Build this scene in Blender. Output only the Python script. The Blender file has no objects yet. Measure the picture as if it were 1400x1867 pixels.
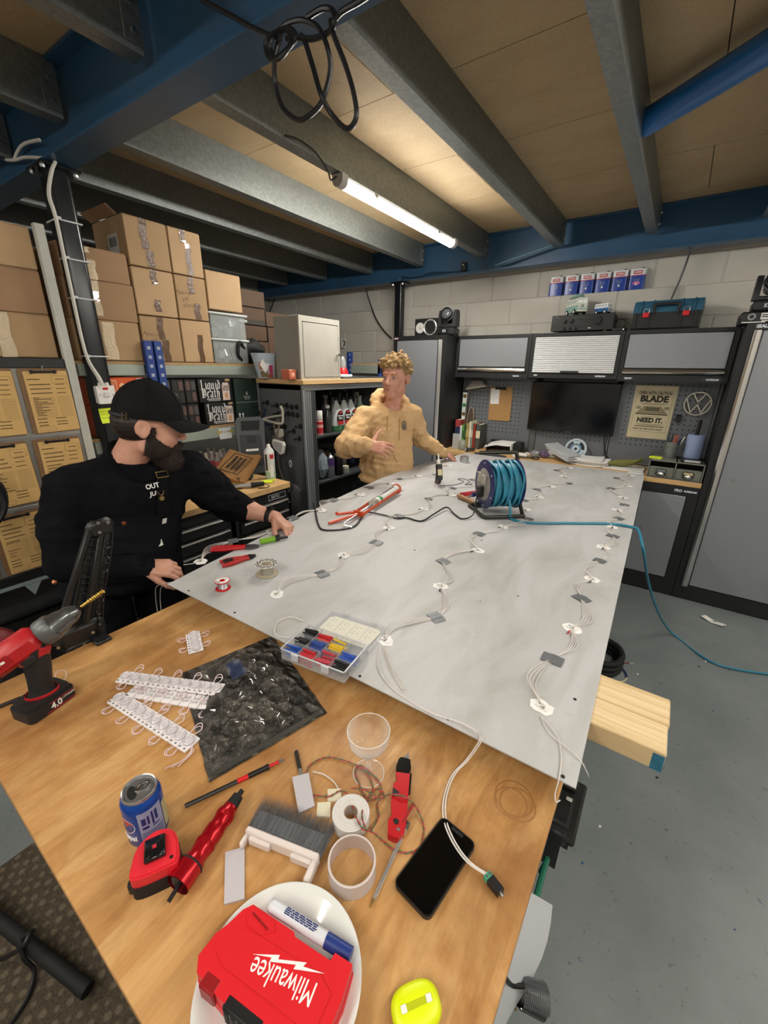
import bpy,math,random
import numpy as np
from math import radians as RAD,sin,cos,pi
from mathutils import Matrix,Vector
random.seed(7)
S = bpy.context.scene
COL = S.collection
# ------------------------------------------------------------------ camera
CAMZ = 1.72
FPX = 744.4
YAW,PITCH,ROLL = RAD(-34.43),RAD(19.41),RAD(.74)
_f = Vector((sin(YAW)*cos(PITCH),cos(YAW)*cos(PITCH),-sin(PITCH)))
_r0 = Vector((cos(YAW),-sin(YAW),0)); _u0 = _r0.cross(_f)
_r = cos(ROLL)*_r0 + sin(ROLL)*_u0; _u = -sin(ROLL)*_r0 + cos(ROLL)*_u0
cd = bpy.data.cameras.new('camera'); cam = bpy.data.objects.new('camera',cd); COL.objects.link(cam)
cd.sensor_fit = 'HORIZONTAL'; cd.sensor_width = 36; cd.lens = FPX/1400*36; cd.clip_start = .02; cd.clip_end = 60
cam.matrix_world = Matrix(((_r.x,_u.x,-_f.x,0),(_r.y,_u.y,-_f.y,0),(_r.z,_u.z,-_f.z,CAMZ),(0,0,0,1)))
S.camera = cam
# ------------------------------------------------------------------ world, exposure
w = bpy.data.worlds.new('world'); S.world = w; w.use_nodes = True
w.node_tree.nodes['Background'].inputs[0].default_value = (.9,.95,1,1)
w.node_tree.nodes['Background'].inputs[1].default_value = .3
S.view_settings.view_transform = 'Standard'; S.view_settings.look = 'None'
S.view_settings.gamma = 1; S.view_settings.use_curve_mapping = False
S.view_settings.exposure = 0.0
LAMP_POWER = 120.0 # emission of the batten over the table
ROOM_POWER = 85.0 # emission of the other battens of the workshop
# ------------------------------------------------------------------ pixel -> point on a real plane
def ray(x,y): return _f + _r*((x-700)/FPX) - _u*((y-933.5)/FPX)
def pz(x,y,z): d = ray(x,y); t = (z-CAMZ)/d.z; return Vector((d.x*t,d.y*t,z))
def py(x,y,Y): d = ray(x,y); t = Y/d.y; return Vector((d.x*t,Y,CAMZ+d.z*t))
def pX(x,y,X): d = ray(x,y); t = X/d.x; return Vector((X,d.y*t,CAMZ+d.z*t))
# ------------------------------------------------------------------ materials
def lin(h):
 if isinstance(h,str):
  c = [int(h[i:i+2],16)/255 for i in (0,2,4)]
  return tuple(x/12.92 if x <= .04045 else ((x+.055)/1.055)**2.4 for x in c) + (1,)
 return tuple(h)+(1,) if len(h) == 3 else tuple(h)
MATS = {}
class NT:
 def __init__(s,name):
  s.m = bpy.data.materials.new(name); s.m.use_nodes = True; s.t = s.m.node_tree
  s.b = s.t.nodes['Principled BSDF']; s.tc = None
 def n(s,ty,**k):
  nd = s.t.nodes.new(ty)
  for a,v in k.items():
   if a.startswith('i'):
    nd.inputs[int(a[1:])].default_value = v
   else: setattr(nd,a,v)
  return nd
 def l(s,a,b): s.t.links.new(a,b)
 def co(s,which='Object'):
  if not s.tc: s.tc = s.n('ShaderNodeTexCoord')
  return s.tc.outputs[which]
 def mapping(s,scale=(1,1,1),rot=(0,0,0),which='Object'):
  mp = s.n('ShaderNodeMapping'); mp.inputs['Scale'].default_value = scale; mp.inputs['Rotation'].default_value = rot
  s.l(s.co(which),mp.inputs[0]); return mp.outputs[0]
 def noise(s,vec,scale,detail=3,rough=.55,dist=0):
  nd = s.n('ShaderNodeTexNoise'); nd.inputs['Scale'].default_value = scale; nd.inputs['Detail'].default_value = detail
  nd.inputs['Roughness'].default_value = rough; nd.inputs['Distortion'].default_value = dist
  s.l(vec,nd.inputs['Vector']); return nd.outputs[0]
 def ramp(s,fac,stops):
  r = s.n('ShaderNodeValToRGB'); e = r.color_ramp.elements
  while len(e) < len(stops): e.new(.5)
  for el,(p,c) in zip(e,stops): el.position = p; el.color = lin(c)
  s.l(fac,r.inputs[0]); return r.outputs[0]
 def mix(s,fac,a,b,mode='MIX'):
  m = s.n('ShaderNodeMix',data_type='RGBA',blend_type=mode)
  for sock,v in ((m.inputs[0],fac),(m.inputs[6],a),(m.inputs[7],b)):
   if hasattr(v,'links') or hasattr(v,'is_linked'): s.l(v,sock)
   else: sock.default_value = v if isinstance(v,(int,float)) else lin(v)
  return m.outputs[2]
 def math(s,op,a,b=None):
  m = s.n('ShaderNodeMath',operation=op)
  for i,v in enumerate((a,b)):
   if v is None: continue
   if hasattr(v,'is_linked'): s.l(v,m.inputs[i])
   else: m.inputs[i].default_value = v
  return m.outputs[0]
 def bump(s,h,strength=.3,dist=.002):
  b = s.n('ShaderNodeBump'); b.inputs['Strength'].default_value = strength; b.inputs['Distance'].default_value = dist
  s.l(h,b.inputs['Height']); s.l(b.outputs[0],s.b.inputs['Normal'])
 def col(s,c):
  if hasattr(c,'is_linked'): s.l(c,s.b.inputs['Base Color'])
  else: s.b.inputs['Base Color'].default_value = lin(c)
 def set(s,rough=None,metal=None,**k):
  if rough is not None: s.b.inputs['Roughness'].default_value = rough
  if metal is not None: s.b.inputs['Metallic'].default_value = metal
  for a,v in k.items(): s.b.inputs[a.replace('_',' ')].default_value = v
def mat(name,c,rough=.5,metal=0,var=0,vs=12,bump=0,bs=120,bd=.001,stretch=None,**k):
 if name in MATS: return MATS[name]
 t = NT(name); t.set(rough,metal,**k)
 if var:
  v = t.mapping(stretch) if stretch else t.co()
  nz = t.noise(v,vs,4)
  c0 = lin(c)
  lo = tuple(max(0,x*(1-var)) for x in c0[:3]); hi = tuple(min(1,x*(1+var)) for x in c0[:3])
  t.col(t.ramp(nz,[(.3,lo),(.7,hi)]))
 else: t.col(c)
 if bump: t.bump(t.noise(t.mapping(stretch) if stretch else t.co(),bs,3),bump,bd)
 MATS[name] = t.m; return t.m
def emis(name,c,strength):
 if name in MATS: return MATS[name]
 t = NT(name); t.col(c); t.b.inputs['Emission Color'].default_value = lin(c); t.b.inputs['Emission Strength'].default_value = strength
 MATS[name] = t.m; return t.m
def glass(name,c='ffffff',rough=0.02,ior=1.45,alpha=None):
 if name in MATS: return MATS[name]
 t = NT(name); t.col(c); t.set(rough,0,IOR=ior,Transmission_Weight=1.0)
 MATS[name] = t.m; return t.m
def film(name,c,rough=.15,alpha=.4):
 if name in MATS: return MATS[name]
 t = NT(name); t.col(c); t.set(rough,0,Alpha=alpha); MATS[name] = t.m; return t.m
 # ------------------------------------------------------------------ mesh builder
def basis(o,x,z):
 """matrix with origin o, x axis ~x, z axis ~z"""
 x = Vector(x).normalized(); z = Vector(z); z = (z - x*z.dot(x)).normalized(); y = z.cross(x)
 return Matrix(((x.x,y.x,z.x,o[0]),(x.y,y.y,z.y,o[1]),(x.z,y.z,z.z,o[2]),(0,0,0,1)))
def TR(x=0,y=0,z=0): return Matrix.Translation((x,y,z))
def RX(a): return Matrix.Rotation(RAD(a),4,'X')
def RY(a): return Matrix.Rotation(RAD(a),4,'Y')
def RZ(a): return Matrix.Rotation(RAD(a),4,'Z')
class MB:
 def __init__(s,M=None): s.v = []; s.f = []; s.M = M or Matrix()
 def add(s,vs,fs,M=None):
  n = len(s.v); M = s.M @ M if M is not None else s.M
  s.v += [tuple(M @ Vector(p)) for p in vs]; s.f += [tuple(i+n for i in q) for q in fs]; return s
 def box(s,c,d,b=0,M=None):
  x,y,z = d[0]/2,d[1]/2,d[2]/2
  if b <= 0:
   vs = [(c[0]+i*x,c[1]+j*y,c[2]+k*z) for k in (-1,1) for j in (-1,1) for i in (-1,1)]
   return s.add(vs,[(0,2,3,1),(4,5,7,6),(0,1,5,4),(2,6,7,3),(0,4,6,2),(1,3,7,5)],M)
  b = min(b,x*.99,y*.99,z*.99); vs = []; ix = {}
  for i in (-1,1):
   for j in (-1,1):
    for k in (-1,1):
     for a in range(3):
      p = [i*x,j*y,k*z]
      for q in range(3):
       if q != a: p[q] -= (i,j,k)[q]*b
      ix[(i,j,k,a)] = len(vs); vs.append((c[0]+p[0],c[1]+p[1],c[2]+p[2]))
  fs = []
  def face(ids,nrm):
   p = [Vector(vs[i]) for i in ids]
   nn = (p[1]-p[0]).cross(p[2]-p[0])
   fs.append(tuple(ids) if nn.dot(Vector(nrm)) > 0 else tuple(reversed(ids)))
  for a in range(3):
   o = [q for q in range(3) if q != a]
   for sg in (-1,1):
    ids = []
    for e,g in ((-1,-1),(1,-1),(1,1),(-1,1)):
     k = [0,0,0]; k[a] = sg; k[o[0]] = e; k[o[1]] = g; ids.append(ix[(*k,a)])
    nr = [0,0,0]; nr[a] = sg; face(ids,nr)
   for e in (-1,1):
    for g in (-1,1):
     k0 = [0,0,0]; k1 = [0,0,0]; k0[a] = -1; k1[a] = 1
     for k in (k0,k1): k[o[0]] = e; k[o[1]] = g
     nr = [0,0,0]; nr[o[0]] = e; nr[o[1]] = g
     face([ix[(*k0,o[0])],ix[(*k1,o[0])],ix[(*k1,o[1])],ix[(*k0,o[1])]],nr)
  for i in (-1,1):
   for j in (-1,1):
    for k in (-1,1): face([ix[(i,j,k,0)],ix[(i,j,k,1)],ix[(i,j,k,2)]],(i,j,k))
  return s.add(vs,fs,M)
 def b2(s,lo,hi,b=0,M=None):
  return s.box([(a+c)/2 for a,c in zip(lo,hi)],[abs(c-a) for a,c in zip(lo,hi)],b,M)
 def cyl(s,p0,p1,r0,r1=None,n=16,M=None,cap=True):
  r1 = r0 if r1 is None else r1
  p0 = Vector(p0); p1 = Vector(p1); d = (p1-p0).normalized()
  a = d.orthogonal().normalized(); c = d.cross(a)
  vs = [tuple(p+(a*cos(2*pi*i/n)+c*sin(2*pi*i/n))*r) for p,r in ((p0,r0),(p1,r1)) for i in range(n)]
  fs = [(i,(i+1) % n,n+(i+1) % n,n+i) for i in range(n)]
  if cap: fs += [tuple(reversed(range(n))),tuple(range(n,2*n))]
  return s.add(vs,fs,M)
 def tube(s,pts,r,n=8,closed=False,M=None,flat=None):
  P = [Vector(p) for p in pts]; m = len(P); vs = []
  rr = r if hasattr(r,'__len__') else [r]*m
  T = []
  for i in range(m):
   a = P[(i-1) % m] if closed or i > 0 else P[i]; b = P[(i+1) % m] if closed or i < m-1 else P[i]
   t = b-a; T.append(t.normalized() if t.length > 1e-9 else Vector((0,0,1)))
  nrm = T[0].orthogonal().normalized()
  if flat is not None: nrm = (Vector(flat)-T[0]*Vector(flat).dot(T[0])).normalized()
  for i in range(m):
   nrm = nrm - T[i]*nrm.dot(T[i])
   nrm = nrm.normalized() if nrm.length > 1e-6 else T[i].orthogonal().normalized()
   bn = T[i].cross(nrm)
   for k in range(n):
    an = 2*pi*k/n; vs.append(tuple(P[i]+(nrm*cos(an)+bn*sin(an))*rr[i]))
  fs = []
  for i in range(m if closed else m-1):
   j = (i+1) % m
   for k in range(n): fs.append((i*n+k,i*n+(k+1) % n,j*n+(k+1) % n,j*n+k))
  if not closed: fs += [tuple(reversed(range(n))),tuple(range((m-1)*n,m*n))]
  return s.add(vs,fs,M)
 def lathe(s,prof,n=24,M=None,closed=False,arc=None):
  m = len(prof); vs = []; a1 = arc or 2*pi; nn = n if not arc else n+1
  for i in range(nn):
   a = a1*i/n
   for r,z in prof: vs.append((r*cos(a),r*sin(a),z))
  fs = []
  for i in range(n):
   j = (i+1) % nn
   for k in range(m if closed else m-1):
    q = (k+1) % m
    fs.append((i*m+k,j*m+k,j*m+q,i*m+q))
  return s.add(vs,fs,M)
 def prism(s,poly,z0,z1,M=None):
  n = len(poly)
  ar = sum(poly[i][0]*poly[(i+1) % n][1]-poly[(i+1) % n][0]*poly[i][1] for i in range(n))
  if ar < 0: poly = poly[::-1]
  vs = [(p[0],p[1],z0) for p in poly]+[(p[0],p[1],z1) for p in poly]
  fs = [(i,(i+1) % n,n+(i+1) % n,n+i) for i in range(n)]+[tuple(reversed(range(n))),tuple(range(n,2*n))]
  return s.add(vs,fs,M)
 def sph(s,c,r,n=16,m=10,M=None):
  r = r if hasattr(r,'__len__') else (r,r,r); vs = [(c[0],c[1],c[2]-r[2])]; fs = []
  for j in range(1,m):
   t = -pi/2+pi*j/m
   for i in range(n): vs.append((c[0]+r[0]*cos(t)*cos(2*pi*i/n),c[1]+r[1]*cos(t)*sin(2*pi*i/n),c[2]+r[2]*sin(t)))
  vs.append((c[0],c[1],c[2]+r[2])); L = len(vs)-1
  for i in range(n):
   fs.append((0,1+(i+1) % n,1+i)); fs.append((L,L-n+i,L-n+(i+1) % n))
   for j in range(m-2):
    a = 1+j*n; fs.append((a+i,a+(i+1) % n,a+n+(i+1) % n,a+n+i))
  return s.add(vs,fs,M)
 def grid(s,fn,nu,nv,M=None,thick=0):
  vs = [tuple(fn(i/nu,j/nv)) for j in range(nv+1) for i in range(nu+1)]
  w = nu+1; fs = [(j*w+i,j*w+i+1,(j+1)*w+i+1,(j+1)*w+i) for j in range(nv) for i in range(nu)]
  if thick:
   N = len(vs); nr = [Vector() for _ in vs]
   for q in fs:
    a = Vector(vs[q[0]]); nn = (Vector(vs[q[1]])-a).cross(Vector(vs[q[3]])-a)
    for i in q: nr[i] += nn
   vs2 = [tuple(Vector(p)-(k.normalized() if k.length else Vector((0,0,1)))*thick) for p,k in zip(vs,nr)]
   f2 = [tuple(i+N for i in reversed(q)) for q in fs]
   rim = [j for j in range(nu+1)]+[(j+1)*w-1 for j in range(1,nv+1)]+[nv*w+i for i in range(nu-1,-1,-1)]+[j*w for j in range(nv-1,0,-1)]
   f3 = [(rim[(k+1) % len(rim)],rim[k],rim[k]+N,rim[(k+1) % len(rim)]+N) for k in range(len(rim))]
   return s.add(vs+vs2,fs+f2+f3,M)
  return s.add(vs,fs,M)
 def build(s,name,m,parent=None,ang=38,M=None):
  me = bpy.data.meshes.new(name); me.from_pydata(s.v,[],s.f)
  me.polygons.foreach_set('use_smooth',[True]*len(me.polygons)); me.set_sharp_from_angle(angle=RAD(ang))
  me.materials.append(m); me.update()
  o = bpy.data.objects.new(name,me); COL.objects.link(o)
  if M is not None: o.matrix_world = M
  if parent is not None: o.parent = parent
  return o
def tag(o,label=None,cat=None,group=None,kind=None):
 if label: o['label'] = label
 if cat: o['category'] = cat
 if group: o['group'] = group
 if kind: o['kind'] = kind
 return o
def thing(name,label,cat,M=None,group=None):
 o = bpy.data.objects.new(name,None); COL.objects.link(o); o.empty_display_size = .05
 if M is not None: o.matrix_world = M if isinstance(M,Matrix) else Matrix.Translation(M)
 return tag(o,label,cat,group)
def solo(mb,name,m,label,cat,group=None,ang=38):
 return tag(mb.build(name,m,ang=ang),label,cat,group)
def dup(root,M,label=None,group=None):
 r = root.copy(); COL.objects.link(r); r.matrix_world = M
 if label: r['label'] = label
 if group: r['group'] = group
 for ch in list(root.children):
  c = ch.copy(); COL.objects.link(c); c.parent = r
  for g in ch.children:
   d = g.copy(); COL.objects.link(d); d.parent = c
 return r
def struct(o): o['kind'] = 'structure'; return o
TXT = {}
def tmesh(st,size,shear=0,off=0,sx=1,align='CENTER',ext=.0004,res=3,space=1):
 cu = bpy.data.curves.new('lettering','FONT'); cu.body = st; cu.size = size; cu.shear = shear; cu.offset = off
 cu.align_x = align; cu.align_y = 'CENTER'; cu.extrude = ext; cu.resolution_u = res; cu.space_character = space
 ob = bpy.data.objects.new('lettering',cu); COL.objects.link(ob)
 me = bpy.data.meshes.new_from_object(ob); bpy.data.objects.remove(ob); bpy.data.curves.remove(cu)
 if sx != 1: me.transform(Matrix.Diagonal((sx,1,1,1)))
 return me
def text(st,size,m,parent,M,wrap=None,name='lettering',**k):
 """flat lettering, M places its local xy plane; wrap=R bends it around local z at radius R"""
 me = tmesh(st,size,**k)
 if wrap:
  for v in me.vertices:
   a = v.co.x/wrap; R = wrap+v.co.z
   v.co = Vector((R*cos(a),R*sin(a),v.co.y))
 me.transform(M); me.materials.clear(); me.materials.append(m)
 o = bpy.data.objects.new(name,me); COL.objects.link(o)
 if parent is not None: o.parent = parent
 return o
def nib(strokes,w=.16,ang=40,M=None,mb=None,t=.0008):
 """broad-nib lettering: every stroke a polyline in letter units"""
 mb = mb or MB(); nv = Vector((cos(RAD(ang)),sin(RAD(ang))))*w/2
 for st in strokes:
  for a,b in zip(st[:-1],st[1:]):
   a = Vector(a); b = Vector(b)
   q = [a-nv,b-nv,b+nv,a+nv]
   if abs((b-a).cross(nv)) < 1e-6: continue
   mb.prism([tuple(p) for p in q],0,t,M)
 return mb
def cr(pts,k=6,closed=False):
 """smooth (Catmull-Rom) polyline through the points"""
 P = [Vector(p) for p in pts]; out = []; n = len(P)
 for i in range(n if closed else n-1):
  p0 = P[(i-1) % n] if closed or i > 0 else P[i]*2-P[i+1]; p1 = P[i]; p2 = P[(i+1) % n]
  p3 = P[(i+2) % n] if closed or i < n-2 else P[i+1]*2-P[i]
  for j in range(k):
   t = j/k
   out.append(.5*((2*p1)+(p2-p0)*t+(2*p0-5*p1+4*p2-p3)*t*t+(3*p1-p0-3*p2+p3)*t**3))
 if not closed: out.append(P[-1])
 return out
def rrect(w,h,r,n=5):
 out = []
 for cx,cy,a0 in ((w/2-r,h/2-r,0),(-w/2+r,h/2-r,90),(-w/2+r,-h/2+r,180),(w/2-r,-h/2+r,270)):
  for i in range(n+1):
   a = RAD(a0+90*i/n); out.append((cx+r*cos(a),cy+r*sin(a)))
 return out
def printed(w,h,m,parent,M,rows=1,seed=0):
 """rows of illegible small print: runs of short bars, w wide and h tall in all"""
 mb = MB(M); r = random.Random(seed); rh = h/rows
 for k in range(rows):
  x = -w/2+w*.08*r.random()
  while x < w/2*.92:
   e = min(x+w*r.uniform(.06,.2),w/2); y = h/2-rh*(k+.5); mb.b2((x,y-rh*.3,0),(e,y+rh*.3,.0003)); x = e+w*.025
 return mb.build('small_print',m,parent)
ORD = ['first','second','third','fourth','fifth','sixth','seventh','eighth','ninth','tenth','eleventh','twelfth','thirteenth','fourteenth','fifteenth','sixteenth','seventeenth']
# ------------------------------------------------------------------ common materials
BLACK = mat('black paint','17181a',.45,var=.15)
BLKPL = mat('black plastic','141415',.42,bump=.15,bs=400)
BLKRUB = mat('black rubber','101010',.75)
WHITE = mat('white plastic','e6e4e0',.4)
WPAPER = mat('white paper','e2e2e0',.8,var=.04)
CHROME = mat('chrome','d8d8d8',.18,1)
STEEL = mat('bright steel','b5b7b8',.32,1)
REDPL = mat('red plastic','c8141d',.38,var=.08)
REDINK = mat('red ink','b8202a',.6)
WINK = mat('white ink','e8e8e6',.6)
KINK = mat('black ink','1c1a18',.7)
GREYP = mat('grey ink','6f7072',.7)
YSTICK = mat('yellow sticky paper','d8ec35',.7)
WOODTOP = mat('laminated beech','cfa873',.5,var=.14,vs=6,stretch=(.6,6,6))
TXW = mat('badge print','dfe3e6',.4)
FX = basis((0,0,0),(1,0,0),(0,-1,0)) # local x right, y up, z toward the camera
def front(x,y,z): return TR(x,y,z) @ FX
# ================================================================== SETTING
XL,XR,YB,YF,ZC = -4.90,2.9,4.22,-3.0,2.87
t = NT('grey floor paint')
nz = t.noise(t.co(),1.6,5,.6); sp = t.noise(t.co(),34,5,.75)
c = t.ramp(nz,[(.3,'686f71'),(.7,'7f8687')])
c = t.mix(t.ramp(sp,[(.61,(0,0,0)),(.68,(1,1,1))]),c,'4a4f51')
bl = t.noise(t.mapping((9,40,9),(0,0,.8)),1.0,4,.7)
c = t.mix(t.ramp(bl,[(.70,(0,0,0)),(.735,(1,1,1))]),c,'2f4f86')
t.col(c); t.set(.42); t.bump(t.noise(t.co(),60,4),.12,.002); FLOORM = t.m
t = NT('mezzanine chipboard')
c = t.ramp(t.noise(t.mapping((1,1.6,1)),3.2,4,.6),[(.3,'ab9470'),(.7,'bfa985')])
c = t.mix(.35,c,t.ramp(t.noise(t.co(),260,2),[(.35,'8d7350'),(.65,'d3bd98')]))
t.col(c); t.set(.75); CHIPM = t.m
t = NT('painted block')
t.col(t.ramp(t.noise(t.co(),3,4),[(.3,'b9b6ae'),(.7,'c6c3bb')])); t.set(.8); t.bump(t.noise(t.co(),90,4,.7),.5,.003); BLOCKM = t.m
MORTAR = mat('painted mortar','b9b6ae',.9,bump=.4,bs=80)
t = NT('galvanised steel')
vo = t.n('ShaderNodeTexVoronoi'); vo.inputs['Scale'].default_value = 75; t.l(t.co(),vo.inputs[0])
c = t.ramp(vo.outputs['Color'],[(.2,'858a89'),(.8,'959a99')])
c = t.mix(t.ramp(t.noise(t.mapping((1,.3,1)),4,4),[(.35,(0,0,0)),(.7,(.5,.5,.5))]),c,'6f7474')
t.col(c); t.set(.46,.75); GALV = t.m
BLUEST = mat('blue beam paint','2c5273',.38,var=.12,vs=3)
floor = struct(MB().b2((XL,YF,-.06),(XR,YB+.2,0)).build('floor',FLOORM))
ceil = struct(MB().b2((XL-.1,YF-.1,ZC+.018),(XR+.1,YB+.2,ZC+.06)).build('ceiling',mat('dark gap','3a3022',.9)))
y = 1.93-.655*8
k = 0
while y < YB:
 x = XL-1.2*(k % 2)
 while x < XR:
  a,b = max(x+.002,XL),min(x+2.398,XR); lo,hi = max(y+.002,YF),min(y+.653,YB)
  if b-a > .05 and hi-lo > .05: MB().b2((a,lo,ZC),(b,hi,ZC+.018)).build('board',CHIPM,ceil)
  x += 2.4
 y += .655; k += 1
m = MB(); m.b2((XL,YB+.005,0),(XR,YB+.25,2.343)); m.b2((XL,YB+.075,2.343),(XR,YB+.25,ZC+.018)); wb = struct(m.build('wall_back',MORTAR))
z = 2.355-.225*6; r = 0
while z < ZC-.02:
 x = XL-.225*(r % 2)+.06
 z1 = min(z+.2165,ZC)
 while x < XR-.05:
  a,b = max(x,XL),min(x+.4415,XR)
  if b-a > .03: MB().box(((a+b)/2,YB+.04+(.07 if z > 2.34 else 0)+.0015*random.uniform(-1,1),(z+z1)/2),(b-a,.08,z1-z),.005).build('block',BLOCKM,wb)
  x += .45
 z += .225; r += 1
 # low part of the back wall is hidden behind the cabinets
struct(MB().b2((XL-.12,YF-.1,0),(XL,YB+.15,ZC+.018)).build('wall_left',mat('shaded grey wall','7d7c78',.85,var=.05)))  # left wall is grey; its shadow is put into the base colour too
struct(MB().b2((XR,YF-.1,0),(XR+.12,YB+.15,ZC+.018)).build('wall_right',mat('painted wall','c4c1ba',.85,var=.05)))
struct(MB().b2((XL-.12,YF-.12,0),(XR+.12,YF,ZC+.018)).build('wall_front',MATS['painted wall']))
# ------------------------------------------------------------------ mezzanine steel
def ibeam(mb,x0,x1,yc,z0,z1,w,tf=.012,tw=.009):
 mb.b2((x0,yc-w/2,z0),(x1,yc+w/2,z0+tf),.002); mb.b2((x0,yc-w/2,z1-tf),(x1,yc+w/2,z1),.002)
 mb.b2((x0,yc-tw/2,z0+tf),(x1,yc+tw/2,z1-tf))
def bolt(mb,p,ax,r=.009,h=.008):
 p = Vector(p); ax = Vector(ax); mb.cyl(p,p+ax*h,r,r*.92,6)
t1 = thing('steel_beam','blue painted steel beam crossing overhead nearest the camera, cable coil hung on it','beam',RZ(1.1))
m = MB(); ibeam(m,XL,XR,1.075,2.575,ZC-.001,.125); m.build('i_section',BLUEST,t1)
t2 = thing('steel_beam','blue painted steel beam along the top of the blockwork back wall','beam',Matrix())
m = MB(); ibeam(m,XL,XR,4.1,2.575,ZC-.001,.125); m.build('i_section',BLUEST,t2)
JX = [.94,.295,-.36,-1.015,-1.668,-2.325,-2.955,-3.61,-4.26]
JL = ['galvanised ceiling joist just beyond the right photo edge','galvanised ceiling joist ending above the right hand tall cabinet at the photo edge',
'galvanised ceiling joist that the blue tube brace butts against','broad galvanised ceiling joist between the coiled cable and the back beam',
'galvanised ceiling joist that carries the lit batten lamp','galvanised ceiling joist directly left of the lit batten lamp, scuffed web',
'galvanised ceiling joist above the top gift boxes','dim galvanised ceiling joist behind the cardboard boxes','furthest left dim galvanised ceiling joist behind the boxes']
def joist(x,y0,y1,label):
 th = thing('ceiling_joist',label,'joist',Matrix.Translation((x,y0,2.68)),'galvanised joists under the mezzanine')
 L = y1-y0; h = ZC-2.68-.001; m = MB()
 m.b2((-.003,0,0),(0,L,h)); m.b2((-.066,0,0),(-.003,L,.003)); m.b2((-.066,0,h-.003),(-.003,L,h))
 m.b2((-.066,0,.003),(-.063,L,.018)); m.build('c_section',GALV,th)
 for yy in (.03,L-.03):
  m = MB(); m.b2((.0005,yy-.03,.02),(.006,yy+.03,h-.03),.001); m.build('cleat',GALV,th)
  for zz in (.05,.12):
   m = MB(); bolt(m,(.006,yy,zz),(1,0,0)); m.build('bolt',STEEL,th)
for x,l in zip(JX,JL):
 joist(x,1.145,4.03,l)
for x,l in zip(JX[2:],['short galvanised joist end over the camera side, furthest right','short galvanised joist end over the camera side, above the coiled cable',
'galvanised joist coming in at top left, cut flush at the near blue beam','galvanised joist coming in at the left edge of the photo below the top left one','galvanised joist on the camera side, beyond the left photo edge','second galvanised joist beyond the left photo edge on the camera side','third galvanised joist beyond the left photo edge on the camera side']):
 joist(x,-1.2,1.0,l)
a,b = Vector((-.352,2.54,2.765)),Vector((.44,1.91,2.765))
solo(MB().cyl(a,b,.052,n=28),'tube_brace',mat('gloss blue paint','2468ad',.25,var=.1,vs=5),'blue painted round steel tube brace at top right under the chipboard','brace')
a,b = Vector((-1.56,3.99,2.60)),Vector((-1.06,4.0,2.70))
m = MB(); m.box((0,0,0),((b-a).length,.05,.006),.001,basis((a+b)/2,b-a,(0,-.25,1))); solo(m,'flat_brace',mat('pale blue paint','5f8f97',.5),'pale greenish flat brace bar crossing below the back blue beam','brace')
# ------------------------------------------------------------------ columns
th = thing('steel_column','black square steel column on the left with white cables tied to it','column',Matrix.Translation((-2.6,1.03,0)))
COLM = mat('gloss black paint','16181c',.22)
MB().prism(rrect(.1,.1,.022),0.012,2.563).build('column_shaft',COLM,th)
MB().b2((-.09,-.08,2.563),(.09,.08,2.574),.002).build('cap_plate',COLM,th); MB().b2((-.1,-.1,0),(.1,.1,.012),.002).build('base_plate',COLM,th)
for sx in (-.06,.06):
 for sy in (-.065,.065):
  m = MB(); bolt(m,(sx,sy,2.562),(0,0,-1),.011,.012); m.build('bolt',STEEL,th)
TIE = mat('clear cable tie','cfd2d2',.4)
for zz in (2.36,2.20,2.03,1.76):
 m = MB(); m.lathe([(.0515,-.003),(.0545,-.003),(.0545,.003),(.0515,.003)],4,RZ(45) @ Matrix.Diagonal((1.44,1.44,1,1)),closed=True); m.box((.075,-.05,0),(.012,.02,.012),.002)
 m.build('cable_tie',TIE,th,M=TR(0,0,zz))
m = MB(); CAB = mat('white cable','d9d7cf',.5)
for o in (0,.012):
 m.tube(cr([(-2.49+o*.3,1.0,2.57),(-2.48+o,.97,2.52),(-2.515+o,.955,2.44),(-2.535+o,.97,2.36),(-2.532+o,.968,2.2),(-2.532+o,.968,2.03),(-2.53+o*.8,.968,1.85),(-2.528+o,.975,1.74),(-2.523+o*2,1.0,1.66),(-2.523+o*2.2,1.012,1.615)],5),.0062,8)
solo(m,'twin_cable',CAB,'pair of white cables running down the black column to the switch','cable')
th = thing('wall_switch','white square isolator switch with red lamp on the black column','switch',Matrix.Translation((-2.549,1.02,1.567)))
MB().b2((0,-.04,-.045),(.035,.045,.045),.004).build('back_box',WHITE,th); MB().b2((.035,-.042,-.047),(.042,.047,.047),.003).build('face_plate',WHITE,th)
MB().b2((.042,-.012,-.012),(.048,.014,.014),.003).build('rocker',mat('grey white plastic','cfcfcd',.4),th)
MB().b2((.042,-.012,.026),(.0445,.014,.038),.001).build('indicator_lamp',mat('red lamp lens','c01622',.3),th)
for yy in (-.03,.034):
 m = MB(); m.cyl((.041,yy,0),(.0435,yy,0),.004,n=10); m.build('screw',STEEL,th)
for yy in (-.012,.022): MB().cyl((.018,yy,.044),(.018,yy,.062),.011,.009,12).build('cable_gland',WHITE,th)
th = thing('sticky_note','yellow green sticky note with handwriting below the white switch','note',basis((-2.5485,1.02,1.456),(0,1,.02),(1,0,.05)))
MB().grid(lambda u,v: ((u-.5)*.072,(v-.5)*.078,.0012+.006*max(0,.4-v)**2*10),6,6,thick=.0006).build('paper',YSTICK,th)
m = MB()
for k in range(4):
 m.tube([((-.03+.008*i),.022-.016*k+.003*random.uniform(-1,1),.0022) for i in range(8 if k != 3 else 5)],.0006,4)
m.build('handwriting',KINK,th)
p0,p1 = py(714.5,560,4.0),py(727,560,4.0)
th = thing('steel_column','slim black steel column at the back left of the tall grey cabinet','column',Matrix.Translation((p0.x*.5+p1.x*.5,4.08,0)))
MB().prism(rrect(.082,.082,.012),.01,2.555).build('column_shaft',COLM,th)
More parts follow.
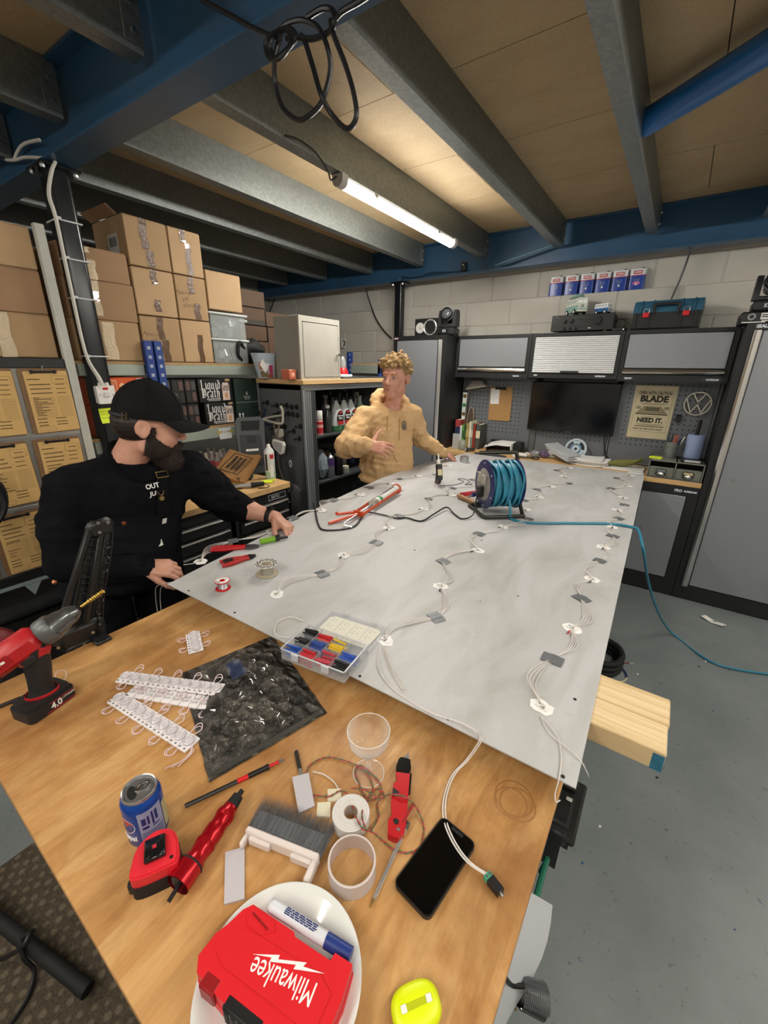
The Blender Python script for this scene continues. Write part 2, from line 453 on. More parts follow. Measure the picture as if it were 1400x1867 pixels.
MB().b2((-.08,-.06,2.555),(.08,.06,2.574),.002).build('cap_plate',COLM,th); MB().b2((-.07,-.07,0),(.07,.07,.01),.002).build('base_plate',COLM,th)
for sx in (-.06,.06):
 m = MB(); bolt(m,(sx,-.045,2.554),(0,0,-1),.012,.014); m.build('bolt',STEEL,th)
 # ------------------------------------------------------------------ batten lamps
def batten(M,L,label,power,name='lamp glow',cable=True):
 th = thing('batten_lamp',label,'ceiling lamp',M,'linear batten lamps')
 D = lambda r: [(r*cos(pi*i/12),-r*.95*sin(pi*i/12)) for i in range(13)]
 MX = Matrix(((1,0,0,0),(0,0,-1,0),(0,1,0,0),(0,0,0,1)))
 m = MB(); m.b2((-.032,-L/2+.04,0),(.032,L/2-.04,.022),.004); m.build('lamp_body',mat('lamp grey','c9ccce',.45),th)
 m = MB(); m.prism(D(.034),-L/2+.05,L/2-.05,MX); m.build('diffuser',emis(name,'fffaf0',power),th)
 for s in (-1,1):
  m = MB(); m.prism(D(.036)+[(-.036,.024),(.036,.024)],-.024,.024,TR(0,s*(L/2-.026),0) @ MX); m.build('end_cap',mat('lamp end plastic','b9b4ae',.4),th)
 for s in (-.28,.28):
  m = MB(); m.box((.034,s*L,.004),(.006,.03,.02),.002); m.build('clip',STEEL,th)
 return th
batten(TR(-1.69,2.69,2.653),1.40,'lit white batten lamp under a galvanised joist above the grey sheet',LAMP_POWER)
# other battens of the workshop, outside the view, lighting the room
for q,(x,yy) in enumerate(((.62,-.9),(-.9,-1.3),(.907,1.15),(1.7,3.0),(-2.4,-1.2))):
 batten(TR(x,yy,2.645),1.5,'lit batten lamp under the mezzanine outside the photographed view',ROOM_POWER,'room lamp glow')
CBLK = mat('black cable sheath','15161a',.38)
m = MB(); m.tube(cr([pX(250*1.0+270,247,-1.668+.01),pX(545,255,-1.655),pX(575,278,-1.652),pX(597,310,-1.655),pX(603,328,-1.66),(-1.69,1.985,2.66)],6),.0045,8)
solo(m,'lamp_cable',CBLK,'thin black cable feeding the near end of the batten lamp','cable')
def c3(x,y,Y=.985): return py(420+x/4.667,y/4.667,Y)
m = MB()
R_ = .0062
m.tube(cr([c3(430,260),c3(375,520,.975),c3(385,720),c3(450,920),c3(580,1020),c3(700,960),c3(790,840),c3(850,600,.995),c3(830,420),c3(770,270),c3(700,200),c3(600,170),c3(480,205),c3(390,290)],6),R_,8)
m.tube(cr([c3(600,300),c3(640,370),c3(700,560),c3(770,800,.965),c3(860,970),c3(990,1095),c3(1070,1000),c3(1050,800),c3(980,560),c3(880,300),c3(850,170)],6),R_,8)
m.tube(cr([c3(650,150),c3(780,75),c3(870,90),c3(885,180,.97),c3(840,270),c3(700,330),c3(560,320),c3(480,330)],6),R_,8)
m.tube(cr([c3(890,160),c3(960,90),c3(1100,10),c3(1230,-80)],5),R_,8)
m.tube(cr([c3(-260,-10),c3(-40,110),c3(0,130),c3(180,230),c3(330,300),c3(420,330,.97)],5),R_,8)
for q in range(3):
 m.tube(cr([c3(310+20*q,340,.975-.012*q),c3(300+22*q,420,.975-.012*q),c3(345+18*q,505,.975-.012*q),c3(440+8*q,460,.97-.01*q),c3(560-10*q,320,.98),c3(500,240+14*q,.98),c3(390+15*q,270,.98)],5,True),.0055,8,closed=True)
solo(m,'coiled_cable',CBLK,'black cable coiled in hanging loops on the near blue beam','cable')
m = MB()
for pts in ([(5,285),(12,291),(28,292),(45,287),(78,288)],[(26,292),(33,275),(45,262),(72,255)]): m.tube(cr([py(x,yy,.985) for x,yy in pts],5),.007,8)
for q in range(5): m.tube([py(14+q,291,.983),py(2+q*2,283+q*2.6,.983)],.0016,5)
solo(m,'cut_cable',CAB,'stub of white cut cable with bare ends on the near beam at far left','cable')
m = MB(); m.tube(cr([py(667,524,4.16),py(672,545,4.19),py(685,580,4.2),py(700,603,4.2),py(714,617,4.19)],5),.007,8)
solo(m,'wall_cable',CBLK,'black cable drooping down the blockwork left of the slim column','cable')
m = MB(); m.tube(cr([py(505,536,4.2),py(498,552,4.2),py(492,568,4.2)],4),.007,8); solo(m,'wall_cable',CBLK,'short black cable on the blockwork above the grey steel cabinet','cable')
m = MB(); m.tube(cr([py(1258,458,4.17),py(1250,482,4.19),py(1236,518,4.2),py(1224,546,4.19)],5),.007,8); solo(m,'wall_cable',CBLK,'black cable running down the wall behind the blue and black toolbox','cable')
th = thing('junction_box','small black junction box on the web of the back blue beam','box',Matrix.Translation(py(847,487,4.07)))
MB().box((0,-.012,0),(.05,.05,.075),.006).build('box_body',BLKPL,th); m = MB(); m.cyl((0,-.037,.012),(0,-.041,.012),.006,n=10); m.build('indicator_lamp',WHITE,th)
m = MB(); m.tube(cr([py(727,512,4.02),py(733,505,4.03),py(748,507,4.03),py(770,504,4.03),py(782,498,4.03),py(800,497,4.03),py(830,496,4.03),py(845,494,4.04)],5),.005,6)
solo(m,'beam_cable',CBLK,'thin black cable along the back beam to the junction box','cable')
# ================================================================== LEFT SIDE: RACKING, BOXES, CHESTS, CUPBOARD
KRAFT = mat('kraft board','a58762',.75,var=.06,vs=4)
KRAFT2 = mat('kraft board pale','b3946f',.75,var=.05,vs=4)
KRAFT3 = mat('kraft board dull','99795a',.78,var=.07,vs=5)
t = NT('clear parcel tape'); t.col('c7b496'); t.set(.14,.1,Coat_Weight=.8); t.bump(t.noise(t.co(),70,3,.7),.9,.006); CTAPE = t.m
t = NT('brown parcel tape'); t.col('5d412b'); t.set(.16,0,Coat_Weight=.5); t.bump(t.noise(t.co(),60,3,.7),.8,.005); BTAPE = t.m
GRN = mat('racking beam grey green','9aa59b',.45,.2,var=.03)
RBLUE = mat('racking blue','1d3c84',.4)
OSB = mat('racking chipboard','a88a62',.8,var=.2,vs=90)
def side(X,y,z): return TR(X,y,z) @ basis((0,0,0),(0,1,0),(1,0,0))
XS = -2.6
rk = thing('shelving_unit','boltless racking with grey beams and blue uprights along the left wall','shelving',Matrix())
def upright(parent,x,y,z1,w=.045):
 m = MB(); m.b2((x-.03,y-w/2,0),(x+.003,y+w/2,z1),.002); u = m.build('upright',RBLUE,parent)
 m = MB(); z = z1-.03
 while z > .9:
  m.b2((x+.003,y-.009,z-.018),(x+.0036,y+.009,z)); z -= .05
 h = m.build('slot',mat('slot pale','9fa9bb',.7),u); h['kind'] = 'stuff'
for yy in (1.315,1.372,2.95): upright(rk,XS+(.033 if yy < 2 else -.03),yy,1.853 if yy < 2 else 1.86)
for yy in (.93,1.34,2.95): upright(rk,XS-.60,yy,1.853)
for z0,z1 in ((1.662,1.722),(1.243,1.312)):
 for y0,y1 in ((.95,1.29),(1.396,2.93)):
  MB().b2((XS-.03,y0,z0),(XS,y1,z1),.003).build('shelf_beam',GRN,rk); MB().b2((XS-.62,y0,z0),(XS-.59,y1,z1),.003).build('shelf_beam',GRN,rk)
 MB().b2((XS-.6,.94,z1),(XS-.006,2.94,z1+.016)).build('shelf_board',OSB,rk)
MB().b2((XS-.6,.94,.80),(XS-.006,2.94,.816)).build('shelf_board',OSB,rk); MB().b2((XS-.03,1.396,.74),(XS,2.93,.80),.003).build('shelf_beam',GRN,rk)
S1,S2 = 1.739,1.3285
rb = thing('shelving_unit','racking across the back left corner with a grey beam and blue upright','shelving',Matrix())
m = MB(); m.b2((-2.935,3.55,0),(-2.88,3.585,1.872),.002); u = m.build('upright',RBLUE,rb)
m = MB()
for k in range(14): m.b2((-2.9,3.5495,1.84-.05*k),(-2.888,3.5502,1.855-.05*k))
m.build('slot',mat('white slot','c4c9d4',.5),u)['kind'] = 'stuff'
MB().b2((-2.88,3.55,1.665),(-2.50,3.58,1.75),.003).build('shelf_beam',GRN,rb); MB().b2((-3.25,3.56,1.75),(-2.50,4.15,1.766)).build('shelf_board',OSB,rb)
MB().b2((-2.535,3.55,0),(-2.50,3.585,1.80),.002).build('upright',RBLUE,rb)
# left bay
lb = thing('shelving_unit','racking bay at the left edge with black beam and pale upright angle','shelving',Matrix())
MB().b2((-2.53,.866,0),(-2.498,.904,2.312),.002).build('upright_angle',mat('pale upright','b4b5ad',.55,var=.08,vs=20),lb); MB().b2((-3.12,.87,0),(-3.09,.9,2.3),.002).build('upright_angle',MATS['pale upright'],lb)
MB().b2((-2.55,-.6,1.700),(-2.505,.862,1.745),.003).build('shelf_beam',BLACK,lb); MB().b2((-3.1,-.6,1.728),(-2.55,.862,1.745)).build('shelf_board',OSB,lb)
MB().b2((-2.53,-.6,0),(-2.5,-.56,2.3),.002).build('upright_angle',MATS['pale upright'],lb)
def carton(y0,y1,z0,z1,label,m_,tapes=(),wr=None,xf=XS-.005,dep=.42,extra=None,seam=False,rot=0,group=None):
 th = thing('cardboard_box',label,'box',Matrix.Translation((xf,(y0+y1)/2,z0)) @ RZ(rot),group); w = y1-y0-.006; h = z1-z0-.004
 m = MB(); m.b2((-dep,-w/2,0),(0,w/2,h),.004); m.build('carton',m_,th)
 m = MB(); m.b2((-dep+.005,-w/2+.004,h),(-dep/2-.002,w/2-.004,h+.0025)); m.b2((-dep/2+.002,-w/2+.004,h),(-.005,w/2-.004,h+.0025)); m.build('top_flaps',m_,th)
 for yc,za,zb,tw,tm in tapes:
  m = MB(); yy = -w/2+yc*w
  m.grid(lambda u,v: (.0012+.0012*random.random(),yy+(u-.5)*tw+.004*sin(9*v),h*(za+(zb-za)*v)),2,8,M=None,thick=0); m.build('tape',tm,th)
 if wr:
  for k,(s_,yy,zz,sz) in enumerate(wr): text(s_,sz,mat('marker ink','4a3623',.8),th,side(.0005,-w/2+yy*w,h*zz) @ RZ(random.uniform(-5,3)),shear=.25,off=-.0008,name='handwriting')
 return th
CT,BT = CTAPE,BTAPE
# far left bay, three boxes with a wrinkled clear tape run
for k,(z0,z1,lbl) in enumerate(((1.747,1.94,'brown box with wrinkled clear tape, lowest of the stack at the left edge'),(1.94,2.127,'brown box with clear tape, middle of the stack at the left edge'),(2.127,2.30,'plain brown box, top of the stack at the left edge'))):
 carton(.36,.862,z0,z1,lbl,(KRAFT,KRAFT3,KRAFT2)[k],[(.62-.07*k,0,1,.055,CT)] if k < 2 else [(.3,.5,1,.05,CT)],xf=-2.545,dep=.5)
carton(-.25,.35,1.747,2.0,'brown box further left on the left racking bay, beyond the photo edge',KRAFT,[],xf=-2.55,dep=.5)
# behind the column, three boxes
carton(.965,1.30,1.741,1.945,'brown box with clear tape, lowest of the three beside the black column',KRAFT,[(.5,.03,.97,.06,CT)])
carton(.965,1.305,1.945,2.134,'brown box with clear tape, middle of the three beside the black column',KRAFT3,[(.4,.1,1,.045,CT)],rot=-.6)
b_ = carton(.97,1.30,2.134,2.285,'sagging brown box with clear tape, top of the three beside the black column',KRAFT3,[(.42,0,.62,.045,CT),(.36,.82,1,.05,CT)],rot=.5)
m = MB(); m.b2((.001,-.155,.04),(.002,-.11,.15)); m.build('paper_label',WPAPER,b_)
# six gift boxes
gw = [(1.308,1.55),(1.552,1.76)]; gz = [1.741,1.993,2.24,2.485]
gl = [['front left gift box of the six, lowest, handwriting and brown tape','front right gift box of the six, lowest, one brown tape'],['left gift box of the six, middle row, two brown tapes','right gift box of the six, middle row, handwritten three lines'],['left gift box of the six, top row, barcode label on its side','right gift box of the six, top row, long shiny tape']]
for r in range(3):
 for c in range(2):
  tp = [[[(.48,.5,1,.035,BT),(.55,0,.5,.04,BT)],[(.58,0,.68,.035,BT)]],[[(.5,.7,1,.035,BT),(.5,.1,.36,.035,BT)],[(.5,.62,1,.035,BT),(.62,.02,.4,.04,BT)]],[[(.42,.38,1,.04,BT),(.5,.02,.36,.04,BT)],[(.42,.72,1,.035,BT),(.55,0,.72,.035,BT)]]][r][c]
  wr = [('Aperol',.22,.62,.035),('gift',.27,.48,.035),('glasses',.4,.34,.035)] if (r,c) in ((1,1),(0,0)) else None
  g = carton(gw[c][0],gw[c][1],gz[r],gz[r+1]-.004,gl[r][c],KRAFT2 if (r+c) % 2 else KRAFT,tp,wr,dep=.36)
  if (r,c) == (2,0):
   m = MB(); m.b2((-.20,-.1195,.06),(-.09,-.1185,.16)); m.build('paper_label',mat('grey label','b5b2ac',.7),g)
   m = MB()
   for k in range(14): m.b2((-.185+.006*k,-.1199,.1),(-.182+.006*k,-.1195,.145))
   m.build('barcode',KINK,g)
   m = MB(); m.grid(lambda u,v: (-.36+.3*u,-.118-.05*v,.243+.035*v),4,3,thick=.003); m.build('raised_flap',KRAFT3,g)
carton(1.765,2.03,2.07,2.297,'plain pale brown box on top of the clear plastic crates',KRAFT2,dep=.3)
def crate(z0,label):
 th = thing('plastic_crate',label,'crate',Matrix.Translation((XS-.01,1.905,z0)))
 PC = film('clear crate plastic','c6cbca',.18,.28)
 m = MB()
 for a,b in (((-.004,-.135,0),(0,.135,.145)),((-.36,-.135,0),(-.356,.135,.145)),((-.36,-.135,0),(0,-.131,.145)),((-.36,.131,0),(0,.135,.145)),((-.36,-.135,0),(0,.135,.004))): m.b2(a,b)
 m.build('tub',PC,th); m = MB(); m.b2((-.37,-.15,.142),(.012,.155,.157),.005); m.build('lid',mat('translucent lid','c3c9c8',.4),th)
 m = MB(); rnd = random.Random(int(z0*100))
 for k in range(16):
  x,y,z = -rnd.uniform(.03,.33),rnd.uniform(-.11,.11),rnd.uniform(.01,.1); m.lathe([(0,0),(.024,.004),(.03,.05),(.027,.05),(.02,.006),(0,.004)],10,TR(x,y,z) @ RY(rnd.uniform(-60,60)))
 m.build('glassware_inside',mat('glass grey','aeb8bb',.1,.2),th)['kind'] = 'stuff'
crate(1.74,'clear plastic crate of glassware, lower one under the plain box'); crate(1.90,'clear plastic crate of glassware, upper one under the plain box')
# honeycomb patterned brown boxes
t = NT('ribbed brown board'); wv = t.n('ShaderNodeTexBrick'); wv.inputs['Scale'].default_value = 26; wv.inputs['Color1'].default_value = lin('8f6c4a'); wv.inputs['Color2'].default_value = lin('8a6745'); wv.inputs['Mortar'].default_value = lin('4e3826'); wv.inputs['Mortar Size'].default_value = .06; wv.inputs['Brick Width'].default_value = .32; wv.inputs['Row Height'].default_value = .9
t.l(t.mapping((1,1,1),(RAD(90),0,RAD(90))),wv.inputs[0]); t.col(wv.outputs[0]); t.set(.7); HONEY = t.m
def honey(y0,y1,z0,z1,label,band,dep=.22,xf=XS-.15,photo=False):
 th = thing('patterned_box',label,'box',Matrix.Translation((xf,(y0+y1)/2,z0)),'ribbed brown boxes'); w = y1-y0; h = z1-z0-.002
 m = MB(); m.b2((-dep,-w/2,0),(0,w/2,h),.003); m.build('carton',mat('dark carton','2c241f',.6),th)
 m = MB(); m.b2((0,-w/2+.003,h*(.3 if band else .02)),(.001,w/2-.003,h*.98)); m.build('ribbed_print',HONEY,th)
 if band: printed(.07,.016,WINK,th,side(.0012,-w*.25,h*.17),2)
 if photo:
  m = MB(); rnd = random.Random(3)
  for k in range(7): m.sph((-.04-.02*k,-w/2-.0002,.05+.02*rnd.random()),(.022,.001,.03),10,6)
  m.build('photo_print',mat('grey print','8b8b88',.6),th)
honey(2.105,2.36,1.741,1.905,'dark brown box with ribbed print, bottom of the ribbed stack',False,photo=False)
honey(2.105,2.35,1.907,2.015,'brown box with ribbed print partly open, second in the ribbed stack',False)
honey(2.065,2.345,2.017,2.138,'ribbed brown box with dark text band, third in the ribbed stack',True)
honey(2.10,2.35,2.14,2.255,'top ribbed brown box with grey picture on its dark end',False,photo=True)
honey(2.35,2.60,2.017,2.125,'ribbed brown box behind the grey steel cabinet',False)
honey(2.36,2.60,1.741,2.015,'dark brown box hidden behind the grey steel cabinet',False)
# second shelf
t = mat('orange carton','d8581f',.55,var=.05)
for y0,y1,z0,z1,l_ in ((.985,1.278,S2+.18,1.655,'orange carton with white arrow print, upper one behind the cap'),(1.0,1.28,S2,S2+.178,'orange carton, lower one behind the man in the cap')):
 th = thing('orange_box',l_,'box',Matrix.Translation((XS-.012,(y0+y1)/2,z0)),'orange cartons'); w = y1-y0; h = z1-z0-.002
 MB().b2((-.3,-w/2,0),(0,w/2,h),.004).build('carton',t,th)
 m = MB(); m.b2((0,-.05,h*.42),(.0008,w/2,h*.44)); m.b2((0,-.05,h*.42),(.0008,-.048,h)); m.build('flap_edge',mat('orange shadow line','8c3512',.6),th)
 m = MB(side(.0005,0,0))
 m.prism([(-.04,.13*h/.145),(-.005,.13*h/.145),(-.005,.07*h/.145),(-.04,.07*h/.145),(-.04,.074*h/.145),(-.009,.074*h/.145),(-.009,.126*h/.145),(-.04,.126*h/.145)],0,.0006); m.build('label_frame',mat('pale orange ink','f0c49a',.6),th)
 text('729-01',.024,MATS['pale orange ink'],th,side(.0006,-.025,.1*h/.145) @ RZ(-90),sx=.8)
 m = MB(side(.0005,.035,.1*h/.145)); m.prism([(-.03,0),(-.01,.02),(-.01,.01),(.03,.01),(.03,-.01),(-.01,-.01),(-.01,-.02)],0,.0006); m.build('arrow_print',MATS['pale orange ink'],th)
 if z0 > 1.4: m = MB(side(.0005,.12,.12)); m.b2((-.015,-.018,0),(.018,.018,.0006)); m.build('barcode_label',WPAPER,th)
def canbox(y0,y1,z0,z1,label,dark):
 th = thing('black_can_box',label,'box',Matrix.Translation((XS-.02-.01*dark,(y0+y1)/2,z0)),'black drink cartons'); w = y1-y0-.003; h = z1-z0-.003
 MB().b2((-.3,-w/2,0),(0,w/2,h),.003).build('carton',mat('matt black carton','161517',.45),th)
 return th,w,h
 # nib letters for the gothic word mark: strokes on a 0..1 x-height grid
GL = {'L': [[(.1,1.35),(.3,1.5),(.32,.15)],[(.05,.05),(.3,.15),(.62,0),(.8,.15)],[(.02,1.1),(.2,1.3)]],
'i': [[(.08,.9),(.22,1),(.22,.1),(.34,0)],[(.2,1.35),(.26,1.4)]],
'q': [[(.12,.85),(.12,.12),(.3,0),(.45,.12)],[(.12,.85),(.3,1),(.48,.88)],[(.48,1),(.48,-.45)]],
'u': [[(.06,.9),(.16,1),(.16,.12),(.3,0),(.46,.14)],[(.44,.95),(.5,1),(.5,.08),(.6,0)]],
'd': [[(.12,.85),(.12,.12),(.3,0),(.5,.12)],[(.12,.85),(.3,.98),(.5,.85)],[(.5,.1),(.5,.9),(.2,1.45)]],
'D': [[(.2,1.35),(.2,.1)],[(.0,1.2),(.25,1.45),(.6,1.3),(.74,1),(.74,.3),(.5,.02),(.05,.05)],[(.42,1.2),(.42,.25)]],
'e': [[(.14,.85),(.14,.14),(.32,0),(.48,.12)],[(.14,.85),(.32,1),(.46,.82),(.16,.52)]],
'a': [[(.1,.9),(.3,1),(.44,.88),(.44,.1),(.56,0)],[(.44,.6),(.14,.45),(.12,.15),(.26,.02),(.44,.16)]],
't': [[(.2,1.3),(.2,.12),(.34,0),(.44,.1)],[(.02,.95),(.4,.95)]],
'h': [[(.14,1.45),(.14,0)],[(.14,.85),(.34,1),(.48,.85),(.48,.2),(.4,-.1)]]}
GWd = {'L': .8,'i': .38,'q': .62,'u': .7,'d': .64,'D': .86,'e': .58,'a': .64,'t': .5,'h': .62}
def gothic(word,hx,M,mb=None):
 mb = mb or MB(); x = 0
 for ch in word:
  nib([[(px_+x,py_) for px_,py_ in st] for st in GL[ch]],.20,38,M @ Matrix.Diagonal((hx,hx,1,1)),mb,.0008); x += GWd[ch]+.06
 return mb
for k,(y0,y1,z0,z1,l_) in enumerate(((1.655,1.892,S2,1.484,'black drink carton with white gothic lettering, lower of the two'),(1.625,1.885,1.484,1.642,'black drink carton with white gothic lettering, upper of the two'))):
 th,w,h = canbox(y0,y1,z0,z1,l_,0); wy = -w/2
 m = gothic('Liquid',(.040),side(.0004,wy+.012,h*.56)); gothic('Death',.040,side(.0004,wy+.018,h*.21),m); m.build('gothic_lettering',WINK,th)
 text('MOUNTAIN WATER',.011,WINK,th,side(.0006,wy+.105,h*.135),off=.0004,sx=1.05); printed(.10,.005,WINK,th,side(.0006,wy+.105,h*.07))
 m = MB(side(.0005,wy+w*.80,h*.06)); cw = .029; m.prism([(-cw,.0),(cw,0),(cw,h*.66),(cw*.72,h*.76),(-cw*.72,h*.76),(-cw,h*.66)],0,.0008); cn = m.build('can_print',mat('pink white can print','d9c6bd',.5),th)
 m = gothic('Liquid',.0135,side(.0014,wy+w*.80-.026,h*.60)); gothic('Death',.0135,side(.0014,wy+w*.80-.022,h*.47),m); m.build('gothic_lettering',KINK,cn)
 m = MB(side(.0015,wy+w*.80,h*.26)); m.prism([(.012*cos(a),.022*sin(a)) for a in [i*pi/6 for i in range(12)]],0,.0004); m.build('peach_print',mat('peach ink','d09a6a',.6),cn)
 MB(side(.0005,0,0)).b2((w/2-.05,h*.88,0),(w/2-.015,h*.98,.0006)).build('price_label',mat('tan label','b99a6d',.6),th)
q = 0
for c,(y0,y1) in enumerate(((1.40,1.448),(1.449,1.535),(1.536,1.62))):
 for r,(z0,z1) in enumerate(((S2,1.484),(1.484,1.642))):
  th,w,h = canbox(y0,y1,z0,z1,'%s black drink carton end of the row left of the gothic cartons' % (('lower','upper')[r]+' '+('leftmost','middle','right')[c]),1)
  for j in range(2):
   for i in range(2):
    if w < .06 and i: continue
    m = MB(side(.0004,-w/2+w*(.27+.46*i) if w > .06 else 0,h*(.1+.45*j))); cw = .014
    m.prism([(-cw,0),(cw,0),(cw,h*.3),(cw*.7,h*.36),(-cw*.7,h*.36),(-cw,h*.3)],0,.0007); m.build('can_print',mat(['dim pink print','dim grey print','dark print'][(i+j+c) % 3],['5f4a45','4b4a4a','2b2a2b'][(i+j+c) % 3],.5),th)
th = thing('green_carton','tall dark green carton with white crest and two arrows beside the gothic cartons','box',Matrix.Translation((XS-.012,2.0,S2)))
GC = mat('dark green carton','22322d',.5,var=.15,vs=20); w,h = .20,.307
MB().b2((-.25,-w/2,0),(0,w/2,h),.003).build('carton',GC,th); MB().b2((0,-w/2+.004,h*.45),(.0008,w/2-.004,h*.475)).build('printed_band',mat('band ink','66736c',.6),th)
text('BALFOUR',.013,WINK,th,side(.0005,0,h*.585)); printed(.05,.006,WINK,th,side(.0005,0,h*.54))
m = MB(side(.0005,0,h*.655)); m.lathe([(.004,0),(.008,0),(.008,.0006),(.004,.0006)],12,closed=True); m.prism([(-.002,.007),(.002,.007),(.002,.018),(-.002,.018)],0,.0006); m.build('crest_print',WINK,th)
m = MB(side(.0005,-w*.32,.045))
for dx in (-.014,.014): m.prism([(dx-.004,-.022),(dx+.004,-.022),(dx+.004,.01),(dx+.010,.01),(dx,.026),(dx-.010,.01),(dx-.004,.01)],0,.0006)
m.b2((-.024,-.03,0),(.024,-.027,.0006)); m.build('arrow_print',WINK,th)
printed(.02,.006,WINK,th,side(.0005,w*.36,.028))
# shelf edge notes
for y,st,lbl in ((1.775,'Pre-mix','white shelf label with pencil writing on the lower grey beam'),(2.06,'Wine','small white shelf label at the right end of the lower grey beam')):
 th = thing('shelf_label',lbl,'label',side(XS+.0005,y,1.272),'labels on the lower beam')
 MB().grid(lambda u,v: ((u-.5)*.10,(v-.5)*.075-.005,.0008+.004*(1-v)**2),4,4,thick=.0006).build('card',WPAPER,th)
 if st == 'Wine': printed(.06,.012,GREYP,th,TR(0,.008,.003))
 else: text(st,.026,GREYP,th,TR(0,.008,.0028),shear=.2,off=-.0004,name='handwriting')
 for s in (-1,1): MB().b2((s*.05-.012,-.004,.0008),(s*.05+.012,.016,.0022)).build('yellow_tape',mat('yellow tape','c9b54a',.6),th)
 # ------------------------------------------------------------------ clipboards on the left
bd = thing('clipboard_board','grey metal board holding rows of clipboards at the left edge','board',Matrix())
MB().b2((-2.515,-.55,.735),(-2.505,.864,1.698),.002).build('back_sheet',mat('brushed grey sheet','8f8d8a',.4,.5,var=.08,vs=6),bd)
MB().b2((-2.515,-.55,.690),(-2.50,.864,.735),.003).build('bottom_rail',BLACK,bd)
for zz in (1.398,1.06): MB().b2((-2.506,-.55,zz-.016),(-2.5035,.862,zz+.004),.001).build('hanging_rail',mat('satin rail','a9a8a5',.35,.7),bd)
m = MB(); m.b2((-2.52,-.55,.665),(-2.505,.864,.685),.002); m.prism([(.50,.60),(.54,.665),(.47,.665)],-2.515,-2.508,basis((0,0,0),(0,1,0),(1,0,0)) @ Matrix()) ; m.build('shelf_bracket',mat('bracket grey','8d9a9c',.5),bd)
PKR = mat('manila paper','cba76b',.75,var=.05,vs=8); HBR = mat('clipboard hardboard','77593a',.6,var=.1,vs=50); FORM = mat('form ink','4d3a20',.8)
def clipb(y,z,label,rot=0,big=True):
 th = thing('clipboard',label,'clipboard',side(-2.5025,y,z) @ RZ(rot),'clipboards with forms on the left')
 w,h = .196,.300
 MB().prism(rrect(w,h,.012,3),0,.003).build('board',HBR,th)
 MB().prism([(-w/2+.018,-h/2+.004),(w/2-.002,-h/2+.006),(w/2-.003,h/2-.012),(-w/2+.02,h/2-.014)],.0031,.0042).build('form_paper',PKR,th)
 m = MB(); z0 = .0043; z1 = .0046; x0,x1 = -w/2+.028,w/2-.012; rnd = random.Random(int(y*1000+z*77))
 top = h/2-.04
 m.b2((x0,top-.012,z0),(x0+.05,top-.008,z1)); m.b2((x1-.045,top-.012,z0),(x1-.01,top-.009,z1))
 for k in range(3):
  yy = top-.035-.02*k; m.b2((x0+.004,yy,z0),(x0+.07+.02*rnd.random(),yy+.004,z1)); m.b2((x1-.05,yy,z0),(x1-.012,yy+.003,z1))
 for k in range(13):
  yy = top-.095-.0075*k; m.b2((x0+.002,yy,z0),(x0+.09,yy+.0008,z1)); m.b2((x1-.055,yy,z0),(x1,yy+.0008,z1))
  if rnd.random() < .6: m.b2((x0+.006,yy+.001,z0),(x0+.02+.06*rnd.random(),yy+.0035,z1))
 for yy in (-h/2+.066,-h/2+.05,-h/2+.036): m.b2((x0+.002,yy,z0),(x0+.04,yy+.004,z1)); m.b2((x0+.075,yy,z0),(x0+.12,yy+.0035,z1))
 for a,b,c,d in ((x0,-h/2+.012,x0+.065,-h/2+.03),(x1-.06,top-.03,x1,top+.004)):
  m.b2((a,b,z0),(c,b+.0007,z1)); m.b2((a,d,z0),(c,d+.0007,z1)); m.b2((a,b,z0),(a+.0007,d,z1)); m.b2((c,b,z0),(c+.0007,d,z1))
 m.build('printed_form',FORM,th)
 m = MB(); m.b2((-.05,h/2-.022,.004),(.05,h/2-.012,.009),.002); m.b2((-.052,h/2-.024,.004),(-.04,h/2-.008,.012),.002); m.b2((.04,h/2-.024,.004),(.052,h/2-.008,.012),.002); m.build('clip',mat('black clip','17161a',.35,.3),th)
 m = MB(); m.tube([(0,h/2-.01,.004),(0,h/2+.008,.006),(.008,h/2+.01,.006)],.003,6); m.build('hook',STEEL,th)
 return th
nm = [['top right clipboard with brown form, nearest the pale upright','top clipboard with brown form, second from the pale upright','top clipboard with brown form beyond the left photo edge'],['middle row clipboard mostly hidden behind the man in the cap','middle row clipboard with brown form left of the hidden one','middle row clipboard beyond the left photo edge'],
['bottom row clipboard hidden by the man in the cap','bottom row clipboard with brown form beside the dark sleeve','bottom row clipboard with orange brown corner at the left photo edge']]
for r,z in enumerate((1.55,1.224,.892)):
 for c,y in enumerate((.765,.55,.335)):
  yy = y-(.0,.015,.035)[r] + (0 if r < 2 else .0)
  clipb(yy,z,nm[r][c],rot=(.4,-.6,.8)[(r+c) % 3])
th = thing('dark_filler_bin','made up dark bin added to darken the space below the clipboard board','storage bin',Matrix())  # made-up bin, added to darken the open space under the clipboards
MB().b2((-3.0,-.5,0),(-2.42,.70,.55),.02).build('tub',BLKPL,th); MB().b2((-3.02,-.52,.55),(-2.40,.72,.585),.012).build('lid',BLACK,th)
th = thing('cable_hank','loop of thick black cable hanging at the left photo edge','cable',Matrix())
m = MB(); m.tube([(pX(-22+32*cos(a)*.95,916+42*sin(a),-2.3)) for a in [2*pi*i/24 for i in range(24)]],.014,8,True); m.tube([(pX(-26+27*cos(a),914+36*sin(a),-2.33)) for a in [2*pi*i/24 for i in range(24)]],.012,8,True); m.build('loops',CBLK,th)
m = MB(); p = pX(-26,872,-2.32); m.tube([p+Vector((-.2,0,.02)),p+Vector((0,0,0))],.006,6); m.build('hook',STEEL,th)
